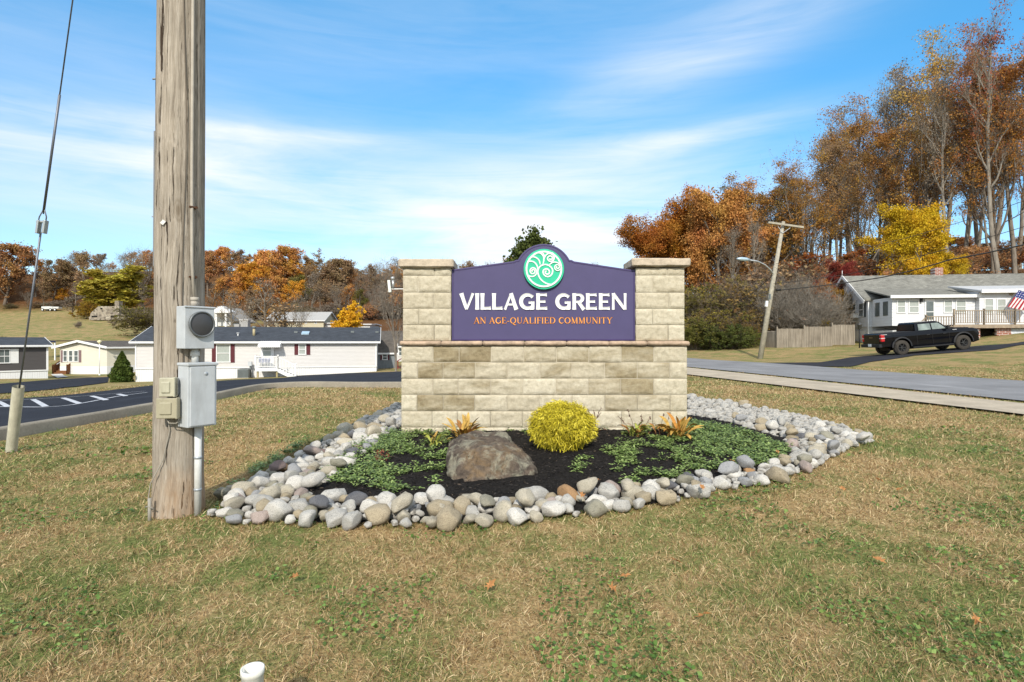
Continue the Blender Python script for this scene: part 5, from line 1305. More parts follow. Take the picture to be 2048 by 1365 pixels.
# facade gable plane at v=0, body runs back and to the right
b=MB(); dx=D3*math.tan(R(44)); bx0,bx1=0,W3
def sk(u,v,z): return (u+v*.55,v,z)
b.add([sk(0,0,zb3),sk(W3,0,zb3),sk(W3,0,e3),sk(W3*.46,0,r3),sk(0,0,e3),sk(0,D3,zb3),sk(W3,D3,zb3),sk(W3,D3,e3),sk(W3*.46,D3,r3),sk(0,D3,e3)],[(0,1,2,3,4),(1,6,7,2),(6,5,9,8,7),(5,0,4,9),(2,7,8,3),(3,8,9,4)])
b.build('wall',M_csid,h3)
b=MB(); b.add([sk(0.02,-.03,-.3),sk(W3+.02,-.03,-.3),sk(W3+.02,D3,-.3),sk(0.02,D3,-.3),sk(0.02,-.03,zb3),sk(W3+.02,-.03,zb3),sk(W3+.02,D3,zb3),sk(0.02,D3,zb3)],[(0,1,5,4),(1,2,6,5),(2,3,7,6),(3,0,4,7)]); b.build('skirting',M_skirt,h3)
b=MB(); oh=.45; g1=-.35; sL=(r3-e3)/(W3*.46); sR=(r3-e3)/(W3*.54)
for (ua,za,ub,zb_) in ((-oh,e3-sL*oh,W3*.46,r3),(W3*.46,r3,W3+oh,e3-sR*oh)):
    b.add([sk(ua,g1,za+.1),sk(ub,g1,zb_+.1),sk(ub,D3,zb_+.1),sk(ua,D3,za+.1),sk(ua,g1,za+.02),sk(ub,g1,zb_+.02),sk(ub,D3,zb_+.02),sk(ua,D3,za+.02)],[(0,1,2,3),(7,6,5,4),(0,4,5,1),(1,5,6,2),(2,6,7,3),(3,7,4,0)])
r_=b.build('roof',M_roofb,h3)
b=MB(); 
for a_,c_ in (((-oh,e3-sL*oh),(W3*.46,r3)),((W3*.46,r3),(W3+oh,e3-sR*oh))): b.bar(sk(a_[0],g1-.03,a_[1]+.04),sk(c_[0],g1-.03,c_[1]+.04),.05,.24)
b.bar(sk(W3+oh,g1,e3-sR*oh+.02),sk(W3+oh,D3,e3-sR*oh+.02),.08,.18); b.build('gutter',M_wtr,r_)
for k,(xa,xb) in enumerate(((126.5,135.5),(137.5,146.5),(148,157.5))):
    u0,zt=f3.uz(xa,701); u1,zb_=f3.uz(xb,724); window(h3,u0,u1,zb_,zt,0,None,pane=M_gls)
for xa in (124,160.5):
    u0,zt=f3.uz(xa,701); _,zb_=f3.uz(xa,725); b=MB(); b.box((u0,-.03,(zt+zb_)/2),(.24,.05,zt-zb_)); b.build('shutter',M_shp,h3)
for v in (4,11):  # windows of the long side
    b=MB(); c=sk(W3,v,0); dirv=Vector((.55,1,0)).normalized(); nrm=Vector((dirv.y,-dirv.x,0))
    for w_,off,mt in ((.55,0,M_gls),(.16,-.5,M_shut),(.16,.5,M_shut)):
        m=MB(); p=Vector(c)+dirv*off*1.6+nrm*.03; m.box((0,0,0),(w_ if off==0 else .35,.06,1.3),M=Matrix.Rotation(math.atan2(dirv.y,dirv.x),3,'Z')); m.v=[tuple(Vector(q)+p+Vector((0,0,e3-.95))) for q in m.v]; m.build('side_window' if off==0 else 'shutter',mt,h3)
b=MB(); c=sk(W3,9,0); b.box((c[0]+2.2,9,e3-.05),(3.6,4.5,.16)); b.build('side_porch_roof',M_wtr,h3)
# lamp post
q=gp(199,751); lpz=h(q.x,q.y); t_=thing('lamp_post','slim white lamp post with flared lantern before the cream home','street lamp',(q.x,q.y,lpz)); top=(751-682)/F*q.y
b=MB(); b.tube([(0,0,0),(0,0,top-.35)],.045,10); b.lathe([(.09,0),(.09,.12),(.05,.16)],10); b.build('post',M_wtr,t_); b=MB(); b.lathe([(.04,top-.35),(.08,top-.3),(.24,top-.06),(.20,top-.02),(.06,top+.05),(0,top+.1)],12,mi=0); b.build('lantern',simple('lantern_shade',(.72,.66,.42),.4),t_)
# conical evergreen shrub
q=gp(244,765); zc=h(q.x,q.y); ss=q.y/F; H0=(765-703)*ss; Rr=21*ss
t_=thing('conical_shrub','dense green conical evergreen shrub at the corner of the long white home','shrub',(q.x,q.y,zc))
g=np.random.default_rng(8); n=9000; tz_=g.random(n)**1.25; a=g.uniform(0,6.28,n); prf=Rr*np.where(tz_<.22,.82+.8*tz_,(1-(tz_-.22)/.78)**.85*1.0)
rad=prf*(g.random(n)**.25)*(1+.10*np.sin(a*5+tz_*9)+.08*np.sin(tz_*31+a*2)); P0=np.stack([rad*np.cos(a),rad*np.sin(a),tz_*H0*.98+.05],1)
V,q_=quads(P0,.085,g,.2); M_evg=leafmat('evergreen_leaf',True,var=.5)
o=npmesh('foliage',V,[q_],M_evg,t_,attrs={'rnd':np.repeat(g.random(n),4)}); o.color=(.085,.125,.025,1)
b=MB(); b.tube([(0,0,-.1),(0,0,H0*.8)],[.09,.02],7); b.build('trunk',simple('shrub_trunk',(.09,.06,.04),.9),t_)
# grey shed and neighbour to the right of the long home
f4=Frame(at(752,700,55).x,55,at(793,700,55.5).x,55.5,-1.35); t_=thing('garden_shed','grey wooden shed with burgundy shutters behind the right end of the long home','shed',f4.loc(),f4.yaw)
_,e4=f4.uz(770,704); walls(t_,0,f4.len,0,2.6,-.2,e4,siding('grey_board_siding',(.20,.22,.23),.3,vert=True),e4+.7)
gable_roof(t_,0,f4.len,0,2.6,e4,e4+1.15,M_roofb,.15,rv=1.3)
u0,zt=f4.uz(764.5,708); u1,zb_=f4.uz(775,720.5); window(t_,u0,u1,zb_,zt,0,M_shut,.16,pane=M_gls)
f5=Frame(at(745,700,66).x,66,at(880,700,68).x,68,-1.6); t_=thing('mobile_home','pale home with grey roof mostly hidden behind the stone wall\'s left side','house',f5.loc(),f5.yaw)
_,e5=f5.uz(790,691); walls(t_,0,f5.len,0,7,-.2,e5,M_wsid,e5+1.2); gable_roof(t_,0,f5.len,0,7,e5,e5+1.75,M_roofb,.3); u0,zt=f5.uz(797,696); u1,zb_=f5.uz(806,712); window(t_,u0,u1,zb_,zt,0,None,pane=M_gls)
q=gp(798,738); t_=thing('red_steps','small dark red wooden steps beside the shed','steps',(q.x,q.y,q.z)); b=MB()
for k in range(3): b.box((.2+.2*k,0,.15+.2*k),(.3,.9,.1))
b.build('treads',M_shut,t_); b=MB(); b.bar((-.1,-.5,.7),(.9,-.5,1.3),.07); b.bar((0,-.5,0),(0,-.5,.75),.08); b.bar((.8,-.5,0),(.8,-.5,1.25),.08); b.bar((.4,-.5,0),(.4,-.5,1.0),.05); b.build('handrail',simple('red_paint',(.22,.03,.03),.6),t_)
# ---- ruin, field vehicle, houses on the slope
M_rub=m_rubble('fieldstone',[(.10,.085,.07),(.26,.22,.17),(.36,.31,.24),(.20,.17,.14),(.42,.38,.30)]); M_dk=simple('dark_opening',(.012,.011,.010),.9)
Yr=128; t_=thing('stone_ruin','old roofless fieldstone house ruin with a square chimney at the field edge','ruin',(at(208,640,Yr).x,Yr,h(at(208,640,Yr).x,Yr))); o0=Vector(t_.location)
def rl(px,py,dy=0): v=at(px,py,Yr+dy)-o0; return v
b=MB()
def rbox(x0,y0,x1,y1,dep=1,dy=0): 
    a=rl(x0,y1,dy); c=rl(x1,y0,dy); b.box(((a.x+c.x)/2,a.y+dep/2,(a.z+c.z)/2),(c.x-a.x,dep,c.z-a.z))
a=[rl(180,634),rl(181,627),rl(187,621),rl(197,613),rl(230,613),rl(230,634)]
b.prism([(p.x,p.z) for p in a],'y',0,.7); rbox(195,614,231,634,.7,5); rbox(178,634,262,640.5,1.5,-.4)
b.build('stone_walls',M_rub,t_)
b=MB(); rbox(229.5,602,238,640,1.2,-.6); b.build('chimney',M_rub,t_)
b=MB(); rbox(246.5,631,250,640,.5,.1); rbox(257,631,260,640,.5,.1); rbox(238.1,629,266,631,.6,0); b.build('porch_pillars',M_rub,t_)
b=MB(); rbox(183,632,194,634.8,.1,-.48); rbox(200.5,616,204.5,619,.1,-.08); rbox(221,632.5,229,635.5,.1,-.48); b.build('openings',M_dk,t_)
b=MB(); rbox(238,631,268,640,.1,2); b.build('dark_doorways',M_dk,t_)
Yv=152; p=at(98,621,Yv); t_=thing('utility_vehicle','small white and green utility vehicle parked at the top of the field','utility vehicle',(p.x,Yv,p.z))
zv=h(p.x,Yv)-0; t_.location.z=zv
b=MB(); b.prism([(-1.5,.5),(1.5,.5),(1.5,1.1),(.6,1.25),(-1.5,1.2)],'y',-.7,.7); b.build('body',simple('white_utv',(.6,.62,.6),.4),t_,bevel=.05)
b=MB(); b.box((-.75,0,1.9),(1.5,1.4,.08)); 
for x in (-1.4,-.1): 
    for y in (-.65,.65): b.bar((x,y,1.15),(x,y,1.9),.06)
b.build('cab_frame',simple('dark_green_frame',(.03,.06,.04),.5),t_)
for x in (-1.1,1.0,2.2):
    for y in (-.75,.75):
        if x==2.2 and y>0: continue
        b=MB(); b.cyl((x,y-.12,.35),(x,y+.12,.35),.36,14); w_=b.build('wheel',M_blk,t_); b=MB(); b.cyl((x,y-.135,.35),(x,y+.135,.35),.2,12); b.build('hub',M_wtr,w_)
b=MB(); b.box((2.3,0,.9),(1.5,1.3,.5)); b.bar((1.4,0,.6),(2,0,.6),.08); b.build('trailer_box',simple('white_trailer',(.6,.6,.58),.5),t_)
M_hw=siding('white_far_siding',(.62,.62,.60),.2); M_hy=siding('yellowish_far_siding',(.52,.47,.33),.2)
def far_house(name_label,x0,x1,ye,yb_,yr,Y,wallm,roofm,wins,gable=False):
    f=Frame(at(x0,600,Y).x,Y,at(x1,600,Y).x,Y,0); f.z0=min(h(f.o.x,Y),h(at(x1,600,Y).x,Y))-.5
    t=thing('distant_house',name_label,'house',f.loc()); _,ze_=f.uz(x0,ye); _,zr_=f.uz(x0,yr,3.5); _,z0_=f.uz(x0,yb_)
    if not gable: walls(t,0,f.len,0,8,min(0,z0_)-1,ze_,wallm,zr_); gable_roof(t,0,f.len,0,8,ze_,zr_,roofm,.4)
    else:
        _,zr_=f.uz(x0,yr); b=MB(); m=f.len/2; L_=f.len
        b.prism([(0,-1),(L_,-1),(L_,ze_),(m,zr_),(0,ze_)],'y',0,9); b.build('wall',wallm,t)
        b=MB(); 
        for a_,c_ in (((-.5,ze_-.2),(m,zr_+.1)),((m,zr_+.1),(f.len+.5,ze_-.2))):
            b.add([(a_[0],-.5,a_[1]),(c_[0],-.5,c_[1]),(c_[0],9.4,c_[1]),(a_[0],9.4,a_[1]),(a_[0],-.5,a_[1]-.2),(c_[0],-.5,c_[1]-.2),(c_[0],9.4,c_[1]-.2),(a_[0],9.4,a_[1]-.2)],[(0,1,2,3),(7,6,5,4),(0,4,5,1),(1,5,6,2),(2,6,7,3),(3,7,4,0)])
        b.build('roof',roofm,t)
    for (a,bb,c,d_) in wins:
        u0,zt=f.uz(a,bb); u1,zb_=f.uz(c,d_); window(t,u0,u1,zb_,zt,0,None,pane=M_gls)
    return t,f
t_,f=far_house('white gabled house with columned porch on the slope right of the meter boxes',410,466,640,656,614,118,M_hw,simple('pale_roof',(.32,.30,.27),.8),[(425,642,430,649),(454,642,459,649)],True)
for x in (433,452):
    u,zt=f.uz(x,626,-2); b=MB(); b.box((u,-2,(zt)/2),(.35,.35,zt)); b.build('porch_column',M_wtr,t_)
u0,zt=f.uz(424,626,-2); u1,_=f.uz(462,626,-2); b=MB(); b.box(((u0+u1)/2,-1.2,zt+.1),(u1-u0,2.6,.3)); b.prism([(u0,zt+.25),(u1,zt+.25),((u0+u1)/2,zt+1.4)],'y',-2.3,-.1); b.build('porch_roof',M_wtr,t_)
far_house('long pale yellow building with a light metal roof seen through bare branches',534,647,640,657,624,112,M_hy,simple('pale_metal_roof',(.38,.37,.35),.5),[(544,643,548,648),(562,643,566,648),(590,642,594,648),(610,642,614,648),(629,642,634,648)])
far_house('small white flat building peeking over the right end of the mobile home roof',717,740,648.5,657,648,112,M_hw,M_wtr,[])
far_house('low white porch building between the pale building and the yellow tree',648,664,646,657,643,113,M_hw,M_roofb,[(653,648,656,653)])
p_=at(490,648,110); t_=thing('garden_structure','small grey stepped structure on the slope above the home roof','garden structure',(p_.x,110,h(p_.x,110)-.3)); b=MB(); b.box((0,0,.9),(1.6,1.2,1.9)); b.box((-1.2,0,.5),(1.2,1.2,1.2)); b.build('blocks',simple('grey_boards',(.35,.35,.34),.8),t_); b=MB(); b.box((0,0,1.9),(1.8,1.4,.12)); b.build('lid',M_wtr,t_)
# ------------------------------------------------------------------ right side: white house
M_alum=siding('white_aluminium_siding',(.66,.67,.68),.24); M_ralum=simple('rolled_roof',(.46,.47,.48),.7,var=.1,scale=2)
M_deck=simple('weathered_deck_wood',(.30,.24,.175),.85,var=.25,scale=4)
f=Frame(33.4,50,33.4+10*math.cos(R(-8)),50+10*math.sin(R(-8)),.6)
hs_=thing('white_house','white ranch house with grey shingle roof and wooden front deck across the street','house',f.loc(),f.yaw)
_,ze=f.uz(1790,592); 
u1,_=f.uz(1951,590); LX=24.0
_,zfl=f.uz(1790,652); vd=12.6
Vg=3.7   # gable wall front corner is set back behind the enclosed porch
u_g=-.25
_,zr=f.uz(1724,552,8.1)
# body
b=MB()
def prismwall(name,pts,mat):
    m=MB(); m.add(pts,[tuple(range(len(pts)))]); return m.build(name,mat,hs_,fixn=False)
walls(hs_,u_g,LX,Vg,vd,zfl,ze,M_alum,zr-.08,rv=8.1)
walls(hs_,0,u1,0,Vg+.05,zfl-.0,ze-.12,M_alum,name='enclosed_porch')
M_base=simple('white_painted_block',(.62,.62,.60),.8,var=.12)
walls(hs_,u_g+.05,LX,Vg+.05,vd-.05,-1.2,zfl,M_base,name='basement_wall')
b=MB(); b.box((u1/2,Vg/2+.02,(zfl-1)/2-.2),(u1-.1,Vg,zfl+.6)); b.build('porch_base',M_base,hs_)
# corner garage posts and dark bay at left end (gable side)
def side_rect(name,v0,v1,z0,z1,mat,x=None,th=.05):
    m=MB(); m.box(((x if x is not None else u_g)-th/2,(v0+v1)/2,(z0+z1)/2),(th,v1-v0,z1-z0)); return m.build(name,mat,hs_)
side_rect('garage_bay',9.3,11.2,-1,zfl-.35,simple('garage_door_grey',(.36,.36,.36),.6)); side_rect('garage_door',4.3,7.6,-1,zfl-.35,M_wtr)
side_rect('corner_trim',vd-.25,vd+.05,-1.2,zfl,M_wtr); side_rect('corner_trim',8.0,8.8,-1.2,zfl,M_wtr)
# gable windows
for (va,vb) in ((10.2,11.2),(6.3,7.2),(4.7,5.6)):
    z0_=zfl+1.0; z1_=zfl+2.35; w_=side_rect('side_window',va,vb,z0_,z1_,M_wtr); m=MB(); m.box((u_g-.06,(va+vb)/2,(z0_+z1_)/2),(.02,vb-va-.14,z1_-z0_-.14)); m.box((u_g-.075,(va+vb)/2,(z0_+z1_)/2),(.02,vb-va-.1,.06),1); m.build('pane',[M_gls,M_wtr],w_)
M_bks=simple('dark_shutter',(.06,.07,.075),.6)
for vc in (11.5,9.9,7.5,4.4): side_rect('shutter',vc-.16,vc+.16,zfl+.95,zfl+2.4,M_bks)
m=MB(); m.box((u_g-.3,5.95,zfl+1.15),(.5,.62,.42)); m.build('window_air_conditioner',M_wtr,hs_)
side_rect('side_window',2.2,3.0,zfl+.95,zfl+2.2,M_gls,x=0.0); side_rect('side_window',.7,1.5,zfl+.95,zfl+2.2,M_gls,x=0)
m=MB(); m.cyl((-.32,Vg-.1,-.5),(-.32,Vg-.1,ze-.2),.06,8); m.build('downpipe',M_wtr,hs_)
# main roof: ridge along u, asymmetric so that the front slope reaches over the porch
m=MB(); oh=.6; vr=8.1; uf=u_g-.55; ur=LX
fr_sl=(zr-ze)/(vr-Vg); zf=ze-.05; Zs=lambda v: ze+fr_sl*(v-Vg)
m.add([(uf,Vg-.3,Zs(Vg-.3)),(ur,Vg-.3,Zs(Vg-.3)),(ur,vr,zr),(uf,vr,zr),(uf,Vg-.3,ze+.032),(ur,Vg-.3,ze+.032),(ur,vr,zr-.12),(uf,vr,zr-.12)],[(0,1,2,3),(7,6,5,4),(0,4,5,1),(1,5,6,2),(2,6,7,3),(3,7,4,0)])
bs=(zr-ze)/(vd-vr); m.add([(uf,vr,zr),(ur,vr,zr),(ur,vd+.8,ze-.8*bs),(uf,vd+.8,ze-.8*bs),(uf,vr,zr-.12),(ur,vr,zr-.12),(ur,vd+.8,ze-.8*bs-.12),(uf,vd+.8,ze-.8*bs-.12)],[(0,1,2,3),(7,6,5,4),(0,4,5,1),(1,5,6,2),(2,6,7,3),(3,7,4,0)])
m.add([(-.3,-.4,zf),(u1+.1,-.4,zf),(u1+.1,5.4,Zs(5.4)+.03),(.0,5.4,Zs(5.4)+.03),(-.3,-.4,zf-.1),(u1+.1,-.4,zf-.1),(u1+.1,5.4,Zs(5.4)-.1),(.0,5.4,Zs(5.4)-.1)],[(0,1,2,3),(7,6,5,4),(0,4,5,1),(1,5,6,2),(2,6,7,3),(3,7,4,0)])
rf=m.build('roof',M_roofg,hs_)
m=MB(); m.box((u1/2-.1,-.45,zf-.06),(u1+.5,.12,.26)); m.build('gutter',M_wtr,rf)
m=MB(); m.bar((uf-.02,Vg-.35,Zs(Vg-.35)-.1),(uf-.02,vr,zr-.08),.06,.28); m.bar((uf-.02,vr,zr-.08),(uf-.02,vd+.85,ze-.85*bs-.1),.06,.28); m.build('barge_board',M_wtr,rf)
m=MB(); m.box((uf+.3,(vr+vd)/2+.4,ze+(zr-ze)*.35),(.02,.02,.02)); 
m.add([(uf,vr,zr-.14),(u_g,vr,zr-.14),(u_g,vd+.8,ze-.8*bs-.14),(uf,vd+.8,ze-.8*bs-.14)],[(0,1,2,3)]); m.build('soffit',M_wtr,rf,fixn=False)
m=MB(); m.cyl((uf,vr,zr),(uf,vr,zr+.55),.025,6); m.build('finial',M_wtr,rf)
cu,_=f.uz(1876,545,8.1); m=MB(); m.box((cu,8.3,zr+.05),(.75,.75,1.3)); m.build('chimney',m_brick(),rf)
# right-hand addition with shallow roof
_,ze2=f.uz(2000,581.5,-.5); walls(hs_,u1,LX,-.5,Vg+1,zfl-.3,ze2-.05,M_alum,name='addition_wall')
ua,zt=f.uz(1898,567,3.2)
m=MB(); zt=ze2+.75; m.add([(u1-.15,-.95,ze2),(ur,-.95,ze2),(ur,3.4,zt),(ua,3.4,zt),(u1-.15,-.95,ze2-.12),(ur,-.95,ze2-.12),(ur,3.4,zt-.12),(ua,3.4,zt-.12)],[(0,1,2,3),(7,6,5,4),(0,4,5,1),(1,5,6,2),(2,6,7,3),(3,7,4,0)]); ar=m.build('addition_roof',M_ralum,hs_)
m=MB(); m.add([(u1-.05,-.5,ze2-.1),(ua+.05,3.3,zt-.1),(ua+.6,2.3,ze+.3),(u1-.05,-.2,zf)],[(0,1,2,3)]); m.build('gable_infill',M_alum,ar,fixn=False)
m=MB(); m.box(((u1+ur)/2,-1.0,ze2-.07),(ur-u1+.3,.12,.3)); m.build('gutter',M_wtr,ar)
# windows and door of the front
for (a,b1,c,d_) in ((1793.5,600,1811,627),(1817,600,1838,627),(1887,600,1905,626),(1911,600,1932,627)):
    u0,zt_=f.uz(a,b1); uu,zb_=f.uz(c,d_); window(hs_,u0,uu,zb_,zt_,0,None,pane=M_blind)
for (a,b1,c,d_) in ((1968,597.5,1987,628),(1993,598,2012,628)):
    u0,zt_=f.uz(a,b1,-.5); uu,zb_=f.uz(c,d_,-.5); window(hs_,u0,uu,zb_,zt_,-.5,None,pane=M_blind)
u0,zt_=f.uz(1849,598); uu,zb_=f.uz(1869,650); m=MB(); m.box(((u0+uu)/2,-.03,(zt_+zfl)/2),(uu-u0,.06,zt_-zfl)); dd_=m.build('door',M_wtr,hs_); m=MB(); m.box(((u0+uu)/2,-.07,zfl+1.1+.2),(uu-u0-.22,.02,1.55)); m.box(((u0+uu)/2,-.085,zfl+1.2),(uu-u0-.22,.02,.06),1); m.build('storm_pane',[M_gls,M_wtr],dd_)
m=MB(); m.box((u0+.12,-.1,zfl+1.0),(.03,.05,.12)); m.build('door_handle',M_metal,dd_)
u_,z_=f.uz(1841,601); m=MB(); m.box((u_,-.12,z_),(.16,.16,.34)); m.lathe([(.0,.3),(.12,.17),(.1,.16)],8,(u_,-.12,z_)); m.build('wall_lantern',M_blk,hs_)
u_,z_=f.uz(2022,588,-.5); m=MB(); m.lathe([(0,.03),(.14,.02),(.16,0)],12,(u_,-.53,z_),0,Matrix.Rotation(R(90),3,'X')); m.build('round_ornament',simple('ornament_tan',(.35,.28,.18),.8),hs_)
# deck with railings
dv=-3.4; d0,_=f.uz(1868,640,dv); d1,zd=f.uz(1908,645,dv); _,zd=f.uz(1980,649,dv); zd2=zd; dR=d0+15.5
_,zdl=f.uz(1880,655,dv)
m=MB(); m.box(((d1+dR)/2,dv/2-.3,zd-.06),(dR-d1,-dv-.6,.1)); m.box(((d1+dR)/2,dv-.02,zd-.18),(dR-d1,.06,.26)); dk=m.build('deck',M_deck,hs_)
e0,_=f.uz(1852,650,dv); m=MB(); m.box(((e0+d1)/2,dv/2-.3,zd-.36),(d1-e0,-dv-.6,.1)); m.box(((e0+d1)/2,dv-.02,zd-.46),(d1-e0,.06,.2)); m.build('lower_deck',M_deck,hs_)
railing('deck_railing',hs_,(e0,dv,zd-.3),(d1,dv,zd-.3),.95,M_deck,11,True,.05); mid,_=f.uz(1968,640,dv); far_,_=f.uz(2030,640,dv)
railing('deck_railing',hs_,(d1,dv,zd),(mid,dv,zd),1.12,M_deck,13,True,.05); railing('deck_railing',hs_,(mid,dv,zd),(far_,dv,zd),1.12,M_deck,14,True,.05); railing('deck_railing',hs_,(far_,dv,zd),(dR,dv,zd),1.12,M_deck,28,True,.05)
s0,_=f.uz(1822,650,dv); railing('stair_railing',hs_,(s0,dv,zd-1.5),(e0,dv,zd-.3),.9,M_deck,8,True,.05)
m=MB()
for k in range(6): m.box((s0+(e0-s0)*(k+.5)/6,dv+.7,zd-1.55+1.2*(k+.5)/6),((e0-s0)/6+.04,1.3,.06))
m.build('deck_steps',M_deck,hs_)
M_brk=m_brick(); a0,_=f.uz(1930,650,dv+.3); a1,_=f.uz(1960,650,dv+.3); a2,_=f.uz(1993,650,dv+.3); a3,_=f.uz(2022,650,dv+.3)
for q0,q1 in ((e0+.3,a1),(a2,a3)):
    m=MB(); m.box(((q0+q1)/2,dv+.4,(zd-.3)/2-.9),(q1-q0,.25,zd-.3+1.8)); m.build('brick_pier',M_brk,hs_)
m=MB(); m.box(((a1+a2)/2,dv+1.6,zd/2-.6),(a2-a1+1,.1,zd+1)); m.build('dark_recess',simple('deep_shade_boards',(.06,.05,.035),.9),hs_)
m=MB(); m.box(((a3+dR)/2,dv+.45,(zd-.35)/2-.6),(dR-a3,.2,zd-.35+1.2)); m.build('deck_skirt',simple('whitewashed_block',(.58,.60,.64),.8,var=.2),hs_)
# flag
u_,z_=f.uz(2034,579,-1.0); P_=Vector(hs_.location)+Matrix.Rotation(f.yaw,3,'Z')@Vector((u_,-1.0,z_))
fg=thing('flag','american flag hanging from a slanted pole on the front of the white house','flag',P_,f.yaw)
m=MB(); pd=Vector((.75,-.45,-.55)); pd=Vector((.80,-1.0,-.62)); m.cyl((-.05,.05,.05),tuple(pd*1.25),.022,8); m.build('flag_pole',M_wtr,fg)
M_red=simple('flag_red',(.35,.02,.03),.7); M_fw=simple('flag_white',(.66,.64,.62),.7); M_blu=simple('flag_blue',(.03,.04,.17),.7)
NU,NV=26,26; m=MB(); vs=[]
top0=pd*.10; top1=pd*1.2; fall=Vector((-.62,.02,-1.0)).normalized()
for i in range(NU+1):
    for j in range(NV+1):
        s_=i/NU; t=j/NV; p=top0.lerp(top1,s_)+fall*(1.65*t*(1-.12*s_))+Vector((0,-1,0))*.07*math.sin(s_*9+t*2)*t; vs.append(p)
fs=[];b0=0
for i in range(NU):
    for j in range(NV):
        k=i*(NV+1)+j; st_i=int(i*13/NU); mi=0 if st_i%2==0 else 1
        if i<NU*7/13 and j<NV*.42: 
            mi=2 if not (i%3==1 and j%3==1) else 1
        m.add([vs[k],vs[k+NV+1],vs[k+NV+2],vs[k+1]],[(0,1,2,3)],mi,True)
m.build('cloth',[M_red,M_fw,M_blu],fg,fixn=False)
# black lamp post at the left corner
q=at(1719,700,46); t_=thing('lamp_post','thin black yard lamp post at the left corner of the white house','lamp post',(q.x,46,h(q.x,46))); tp=(694-646)/F*46
m=MB(); m.tube([(0,0,0),(0,0,tp-.45)],.05,8); m.build('post',M_blk,t_); m=MB(); m.lathe([(.06,tp-.45),(.13,tp-.4),(.17,tp-.1),(.2,tp-.08),(.05,tp+.05),(0,tp+.12)],8); m.build('lantern',simple('smoked_lantern',(.06,.06,.06),.3),t_)
# ------------------------------------------------------------------ stockade fence
M_fen=m_fence(); 
segs=[((1530,.0),(1554,0),52,50.2,41),((1554,0),(1608,0),50.2,49.6,42),((1608,0),(1664,0),49.7,49.5,42),((1664,0),(1710,0),49.9,49.6,43)]
labs=['narrow grey-shaded fence panel turned away at the left end of the stockade fence','second stockade fence panel from the left, ending in a short post','third stockade fence panel from the left, stepping up the slope','darker stockade fence panel that meets the white house']
tops=[(663,662),(657,657),(653,653),(649,649)]; bots=[(695,695),(696,694),(693,690.5),(688,688)]
for si,((xa,_),(xb,_),Ya,Yb,nn) in enumerate(segs):
    A_=at(xa,tops[si][0],Ya); B_=at(xb,tops[si][1],Yb); zb0=at(xa,bots[si][0],Ya).z; zb1=at(xb,bots[si][1],Yb).z
    t_=thing('fence_panel',labs[si],'fence panel',(A_.x,A_.y,zb0),group='stockade fence beside the white house')
    d_=Vector((B_.x-A_.x,B_.y-A_.y,0)); L_=d_.length; dn=d_.normalized(); nP=max(6,int(L_/.10)); m=MB(); yw=math.atan2(dn.y,dn.x)
    for k in range(nP):
        p=dn*(L_*(k+.5)/nP); zt=A_.z-zb0+(B_.z-A_.z)*(k/nP)+random.uniform(-.02,.02); zb_=(zb1-zb0)*k/nP-.1+ (0 if si else -.2); w_=L_/nP*.88
        n_=Vector((-dn.y,dn.x,0)); 
        for q0 in (1,):
            vs=[]
            for yy in (0,.03):
                for (u_,z_) in ((-w_/2,zb_),(w_/2,zb_),(w_/2,zt-.08),(0,zt),(-w_/2,zt-.08)): vs.append(p+dn*u_+n_*(yy+random.uniform(0,.004))+Vector((0,0,z_)))
            m.add(vs,[(4,3,2,1,0),(5,6,7,8,9),(0,1,6,5),(1,2,7,6),(2,3,8,7),(3,4,9,8),(4,0,5,9)])
    m.build('pickets',M_fen,t_)
    m=MB(); 
    for zz in (.35,1.35): m.bar(Vector((0,0,zz))+Vector((-dn.y,dn.x,0))*.06,dn*L_+Vector((0,0,zz+zb1-zb0))+Vector((-dn.y,dn.x,0))*.06,.05,.09)
    m.build('rails',M_fen,t_)
    m=MB(); m.box(Vector((0,0,.85))+Vector((dn.y,-dn.x,0))*.03,(.1,.1,2.0)); m.build('fence_post',M_fen,t_)
# ------------------------------------------------------------------ leaning street pole
bpn=gp(1519,718); topv=at(1567,444,bpn.y+.6); t_=thing('leaning_street_pole','leaning wooden utility pole with crossarm and curved street lamp across the street','utility pole',bpn)
M_p2=simple('grey_pole_wood',(.36,.33,.26),.9,var=.25,scale=5); tv=topv-bpn
m=MB(); m.tube([(0,0,-.3),tv*.5,tv],[.20,.165,.12],14); m.build('pole_shaft',M_p2,t_)
def onp(py): t=(718-py)/(718-444); return tv*t
m=MB(); ca=at(1535,446,bpn.y+.4)-bpn; cb_=at(1605,456,bpn.y+.5)-bpn; m.bar(ca+Vector((0,-.15,0)),cb_+Vector((0,-.15,0)),.12,.14); m.build('crossarm',M_p2,t_)
m=MB(); c0=onp(468); m.bar(c0+Vector((0,-.16,0)),c0+Vector((-.35,-.16,.55)),.03); m.build('arm_brace',M_gal,t_); m=MB(); m.bar(c0+Vector((0,-.16,0)),c0+Vector((.6,-.16,.42)),.03); m.build('arm_brace',M_gal,t_)
m=MB(); l0=at(1546,548,bpn.y)-bpn; pts=[l0,at(1541,540,bpn.y-.3)-bpn,at(1530,530,bpn.y-1)-bpn,at(1515,523,bpn.y-2)-bpn,at(1500,520.5,bpn.y-2.8)-bpn]; m.tube(pts,.045,8); la=m.build('lamp_arm',simple('pale_metal',(.62,.66,.70),.35,.5),t_)
m=MB(); hp0=at(1499,520,bpn.y-2.85)-bpn; hp1=at(1474,517.5,bpn.y-3.3)-bpn; m.tube([hp0,hp0.lerp(hp1,.3),hp0.lerp(hp1,.7),hp1],[.07,.13,.13,.04],10); m.build('lamp_head',simple('lamp_head_blue_grey',(.45,.58,.66),.35,.3),la)
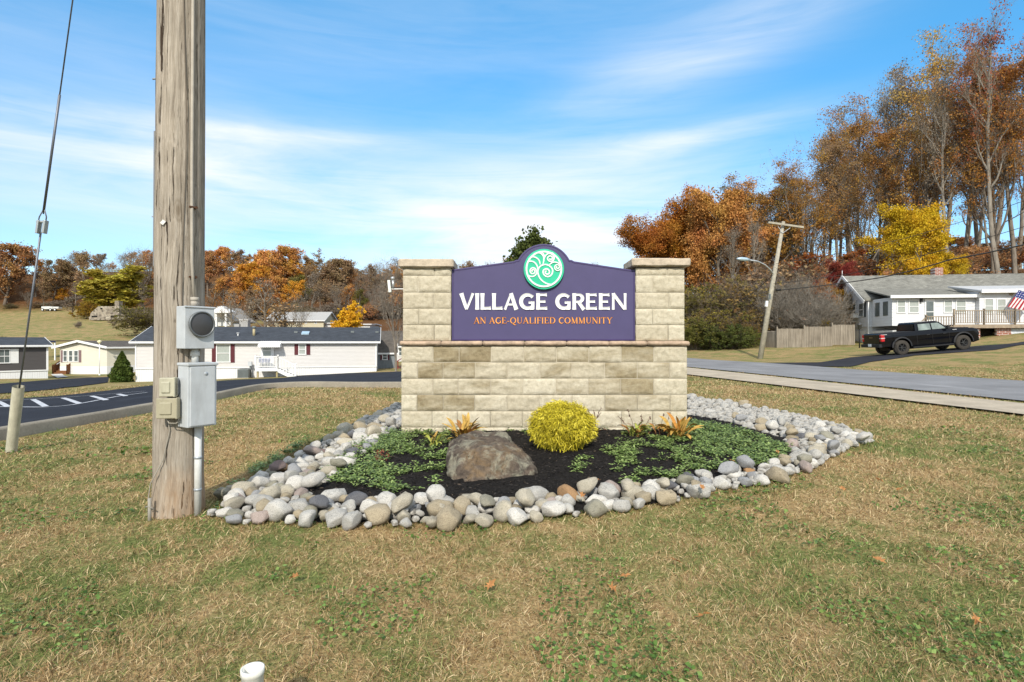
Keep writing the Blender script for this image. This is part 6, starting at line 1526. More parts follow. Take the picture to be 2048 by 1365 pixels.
m=MB(); p_=at(1554,580.5,bpn.y)-bpn; m.tube([p_-Vector((.12,.1,0)),p_+Vector((.22,-.1,0))],.085,10); m.build('splice_box',M_blk,t_)
m=MB(); p_=at(1533,608,bpn.y-.2)-bpn; m.box(p_,(.16,.16,.42),M=Matrix.Rotation(R(8),3,'Y')); m.build('pole_box',M_wtr,t_)
m=MB(); p_=at(1540,594,bpn.y-.15)-bpn; m.box(p_,(.12,.12,.4)); m.build('dark_box',M_metal,t_)
# overhead lines
def wire(name_label,pts,r=.018):
    P_=[at(*p) for p in pts]; Q=[]
    for k in range(len(P_)-1):
        for s_ in range(8):
            t=s_/8; q=P_[k].lerp(P_[k+1],t); q.z-=.25*4*t*(1-t)*((P_[k+1]-P_[k]).length/30); Q.append(q)
    Q.append(P_[-1]); m=MB(); o0=Q[0].copy(); m.tube([q-o0 for q in Q],r,5); o=m.build('overhead_wire',simple('wire_dark',(.045,.042,.04),.6)); o.location=o0; tag(o,name_label,'wire','overhead wires over the white house')
Yp=bpn.y
wire('thick black cable from the splice box across the front of the white house roof',[(1556,581,Yp),(1760,556,37),(1900,520,30),(2060,487,26)],.035)
wire('thin upper wire rising to the right across the orange trees',[(1552,528,Yp),(1700,503,38),(1850,466,33),(2060,398,28)],.016)
wire('thin middle wire crossing below the yellow tree',[(1547,568,Yp),(1700,548,38),(1850,510,33),(2060,450,28)],.016)
wire('short black cable dropping from the leaning pole towards the wall',[(1546,550,Yp),(1500,590,Yp+6),(1380,650,Yp+22)],.022)
wire('thin wire from the lamp arm of the leaning pole',[(1480,518,Yp-3),(1549,530,Yp)],.012)
# ------------------------------------------------------------------ pickup truck
def carpaint(name,c):
    t=NT(name); m=t.set(c,.12,0,.30); return m
M_bl_=carpaint('black_car_paint',(.004,.0045,.007)); M_tint=simple('tinted_glass',(.015,.017,.018),.06,spec=.8); M_tg=simple('side_glass',(.20,.24,.22),.08,var=.5,scale=1.2,spec=.8)
M_tyre=simple('dusty_tyre',(.05,.044,.037),.9,var=.2); M_rim=simple('dark_rim',(.09,.09,.09),.3,.7); M_trim=simple('black_plastic',(.02,.02,.022),.6); M_tail=simple('red_tail_light',(.45,.01,.015),.2,spec=.6)
pr_=gp(1789,713); pr_=Vector((at(1789,712,35).x,35,0)); pf__=at(1929,701,35)
zr0=h(pr_.x,36); zf0=h(pf__.x,36); pitch=math.atan2(zf0-zr0,pf__.x-pr_.x)
trk=thing('pickup_truck','black crew-cab pickup truck parked on the driveway before the white house','pickup truck',(pr_.x+.55,36.0,zr0+.06),rot=(0,-pitch,R(-1)))
hw=.98
def side(poly,y0,y1,mat,name,bev=.03,par=None):
    m=MB(); m.prism(poly,'y',y0,y1); return m.build(name,mat,par or trk,bevel=bev)
def archpts(cx,r,z0,n=10): return [(cx+r*math.cos(math.pi*k/n),z0+r*math.sin(math.pi*k/n)) for k in range(n+1)]
WB=3.75; wr=.42
lower=[(-1.22,.62),(-.60,.55)]+[(x,z) for x,z in reversed(archpts(0,.56,.50))]+[(.60,.48),(WB-.61,.46)]+[(x,z) for x,z in reversed(archpts(WB,.57,.50))]+[(WB+.62,.42),(WB+.92,.50),(WB+.98,.95),(WB+.90,1.22),(WB+.60,1.32),(2.72,1.40),(.92,1.36),(.90,1.40),(-1.12,1.40),(-1.2,1.30)]
body=side(lower,-hw,hw,M_bl_,'body',.03)
bm=bmesh.new(); bm.from_mesh(body.data)
for zc in (.62,.74,.86,.95,1.04,1.14,1.24,1.33): bmesh.ops.bisect_plane(bm,geom=bm.verts[:]+bm.edges[:]+bm.faces[:],plane_co=(0,0,zc),plane_no=(0,0,1))
for v in bm.verts: v.co.y*=float(np.interp(v.co.z,[.45,.62,.74,.86,.95,1.04,1.14,1.24,1.33,1.42],[.965,.975,.972,.985,1.0,.995,1.003,.99,.965,.93]))
for f_ in bm.faces: f_.smooth=abs(f_.normal.y)>.7
bm.to_mesh(body.data); bm.free()
# shoulder crease and hood bulge
m=MB(); m.prism([(2.55,1.38),(3.2,1.44),(WB+.55,1.36),(WB+.85,1.2),(2.6,1.2)],'y',-.72,.72); m.build('hood',M_bl_,body,bevel=.05)
# cab greenhouse (tapered)
m=MB(); zl,zt=1.36,1.93; b0=[(.92,-.93),(3.02,-.93),(3.02,.93),(.92,.93)]; t0=[(1.03,-.74),(2.28,-.74),(2.28,.74),(1.03,.74)]; md=[(.98,-.80),(2.5,-.80),(2.5,.80),(.98,.80)]
vs=[(x,y,zl) for x,y in b0]+[(x,y,1.84) for x,y in md]+[(x,y,zt) for x,y in t0]
fs=[(k,(k+1)%4,4+(k+1)%4,4+k) for k in range(4)]+[(4+k,4+(k+1)%4,8+(k+1)%4,8+k) for k in range(4)]+[(8,9,10,11)]
m.add(vs,fs); cab=m.build('cab',M_bl_,trk,bevel=.04)
def sideglass(pts,name,mat,s_=-1):
    m=MB(); m.add([(x,s_*(.945-(z-1.36)*.275+.012) if 1 else 0,z) for x,z in pts],[tuple(range(len(pts)))]); return m.build(name,mat,cab,fixn=False)
for s_ in (-1,1):
    sideglass([(1.10,1.42),(1.86,1.42),(1.86,1.80),(1.14,1.80)],'rear_side_window',M_tg,s_); sideglass([(1.94,1.42),(2.78,1.42),(2.38,1.80),(1.94,1.80)],'front_side_window',M_tg,s_)
m=MB(); m.add([(.93-.012,-.78,1.44),(.93-.012,.78,1.44),(.975-.012,.70,1.82),(.975-.012,-.70,1.82)],[(0,1,2,3)]); m.build('rear_window',M_tint,cab,fixn=False)
m=MB(); m.add([(2.93,-.82,1.43),(2.93,.82,1.43),(2.50,.72,1.83),(2.50,-.72,1.83)],[(0,1,2,3)]); m.v=[(x+.025,y,z) for x,y,z in m.v]; m.build('windscreen',M_tint,cab,fixn=False)
# bed opening
m=MB(); m.box((-.13,0,1.405),(1.95,1.6,.012)); m.build('bed_opening',M_trim,body)
# tailgate, bumper, lights, wheels, step
m=MB(); m.box((-1.215,0,1.06),(.05,1.56,.60)); m.box((-1.245,0,1.33),(.03,1.56,.06)); tg=m.build('tailgate',M_bl_,trk,bevel=.015); m=MB(); m.box((-1.262,0,1.17),(.012,.34,.05)); m.build('tailgate_badge',simple('bronze_badge',(.25,.17,.09),.4,.5),tg)
m=MB(); m.box((-1.27,0,.66),(.2,1.9,.2)); m.box((-1.3,0,.77),(.12,.8,.03)); bmp=m.build('rear_bumper',M_trim,trk,bevel=.03); m=MB(); m.box((-1.376,0,.70),(.012,.32,.16)); m.build('licence_plate',M_wtr,bmp)
for s_ in (-1,1):
    m=MB(); m.box((-1.13,s_*.90,1.13),(.22,.19,.44)); tl=m.build('tail_light',M_tail,trk,bevel=.03); m=MB(); m.box((-1.13,s_*.90,1.12),(.235,.20,.05)); m.build('reverse_lens',simple('pale_lens',(.6,.5,.5),.2),tl)
    m=MB(); m.box((WB+.93,s_*.78,1.08),(.10,.36,.16)); m.build('headlight',simple('headlight_lens',(.5,.52,.52),.1,spec=.8),trk,bevel=.03)
    m=MB(); m.bar((.62,s_*1.02,.42),(WB-.66,s_*1.02,.42),.15,.07); m.build('side_step',M_trim,trk)
    m=MB(); m.box((2.78,s_*1.10,1.47),(.14,.22,.22)); m.build('wing_mirror',M_trim,trk,bevel=.04)
    for xx in (1.62,2.62):
        m=MB(); m.box((xx,s_*(hw+.012),1.12),(.2,.03,.045)); m.build('door_handle',M_trim,body)
    for xx in (.96,1.9,2.92):
        m=MB(); m.box((xx,s_*(hw+.0005),.93),(.012,.004,.78)); m.build('door_gap',M_trim,body)
    for wxx in (0,WB):
        m=MB(); m.lathe([(.25,-.14),(.41,-.145),(.455,-.11),(.46,0),(.455,.11),(.41,.145),(.25,.14)],32,(wxx,s_*.86,.455),0,Matrix.Rotation(R(90),3,'X'))
        wh=m.build('tyre',M_tyre,trk); 
        m=MB(); m.lathe([(0,.09),(.06,.10),(.07,.07)],16,(wxx,s_*.86,.455),0,Matrix.Rotation(R(90*(1 if s_<0 else -1)),3,'X')); m.lathe([(.24,.12),(.215,.11),(.21,.02),(0,.01)],28,(wxx,s_*.86,.455),1,Matrix.Rotation(R(90*(1 if s_<0 else -1)),3,'X'))
        for k in range(6):
            a=k*math.pi/3; m.bar((wxx+.05*math.cos(a),s_*(.86+.085),.455+.05*math.sin(a)),(wxx+.22*math.cos(a),s_*(.86+.105),.455+.22*math.sin(a)),.06,.03)
        m.build('rim',[M_rim,M_trim],wh)
        m=MB(); ap=archpts(wxx,.54,.50,14); ap2=archpts(wxx,.62,.50,14)
        for k in range(14): m.add([(ap[k][0],s_*(hw-.02),ap[k][1]),(ap2[k][0],s_*(hw-.02),ap2[k][1]),(ap2[k+1][0],s_*(hw-.02),ap2[k+1][1]),(ap[k+1][0],s_*(hw-.02),ap[k+1][1])]+[(ap[k][0],s_*(hw+.05),ap[k][1]),(ap2[k][0],s_*(hw+.03),ap2[k][1]),(ap2[k+1][0],s_*(hw+.03),ap2[k+1][1]),(ap[k+1][0],s_*(hw+.05),ap[k+1][1])],[(4,5,6,7),(0,4,7,3),(1,2,6,5)])
        m.build('wheel_flare',M_trim,body,fixn=False)
m=MB(); m.box((WB+.95,0,.98),(.08,1.3,.32)); m.box((WB+.93,0,.60),(.16,1.8,.22)); m.build('grille',M_trim,trk,bevel=.02)
m=MB(); m.box((1.6,0,.42),(4.2,.9,.25)); m.box((0,0,.42),(.15,1.5,.15)); m.box((WB,0,.42),(.15,1.5,.15)); m.build('chassis',M_trim,trk)
m=MB(); m.box((-1.02,-hw-.008,1.335),(.30,.012,.035)); m.box((3.25,-hw-.008,1.30),(.25,.012,.04)); m.build('side_badge',simple('silver_badge',(.55,.55,.55),.4,.4),body)
# dirt mound with leaves right of the drive
# ------------------------------------------------------------------ trees
M_bk=[m_bark('bark_grey',(.12,.10,.078),(.29,.25,.205)),m_bark('bark_brown',(.10,.078,.06),(.25,.20,.155)),m_bark('bark_pale',(.15,.13,.105),(.34,.305,.255))]
M_leaf=leafmat('tree_leaf',True,var=.5)
def tree_proto(seed,Ht,form='oak',leaves=9000,ls=.2,bark=0,detail=1.0,bare=0.0,skip_low=0):
    """returns (trunk mesh, crown mesh). real branching skeleton, leaves clustered round the twigs"""
    g=np.random.default_rng(seed); V=[];Q=[];tips=[];tb=0
    def tube_(pts,rad,n):
        nonlocal tb
        pts=np.array(pts); m=len(pts); T=np.gradient(pts,axis=0); T/=np.linalg.norm(T,axis=1)[:,None]+1e-9
        ref=np.array((0.3,.9,.1)); U=np.cross(T,ref); U/=np.linalg.norm(U,axis=1)[:,None]+1e-9; W=np.cross(T,U)
        a=np.arange(n)*2*math.pi/n
        R_=np.array(rad)[:,None,None]; P=pts[:,None,:]+(U[:,None,:]*np.cos(a)[None,:,None]+W[:,None,:]*np.sin(a)[None,:,None])*R_
        V.append(P.reshape(-1,3)); i=(np.arange(m-1)[:,None]*n+np.arange(n)[None,:]).ravel()+tb; j=(np.arange(m-1)[:,None]*n+((np.arange(n)+1)%n)[None,:]).ravel()+tb
        Q.append(np.stack([i,j,j+n,i+n],1)); tb+=m*n
    cfg={'oak':dict(tr=.75,first=.30,nl=11,ang=(35,75),len0=.36,up=.25,sub=(6,6),gn=.22,r0=.020),
         'tall':dict(tr=.97,first=.40,nl=17,ang=(28,60),len0=.30,up=.45,sub=(5,6),gn=.16,r0=.0125),
         'vase':dict(tr=.45,first=.22,nl=10,ang=(12,38),len0=.60,up=.35,sub=(6,6),gn=.14,r0=.016),
         'shrub':dict(tr=.12,first=.05,nl=16,ang=(8,62),len0=.80,up=.20,sub=(8,7),gn=.18,r0=.012),
         'round':dict(tr=.7,first=.14,nl=15,ang=(30,70),len0=.40,up=.3,sub=(6,6),gn=.2,r0=.018),
         'fir':dict(tr=.98,first=.06,nl=34,ang=(68,88),len0=.24,up=.05,sub=(7,3),gn=.10,r0=.014)}[form]
    def grow(p,d,L,r,lev,n=5):
        pts=[p]; dd=d/np.linalg.norm(d); st=L/n
        for k in range(n):
            dd=dd+g.normal(0,cfg['gn'],3)*(1 if lev else .35)+np.array((0,0,cfg['up']*(.35 if lev else .1))); dd/=np.linalg.norm(dd); pts.append(pts[-1]+dd*st)
        rad=[r*(1-.72*k/n) for k in range(n+1)]
        tube_(pts,rad,{0:9,1:6,2:4,3:3}.get(lev,3)); return pts,rad
    H_=Ht; r0=cfg['r0']*Ht; p=np.zeros(3); p[2]=-.3
    tp,tr=grow(p,np.array((g.normal(0,.03),g.normal(0,.03),1.)),H_*cfg['tr'],r0,0,10)
    tp=np.array(tp); 
    for i in range(cfg['nl']):
        f_=cfg['first']+(1-cfg['first'])*((i+g.random()*.8)/cfg['nl'])
        if form in('shrub',): f_=g.random()*.9
        k=f_*10; k0=min(int(k),9); q=tp[k0]+(tp[k0+1]-tp[k0])*(k-k0); rr=tr[k0]*.62
        az=i*2.4+g.normal(0,.4); an=math.radians(g.uniform(*cfg['ang'])); 
        if form!='fir': an*=(1.15-.5*f_)
        d=np.array((math.cos(az)*math.sin(an),math.sin(az)*math.sin(an),math.cos(an)))
        L=H_*cfg['len0']*g.uniform(.7,1.1)*(1.0-.45*f_ if form in('oak','tall','round') else (1-.9*f_ if form=='fir' else 1))
        if form in('tall',) and f_<.5: L*=.7
        l1,r1=grow(q,d,L,max(rr,.02),1,6); l1=np.array(l1)
        n2=max(2,int(cfg['sub'][0]*detail))
        for j in range(n2):
            t=.25+.75*(j+g.random())/n2; k=t*6; k0=min(int(k),5); q2=l1[k0]+(l1[k0+1]-l1[k0])*(k-k0); dd=l1[k0+1]-l1[k0]; dd/=np.linalg.norm(dd)
            d2=dd+g.normal(0,.55,3); l2,r2=grow(q2,d2,L*.52*g.uniform(.6,1.2)*(1.1-.4*t),max(r1[k0]*.5,.012),2,4); l2=np.array(l2)
            n3=max(2,int(cfg['sub'][1]*detail))
            for m in range(n3):
                t=.2+.8*(m+g.random())/n3; k=t*4; k0=min(int(k),3); q3=l2[k0]+(l2[k0+1]-l2[k0])*(k-k0); dd=l2[k0+1]-l2[k0]; dd/=np.linalg.norm(dd)+1e-9
                l3,_=grow(q3,dd+g.normal(0,.6,3),L*.26*g.uniform(.5,1.2),max(r2[k0]*.5,.008),3,3)
                tips.append(l3[-1]); tips.append(l3[-2])
                if bare>0:
                    for _ in range(int(3*bare)):
                        b_=np.array(l3[1+g.integers(3)]); e=np.array(l3[-1])-np.array(l3[0]); e/=np.linalg.norm(e)+1e-9; l4=[b_,b_+(e+g.normal(0,.5,3)+np.array((0,0,.2)))*L*.13*g.uniform(.6,1.3)]; tube_(l4,[.010,.004],3)
    me_o=npmesh('trunk',np.concatenate(V),np.concatenate(Q),M_bk[bark],smooth=True); tme=me_o.data; bpy.data.objects.remove(me_o)
    cme=None
    if leaves:
        tips=np.array(tips); lo_=tips[:,2]>Ht*skip_low; tips=tips[lo_]
        # some branches dense, others almost empty
        wgt=np.array([max(0.02,mnoise.noise(Vector(t)*(3.2/Ht*4))+.45) for t in tips])**2.0; wgt/=wgt.sum()
        idx=g.choice(len(tips),leaves,p=wgt); sc=Ht*(.017 if form in('tall','vase') else .021)
        P=tips[idx]+g.normal(0,1,(leaves,3))*sc*np.array((1,1,.75))
        Vv,q=quads(P,ls,g,.15,1.5)
        o=npmesh('crown',Vv,[q],M_leaf,attrs={'rnd':np.repeat(np.clip(g.normal(.5,.22,leaves),0,1),4)}); cme=o.data; bpy.data.objects.remove(o)
    return tme,cme
print('protos')
PR={}
PR['oakA']=tree_proto(1,18,'oak',13000,.25,1); PR['oakB']=tree_proto(2,18,'round',13000,.25,1); PR['oakC']=tree_proto(3,18,'oak',6500,.24,0,bare=.7); PR['oakD']=tree_proto(12,18,'vase',10000,.25,1)
PR['bareA']=tree_proto(4,18,'oak',700,.22,0,bare=1.6); PR['bareB']=tree_proto(5,18,'vase',500,.22,0,bare=1.6)
PR['tallA']=tree_proto(6,30,'tall',5600,.19,0,1.15,bare=1,skip_low=.42); PR['tallB']=tree_proto(7,30,'tall',10500,.20,0,1.15,bare=.7,skip_low=.35); PR['tallC']=tree_proto(8,30,'tall',2300,.18,2,1.15,bare=1.5,skip_low=.5); PR['tallD']=tree_proto(13,30,'vase',9500,.19,0,1.2,bare=.9,skip_low=.35)
PR['bigoak']=tree_proto(9,16,'oak',70000,.105,1,1.2); PR['maple']=tree_proto(10,13,'round',70000,.10,0,1.2)
PR['shrubL']=tree_proto(11,5,'shrub',16000,.13,1); PR['shrubB']=tree_proto(14,6,'shrub',260,.12,2,1.25,bare=1.7); PR['shrubT']=tree_proto(15,5,'shrub',6500,.14,1,1,bare=1.)
PR['yellow']=tree_proto(16,8,'vase',16000,.19,1); PR['pine']=tree_proto(17,10,'round',20000,.18,1); PR['apple']=tree_proto(18,5,'oak',250,.15,1,1,bare=1.4); PR['willow']=tree_proto(19,14,'round',26000,.30,1)
PH=dict(oakA=18,oakB=18,oakC=18,oakD=18,bareA=18,bareB=18,tallA=30,tallB=30,tallC=30,tallD=30,bigoak=16,maple=13,shrubL=5,shrubB=6,shrubT=5,yellow=8,pine=10,apple=5,willow=14)
ORG=(.60,.30,.09);RUS=(.45,.235,.10);BRN=(.31,.21,.115);YEL=(.78,.46,.03);YOR=(.60,.30,.04);OLV=(.17,.155,.035);GRN=(.08,.12,.03);RED=(.30,.04,.03);GBR=(.30,.25,.19);DOL=(.18,.155,.06)
REAL={}
for k,(t,c) in PR.items():
    zc=np.empty(len(t.vertices)*3); t.vertices.foreach_get('co',zc); zz_=zc.reshape(-1,3)
    PH[k]=zz_[:,2].max(); 
def tree(kind,px,Y,ytop,col,label,cat='tree',name=None,group=None,wid=1.0,rz=None,py_base=None,x=None,zb=None):
    X=(px-CX)/F*Y if x is None else x; z=h(X,Y) if zb is None else zb; Ht=EYE-(ytop-CY)/F*Y-z; s=Ht/PH[kind]
    nm=name or {'shrub':'bush'}.get(cat,'tree')
    r=thing(nm,label,cat,(X,Y,z-.05),rz if rz is not None else random.uniform(0,6.28),group); r.scale=(s*wid,s*wid,s)
    t,c=PR[kind]; o=link('trunk' if cat=='tree' else 'stems',t,r)
    if c: o=link('crown' if cat=='tree' else 'foliage',c,r); o.color=tuple(np.clip(np.array(col)*np.random.default_rng(int(abs(px)*7+Y)).uniform(.85,1.15),0,1))+(1,)
    return r
cname={ORG:'orange',RUS:'russet',BRN:'brown',YEL:'bright yellow',YOR:'yellow-orange',OLV:'olive',GRN:'green',RED:'dark red',GBR:'grey-brown',DOL:'dark olive'}
kword={'oakA':'full-crowned','oakB':'rounded','oakC':'thin-leaved','oakD':'upswept','bareA':'bare spreading','bareB':'bare upright'}
# ---- wood behind the field and homes, left of the wall
def leftwhere(px):
    for lim,w_ in ((40,'at the far left'),(75,'beside the guy cable'),(150,'above the parked utility vehicle'),(225,'behind the olive tree'),(302,'just left of the thick pole'),(408,'behind the thick pole'),(470,'above the white gabled house'),(535,'above the small porch awning'),(600,'above the pale building'),(660,'right of the pale building'),(720,'above the bright yellow tree'),(780,'left of the bracket fixture'),(830,'at the left pier of the wall'),(910,'behind the left pier'),(1000,'above the left slope of the sign')):
        if px<lim: return w_
    return 'behind the sign'
skyl=[(-60,470),(0,478),(22,500),(40,540),(70,515),(110,520),(140,492),(180,490),(215,515),(240,495),(285,483),(310,500),(410,495),(450,492),(480,500),(530,487),(570,492),(600,505),(640,503),(670,512),(700,522),(740,520),(770,515),(800,508),(850,512),(900,515),(940,518),(985,516),(1010,545),(1050,560),(1300,580)]
def top_at(px): return float(np.interp(px,[a for a,b in skyl],[b for a,b in skyl]))
spec=[(-30,'oakA',RUS),(8,'oakB',RUS),(45,'bareA',GBR),(75,'oakC',ORG),(105,'oakB',BRN),(140,'bareA',BRN),(168,'oakC',BRN),(195,'bareA',GBR),(222,'bareB',GBR),(250,'bareA',BRN),(285,'bareB',GBR),(300,'oakC',ORG),(330,'oakA',BRN),(370,'oakB',ORG),(415,'oakA',RUS),(447,'oakB',ORG),(478,'oakC',BRN),(505,'oakD',RUS),(530,'oakA',ORG),(560,'oakB',ORG),(590,'oakD',YOR),(615,'oakC',BRN),(640,'oakD',BRN),(668,'oakB',BRN),(690,'oakC',ORG),(715,'bareB',GBR),(742,'oakC',BRN),(765,'bareB',GBR),(790,'bareA',GBR),(815,'oakC',BRN),(845,'bareB',GBR),(875,'oakC',ORG),(905,'bareB',BRN),(935,'oakC',BRN),(965,'bareB',GBR),(990,'bareA',GBR)]
rr=random.Random(4)
for px,k,c in spec:
    yj=rr.uniform(-6,8); hill=top_at(px)+yj
    tree(k,px,165+rr.uniform(-8,15) if px<320 else 172+rr.uniform(-12,20),hill,c,f"{kword[k]} {cname[c]} tree on the wooded skyline {leftwhere(px)}",group='autumn trees on the hill behind the homes',wid=rr.uniform(.95,1.25))
fillk=['bareA','oakC','bareB','oakA','oakC','oakD','oakB']; fillc=[GBR,ORG,GBR,BRN,YOR,ORG,BRN]
for i in range(46):
    px=-70+i*24+rr.uniform(-7,7); k_=rr.randrange(7); 
    if px>1015: continue
    tree(fillk[k_],px,200+rr.uniform(-8,14),top_at(px)+rr.uniform(8,24),fillc[k_],f"{kword[fillk[k_]]} {cname[fillc[k_]]} tree in the wood's back row {leftwhere(px)}",group='autumn trees on the hill behind the homes',wid=rr.uniform(1.1,1.4))
for i in range(15):
    px=-50+i*24+rr.uniform(-7,7); k_=rr.randrange(7)
    tree(fillk[k_],px,168+rr.uniform(-4,6),548+rr.uniform(-10,12),fillc[k_],f"{kword[fillk[k_]]} {cname[fillc[k_]]} lower tree inside the wood {leftwhere(px)}",group='autumn trees on the hill behind the homes',wid=rr.uniform(1.3,1.6))
# middle row, lower and nearer
mid=[(-40,585,'oakA',RUS,158),(15,560,'oakB',RUS,160),(55,580,'bareB',GBR,158),(88,570,'oakC',BRN,157),(120,575,'oakB',YOR,160),(150,560,'bareA',GBR,156),(182,560,'oakC',BRN,158),(290,560,'bareA',GBR,140),
     (425,560,'bareA',GBR,150),(450,545,'oakC',ORG,152),(478,540,'oakA',ORG,150),(500,575,'oakC',BRN,140),(522,525,'oakB',YOR,155),(548,550,'oakB',ORG,150),(575,560,'oakA',YOR,145),(598,545,'oakC',OLV,150),(622,535,'bareA',GBR,148),(650,545,'oakD',BRN,150),(675,560,'bareB',GBR,146),(700,565,'oakC',ORG,148),(720,575,'oakC',OLV,142),(745,560,'bareB',GBR,146),(768,565,'bareA',GBR,140),(795,565,'oakC',ORG,142),(820,560,'oakB',BRN,150),(870,570,'oakB',RUS,150),(920,575,'oakB',BRN,150)]
for px,yt,k,c,Y in mid: tree(k,px,Y,yt,c,f"{kword[k]} {cname[c]} tree in the wood's lower row {leftwhere(px)}",group='autumn trees on the hill behind the homes',wid=rr.uniform(1.0,1.3))
low=[(20,605,DOL),(70,600,BRN),(110,598,GBR),(175,600,OLV),(425,610,BRN),(470,608,GBR),(500,600,RUS),(530,605,BRN),(560,598,YOR),(590,600,OLV),(620,608,BRN),(660,600,GBR),(675,610,BRN),(735,605,RUS),(760,600,GBR),(785,612,BRN),(800,600,OLV)]
for px,yt,c in low: tree('shrubT',px,135+rr.uniform(0,14) if px>300 else 157,yt,c,f"{cname[c]} bush at the wood's foot {leftwhere(px)}",'shrub',group='undergrowth below the hillside wood',wid=rr.uniform(1.5,2.3))
# single trees of the left half
tree('willow',236,143,538,(.50,.42,.07),'large broad olive-yellow tree spreading over the stone ruin',wid=2.4)
tree('shrubL',175,134,600,(.34,.22,.03),'low golden-olive shrub growing against the left end of the ruin','shrub',wid=1.2)
tree('apple',147,140,590,GBR,'leaning dark bare tree at the field edge left of the ruin',wid=1.5)
tree('apple',226,112,633,GBR,'small spreading bare orchard tree in the field before the ruin chimney',wid=1.35)
tree('shrubT',157,112,640,GBR,'small bare field shrub left of the orchard tree','shrub',wid=.8)
tree('shrubT',292,100,605,OLV,'thin olive brush at the field edge beside the thick pole','shrub',wid=1.8)
tree('bareA',535,88,548,GBR,'dark bare tree rising behind the roof above the small porch',wid=1.2); tree('bareA',467,95,575,GBR,'slender bare tree before the white gabled house',wid=1.0)
tree('apple',575,84,600,BRN,'bare low-branched tree in front of the pale yellow building',wid=1.2); tree('bareB',598,90,575,GBR,'bare upright tree before the right end of the pale yellow building',wid=.9)
tree('yellow',693,80,602,YEL,'bright golden yellow tree behind the roof of the long white home',wid=.95)
tree('bareB',792,46,500,GBR,'tall bare street tree with fine branches beside the wall\'s left pier',wid=.75)
b=MB(); q=gp(10,690)
tree('shrubL',8,85,672,DOL,'dark green shrub behind the roof of the charcoal home','shrub',wid=1.6)
tree('pine',1062,62,455,(.09,.12,.03),'dense green evergreen rising behind the emblem of the sign',wid=.85)
tree('oakC',1022,64,500,RUS,'smaller rusty brown tree left of the evergreen behind the sign',wid=.55)
tree('bareA',1198,75,512,GBR,'tiny bare treetop showing above the right slope of the sign',wid=.7)
# ---- wood on the right hill
def tr(kind,px,Y,yt,c,l,wid=1.0,cat='tree'): return tree(kind,px,Y,yt,c,l,cat,wid=wid,group='autumn wood on the right-hand hill' if cat=='tree' else 'brush along the street')
tr('bigoak',1300,78,440,(.42,.17,.03),'orange-brown oak at the left tip of the right wood, above the right pier',1.15)
tr('bigoak',1345,82,415,(.46,.19,.03),'wide orange oak behind the right pier cap',1.1); tr('bigoak',1400,80,388,(.50,.20,.035),'tallest bright orange oak left of the leaning pole',1.0)
tr('maple',1440,76,372,ORG,'rust-orange crown just left of the leaning pole crossarm',.8)
R_=[('tallC',1475,72,430,GBR,.9,'pale bare tree directly left of the leaning pole'),('tallC',1500,70,415,GBR,.7,'thin pale trunk cluster behind the street lamp arm'),('tallB',1480,84,375,DOL,1.15,'dark olive-brown tree above the street lamp arm'),('tallB',1520,86,362,(.30,.16,.04),1.1,'brown-orange crown above the leaning pole top'),('tallD',1565,84,345,DOL,1.05,'olive crown right above the crossarm'),
 ('tallB',1600,84,322,(.34,.17,.04),1.0,'orange-brown tree right of the crossarm'),('tallD',1630,80,275,(.36,.19,.04),1.0,'broad-limbed tree with orange sprays halfway up the wood\'s sloping edge'),('tallA',1655,88,215,(.40,.21,.05),.9,'tall tree on the sloping skyline where orange gives way to grey'),('tallB',1680,82,240,BRN,.9,'brown-leaved tree above the red shrub'),
 ('tallA',1712,88,185,(.42,.22,.05),.9,'tall thin-leaved tree left above the yellow maple'),('tallD',1735,80,230,(.26,.15,.05),.9,'dark-limbed tree behind the left half of the yellow maple'),('tallC',1760,86,150,GBR,.85,'bare-topped tree above the centre of the yellow maple'),('tallB',1790,78,215,(.32,.16,.04),.85,'rusty oak right behind the yellow maple top'),
 ('tallA',1812,84,110,GBR,.9,'tall grey-twigged tree above the right half of the yellow maple'),('tallD',1845,78,140,(.38,.20,.05),.9,'tree with gold-tipped crown left of the roof chimney line'),('tallA',1880,80,45,(.50,.33,.08),.85,'very tall tree whose top leaves are pale gold'),('tallC',1905,72,90,GBR,.8,'bare tall tree above the brick chimney'),
 ('tallB',1930,74,120,(.40,.18,.04),.9,'tall tree with a large orange-brown crown right of the chimney'),('tallA',1955,76,30,(.40,.17,.08),.8,'slim reddish-twigged tree reaching the top edge'),('tallD',1985,70,100,(.36,.17,.04),.85,'big straight-trunked orange oak above the addition roof'),('tallC',2000,68,-30,(.35,.12,.06),.75,'bare tree that leaves the top of the photo, near the right edge'),
 ('tallB',2030,70,70,(.38,.17,.04),.85,'orange-brown oak above the flag'),('tallA',2060,66,20,(.42,.19,.05),.85,'tree cut off by the right edge'),('tallB',2110,70,60,(.38,.17,.04),.9,'tree just outside the right edge whose branches reach in'),
 ('tallB',1570,100,350,BRN,1.1,'distant brown tree behind the crossarm'),('tallA',1700,105,200,BRN,1.0,'distant thin tree behind the middle of the wood'),('tallB',1860,100,130,BRN,1.0,'distant tree filling the wood behind the gold-tipped crown'),('tallB',1990,95,90,BRN,1.0,'distant brown tree behind the straight-trunked oaks')]
for k,px,Y,yt,c,wd,l in R_: tr(k,px,Y,yt,c,l,wd)
g_=random.Random(23)
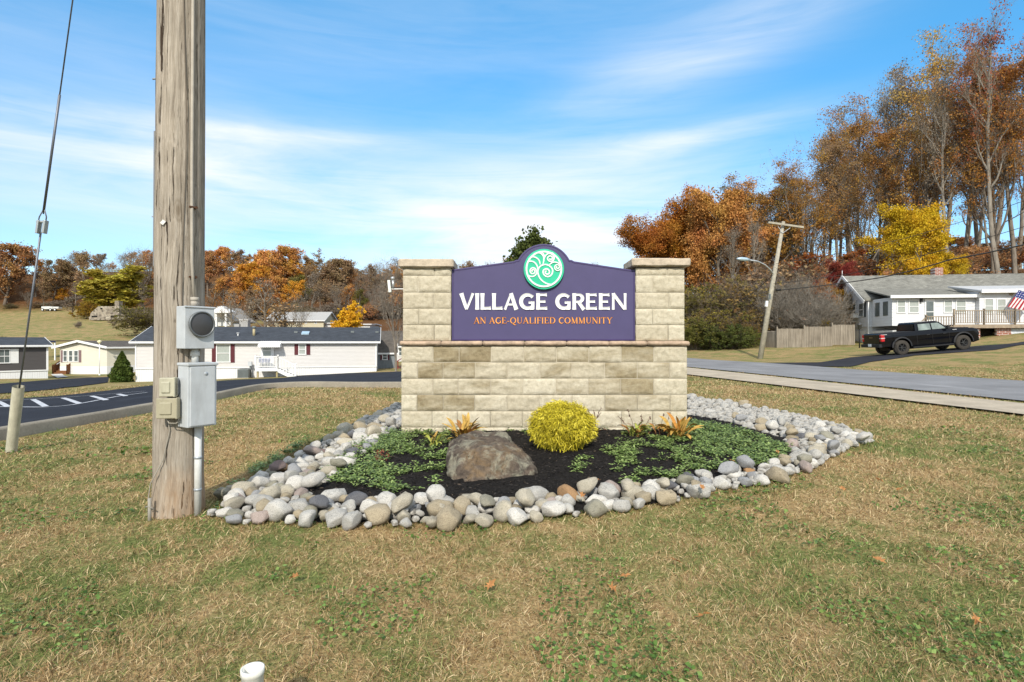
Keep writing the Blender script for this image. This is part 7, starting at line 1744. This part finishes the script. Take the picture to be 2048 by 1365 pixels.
for i in range(17):
    px=1470+i*35+g_.uniform(-10,10); sk_=float(np.interp(px,[1440,1530,1600,1700,1800,1900,1990,2060],[380,355,300,200,140,60,10,-20]))
    yt=sk_+(420-sk_)*g_.uniform(.22,.62); kd=g_.choice(['tallB','tallD','tallB','tallA','tallC']); c=g_.choice([BRN,(.36,.19,.05),DOL,GBR,(.40,.20,.05)])
    tr(kd,px,96+g_.uniform(0,16),yt,c,f"{'leafy' if kd in('tallB','tallD') else 'thin-leaved'} {cname.get(c,'orange-brown')} tree deeper in the right wood, {'above the street lamp' if px<1560 else 'above the picket fence' if px<1690 else 'left of the yellow maple' if px<1770 else 'above the yellow maple' if px<1870 else 'above the brick chimney' if px<1950 else 'above the flag'}",1.15)
g_=random.Random(17); 
for i in range(16):
    px=1500+i*37+g_.uniform(-12,12); c=g_.choice([RUS,RUS,BRN,(.36,.13,.03)])
    yt=float(np.interp(px,[1500,1650,1800,1950,2060],[520,505,500,490,480]))+g_.uniform(-15,25)
    tree('shrubT' if i%3 else 'oakC',px,66+g_.uniform(0,10),yt,c,f"{cname.get(c,'deep orange')} understorey tree of the right wood, {'above the picket fence' if px<1700 else ('left of the roof chimney' if px<1870 else 'behind the roof of the white house')}",'tree',group='low russet trees under the right wood',wid=g_.uniform(1.2,1.7) if i%3 else 1.6)
tree('oakD',1488,80,372,(.36,.19,.05),'upswept brown tree filling the dip between the orange oaks and the tall wood',wid=1.2); tree('tallB',1508,82,352,(.38,.20,.05),'brown tree over the left end of the crossarm',wid=1.2)
for i in range(14):
    px=1530+i*40; tree('oakB' if i%2 else 'oakD',px,112,(500 if px<1700 else 470)+(i*37%30),BRN if i%3 else RUS,f"low brown background tree deep in the right wood, {'over the fence' if px<1700 else 'behind the yellow maple' if px<1870 else 'between the tall trunks over the house'}",group='low trees deep in the right wood',wid=1.7)
tree('maple',1828,62,396,(.66,.44,.025),'bright yellow maple glowing behind the white house roof',wid=.92)
tree('maple',1905,64,500,(.62,.42,.03),'lower right spread of yellow maple leaves beside the roof chimney',wid=1.1)
tree('maple',1690,60,515,(.26,.05,.035),'dark red low tree behind the left gable of the white house',wid=.8); tree('maple',1655,60,560,(.44,.17,.03),'orange tree over the stockade fence beside the gable',wid=1.0); tree('maple',1692,58,575,(.46,.24,.03),'yellow-orange bush tree touching the gable of the white house',wid=1.0)
tree('shrubL',1640,56,635,(.50,.36,.02),'golden low shrub peeping over the fence','shrub',wid=1.0)
tree('shrubB',1585,56,510,(.25,.17,.12),'wide round bare grey shrub behind the fence and leaning pole','shrub',wid=1.2); tree('shrubB',1625,57,525,(.25,.17,.12),'second bare grey shrub, behind the middle of the fence','shrub',wid=1.2); tree('shrubB',1545,58,530,(.25,.17,.12),'bare grey shrub partly behind the leaning pole shaft','shrub',wid=1.0)
br=[('shrubT',1385,62,555,(.42,.33,.04),1.0,'yellow-green vine-covered bush beside the right pier'),('shrubL',1400,60,575,(.36,.29,.04),.8,'yellowish upright bush right of the wall'),('shrubT',1425,58,545,OLV,1.1,'tall olive brush right of the wall'),('shrubT',1450,60,530,(.22,.17,.06),1.0,'tall brown-olive tangle left of the street lamp'),('shrubT',1480,58,550,(.25,.17,.06),1.2,'brown vine tangle under the street lamp'),('shrubT',1510,60,560,(.30,.22,.05),1.0,'brown-yellow tangle behind the leaning pole base'),
    ('shrubL',1390,54,632,(.13,.13,.03),1.1,'low dark green hedge mass next to the wall by the street'),('shrubL',1425,53,648,(.09,.11,.03),1.4,'dark green bramble mound along the street, second from the wall'),('shrubL',1465,52,645,(.10,.12,.03),1.3,'green bramble mound along the street, third from the wall'),('shrubL',1497,52,650,(.12,.13,.03),1.1,'green bramble mound nearest the leaning pole'),('shrubT',1440,55,610,(.24,.19,.04),1.4,'mid-height olive-brown brush above the green brambles'),('shrubT',1480,54,615,(.26,.18,.05),1.2,'mid-height brown brush above the brambles by the pole'),('shrubT',1405,56,605,(.28,.22,.05),1.2,'mid-height yellow-brown brush right of the wall'),
    ('shrubL',1365,64,600,DOL,1.3,'dark brush hidden mostly behind the right pier'),('shrubL',1330,68,600,DOL,1.4,'dark brush behind the wall')]
for k,px,Y,yt,c,wd,l in br: tr(k,px,Y,yt,c,l,wd,'shrub')
for i,(px,yt) in enumerate(((1035,560),(1075,566),(1110,555),(1150,562),(1190,570),(1225,560),(1262,572),(1300,562))):
    k_=('oakC','bareA','oakB','oakC','bareB','oakA','oakC','oakB')[i]; c_=(BRN,GBR,RUS,ORG,GBR,BRN,OLV,BRN)[i]
    tree(k_,px,170+6*(i%3),yt,c_,f"{kword[k_]} {cname[c_]} far tree hidden low behind the sign panel",group='far trees behind the stone wall',wid=1.5)
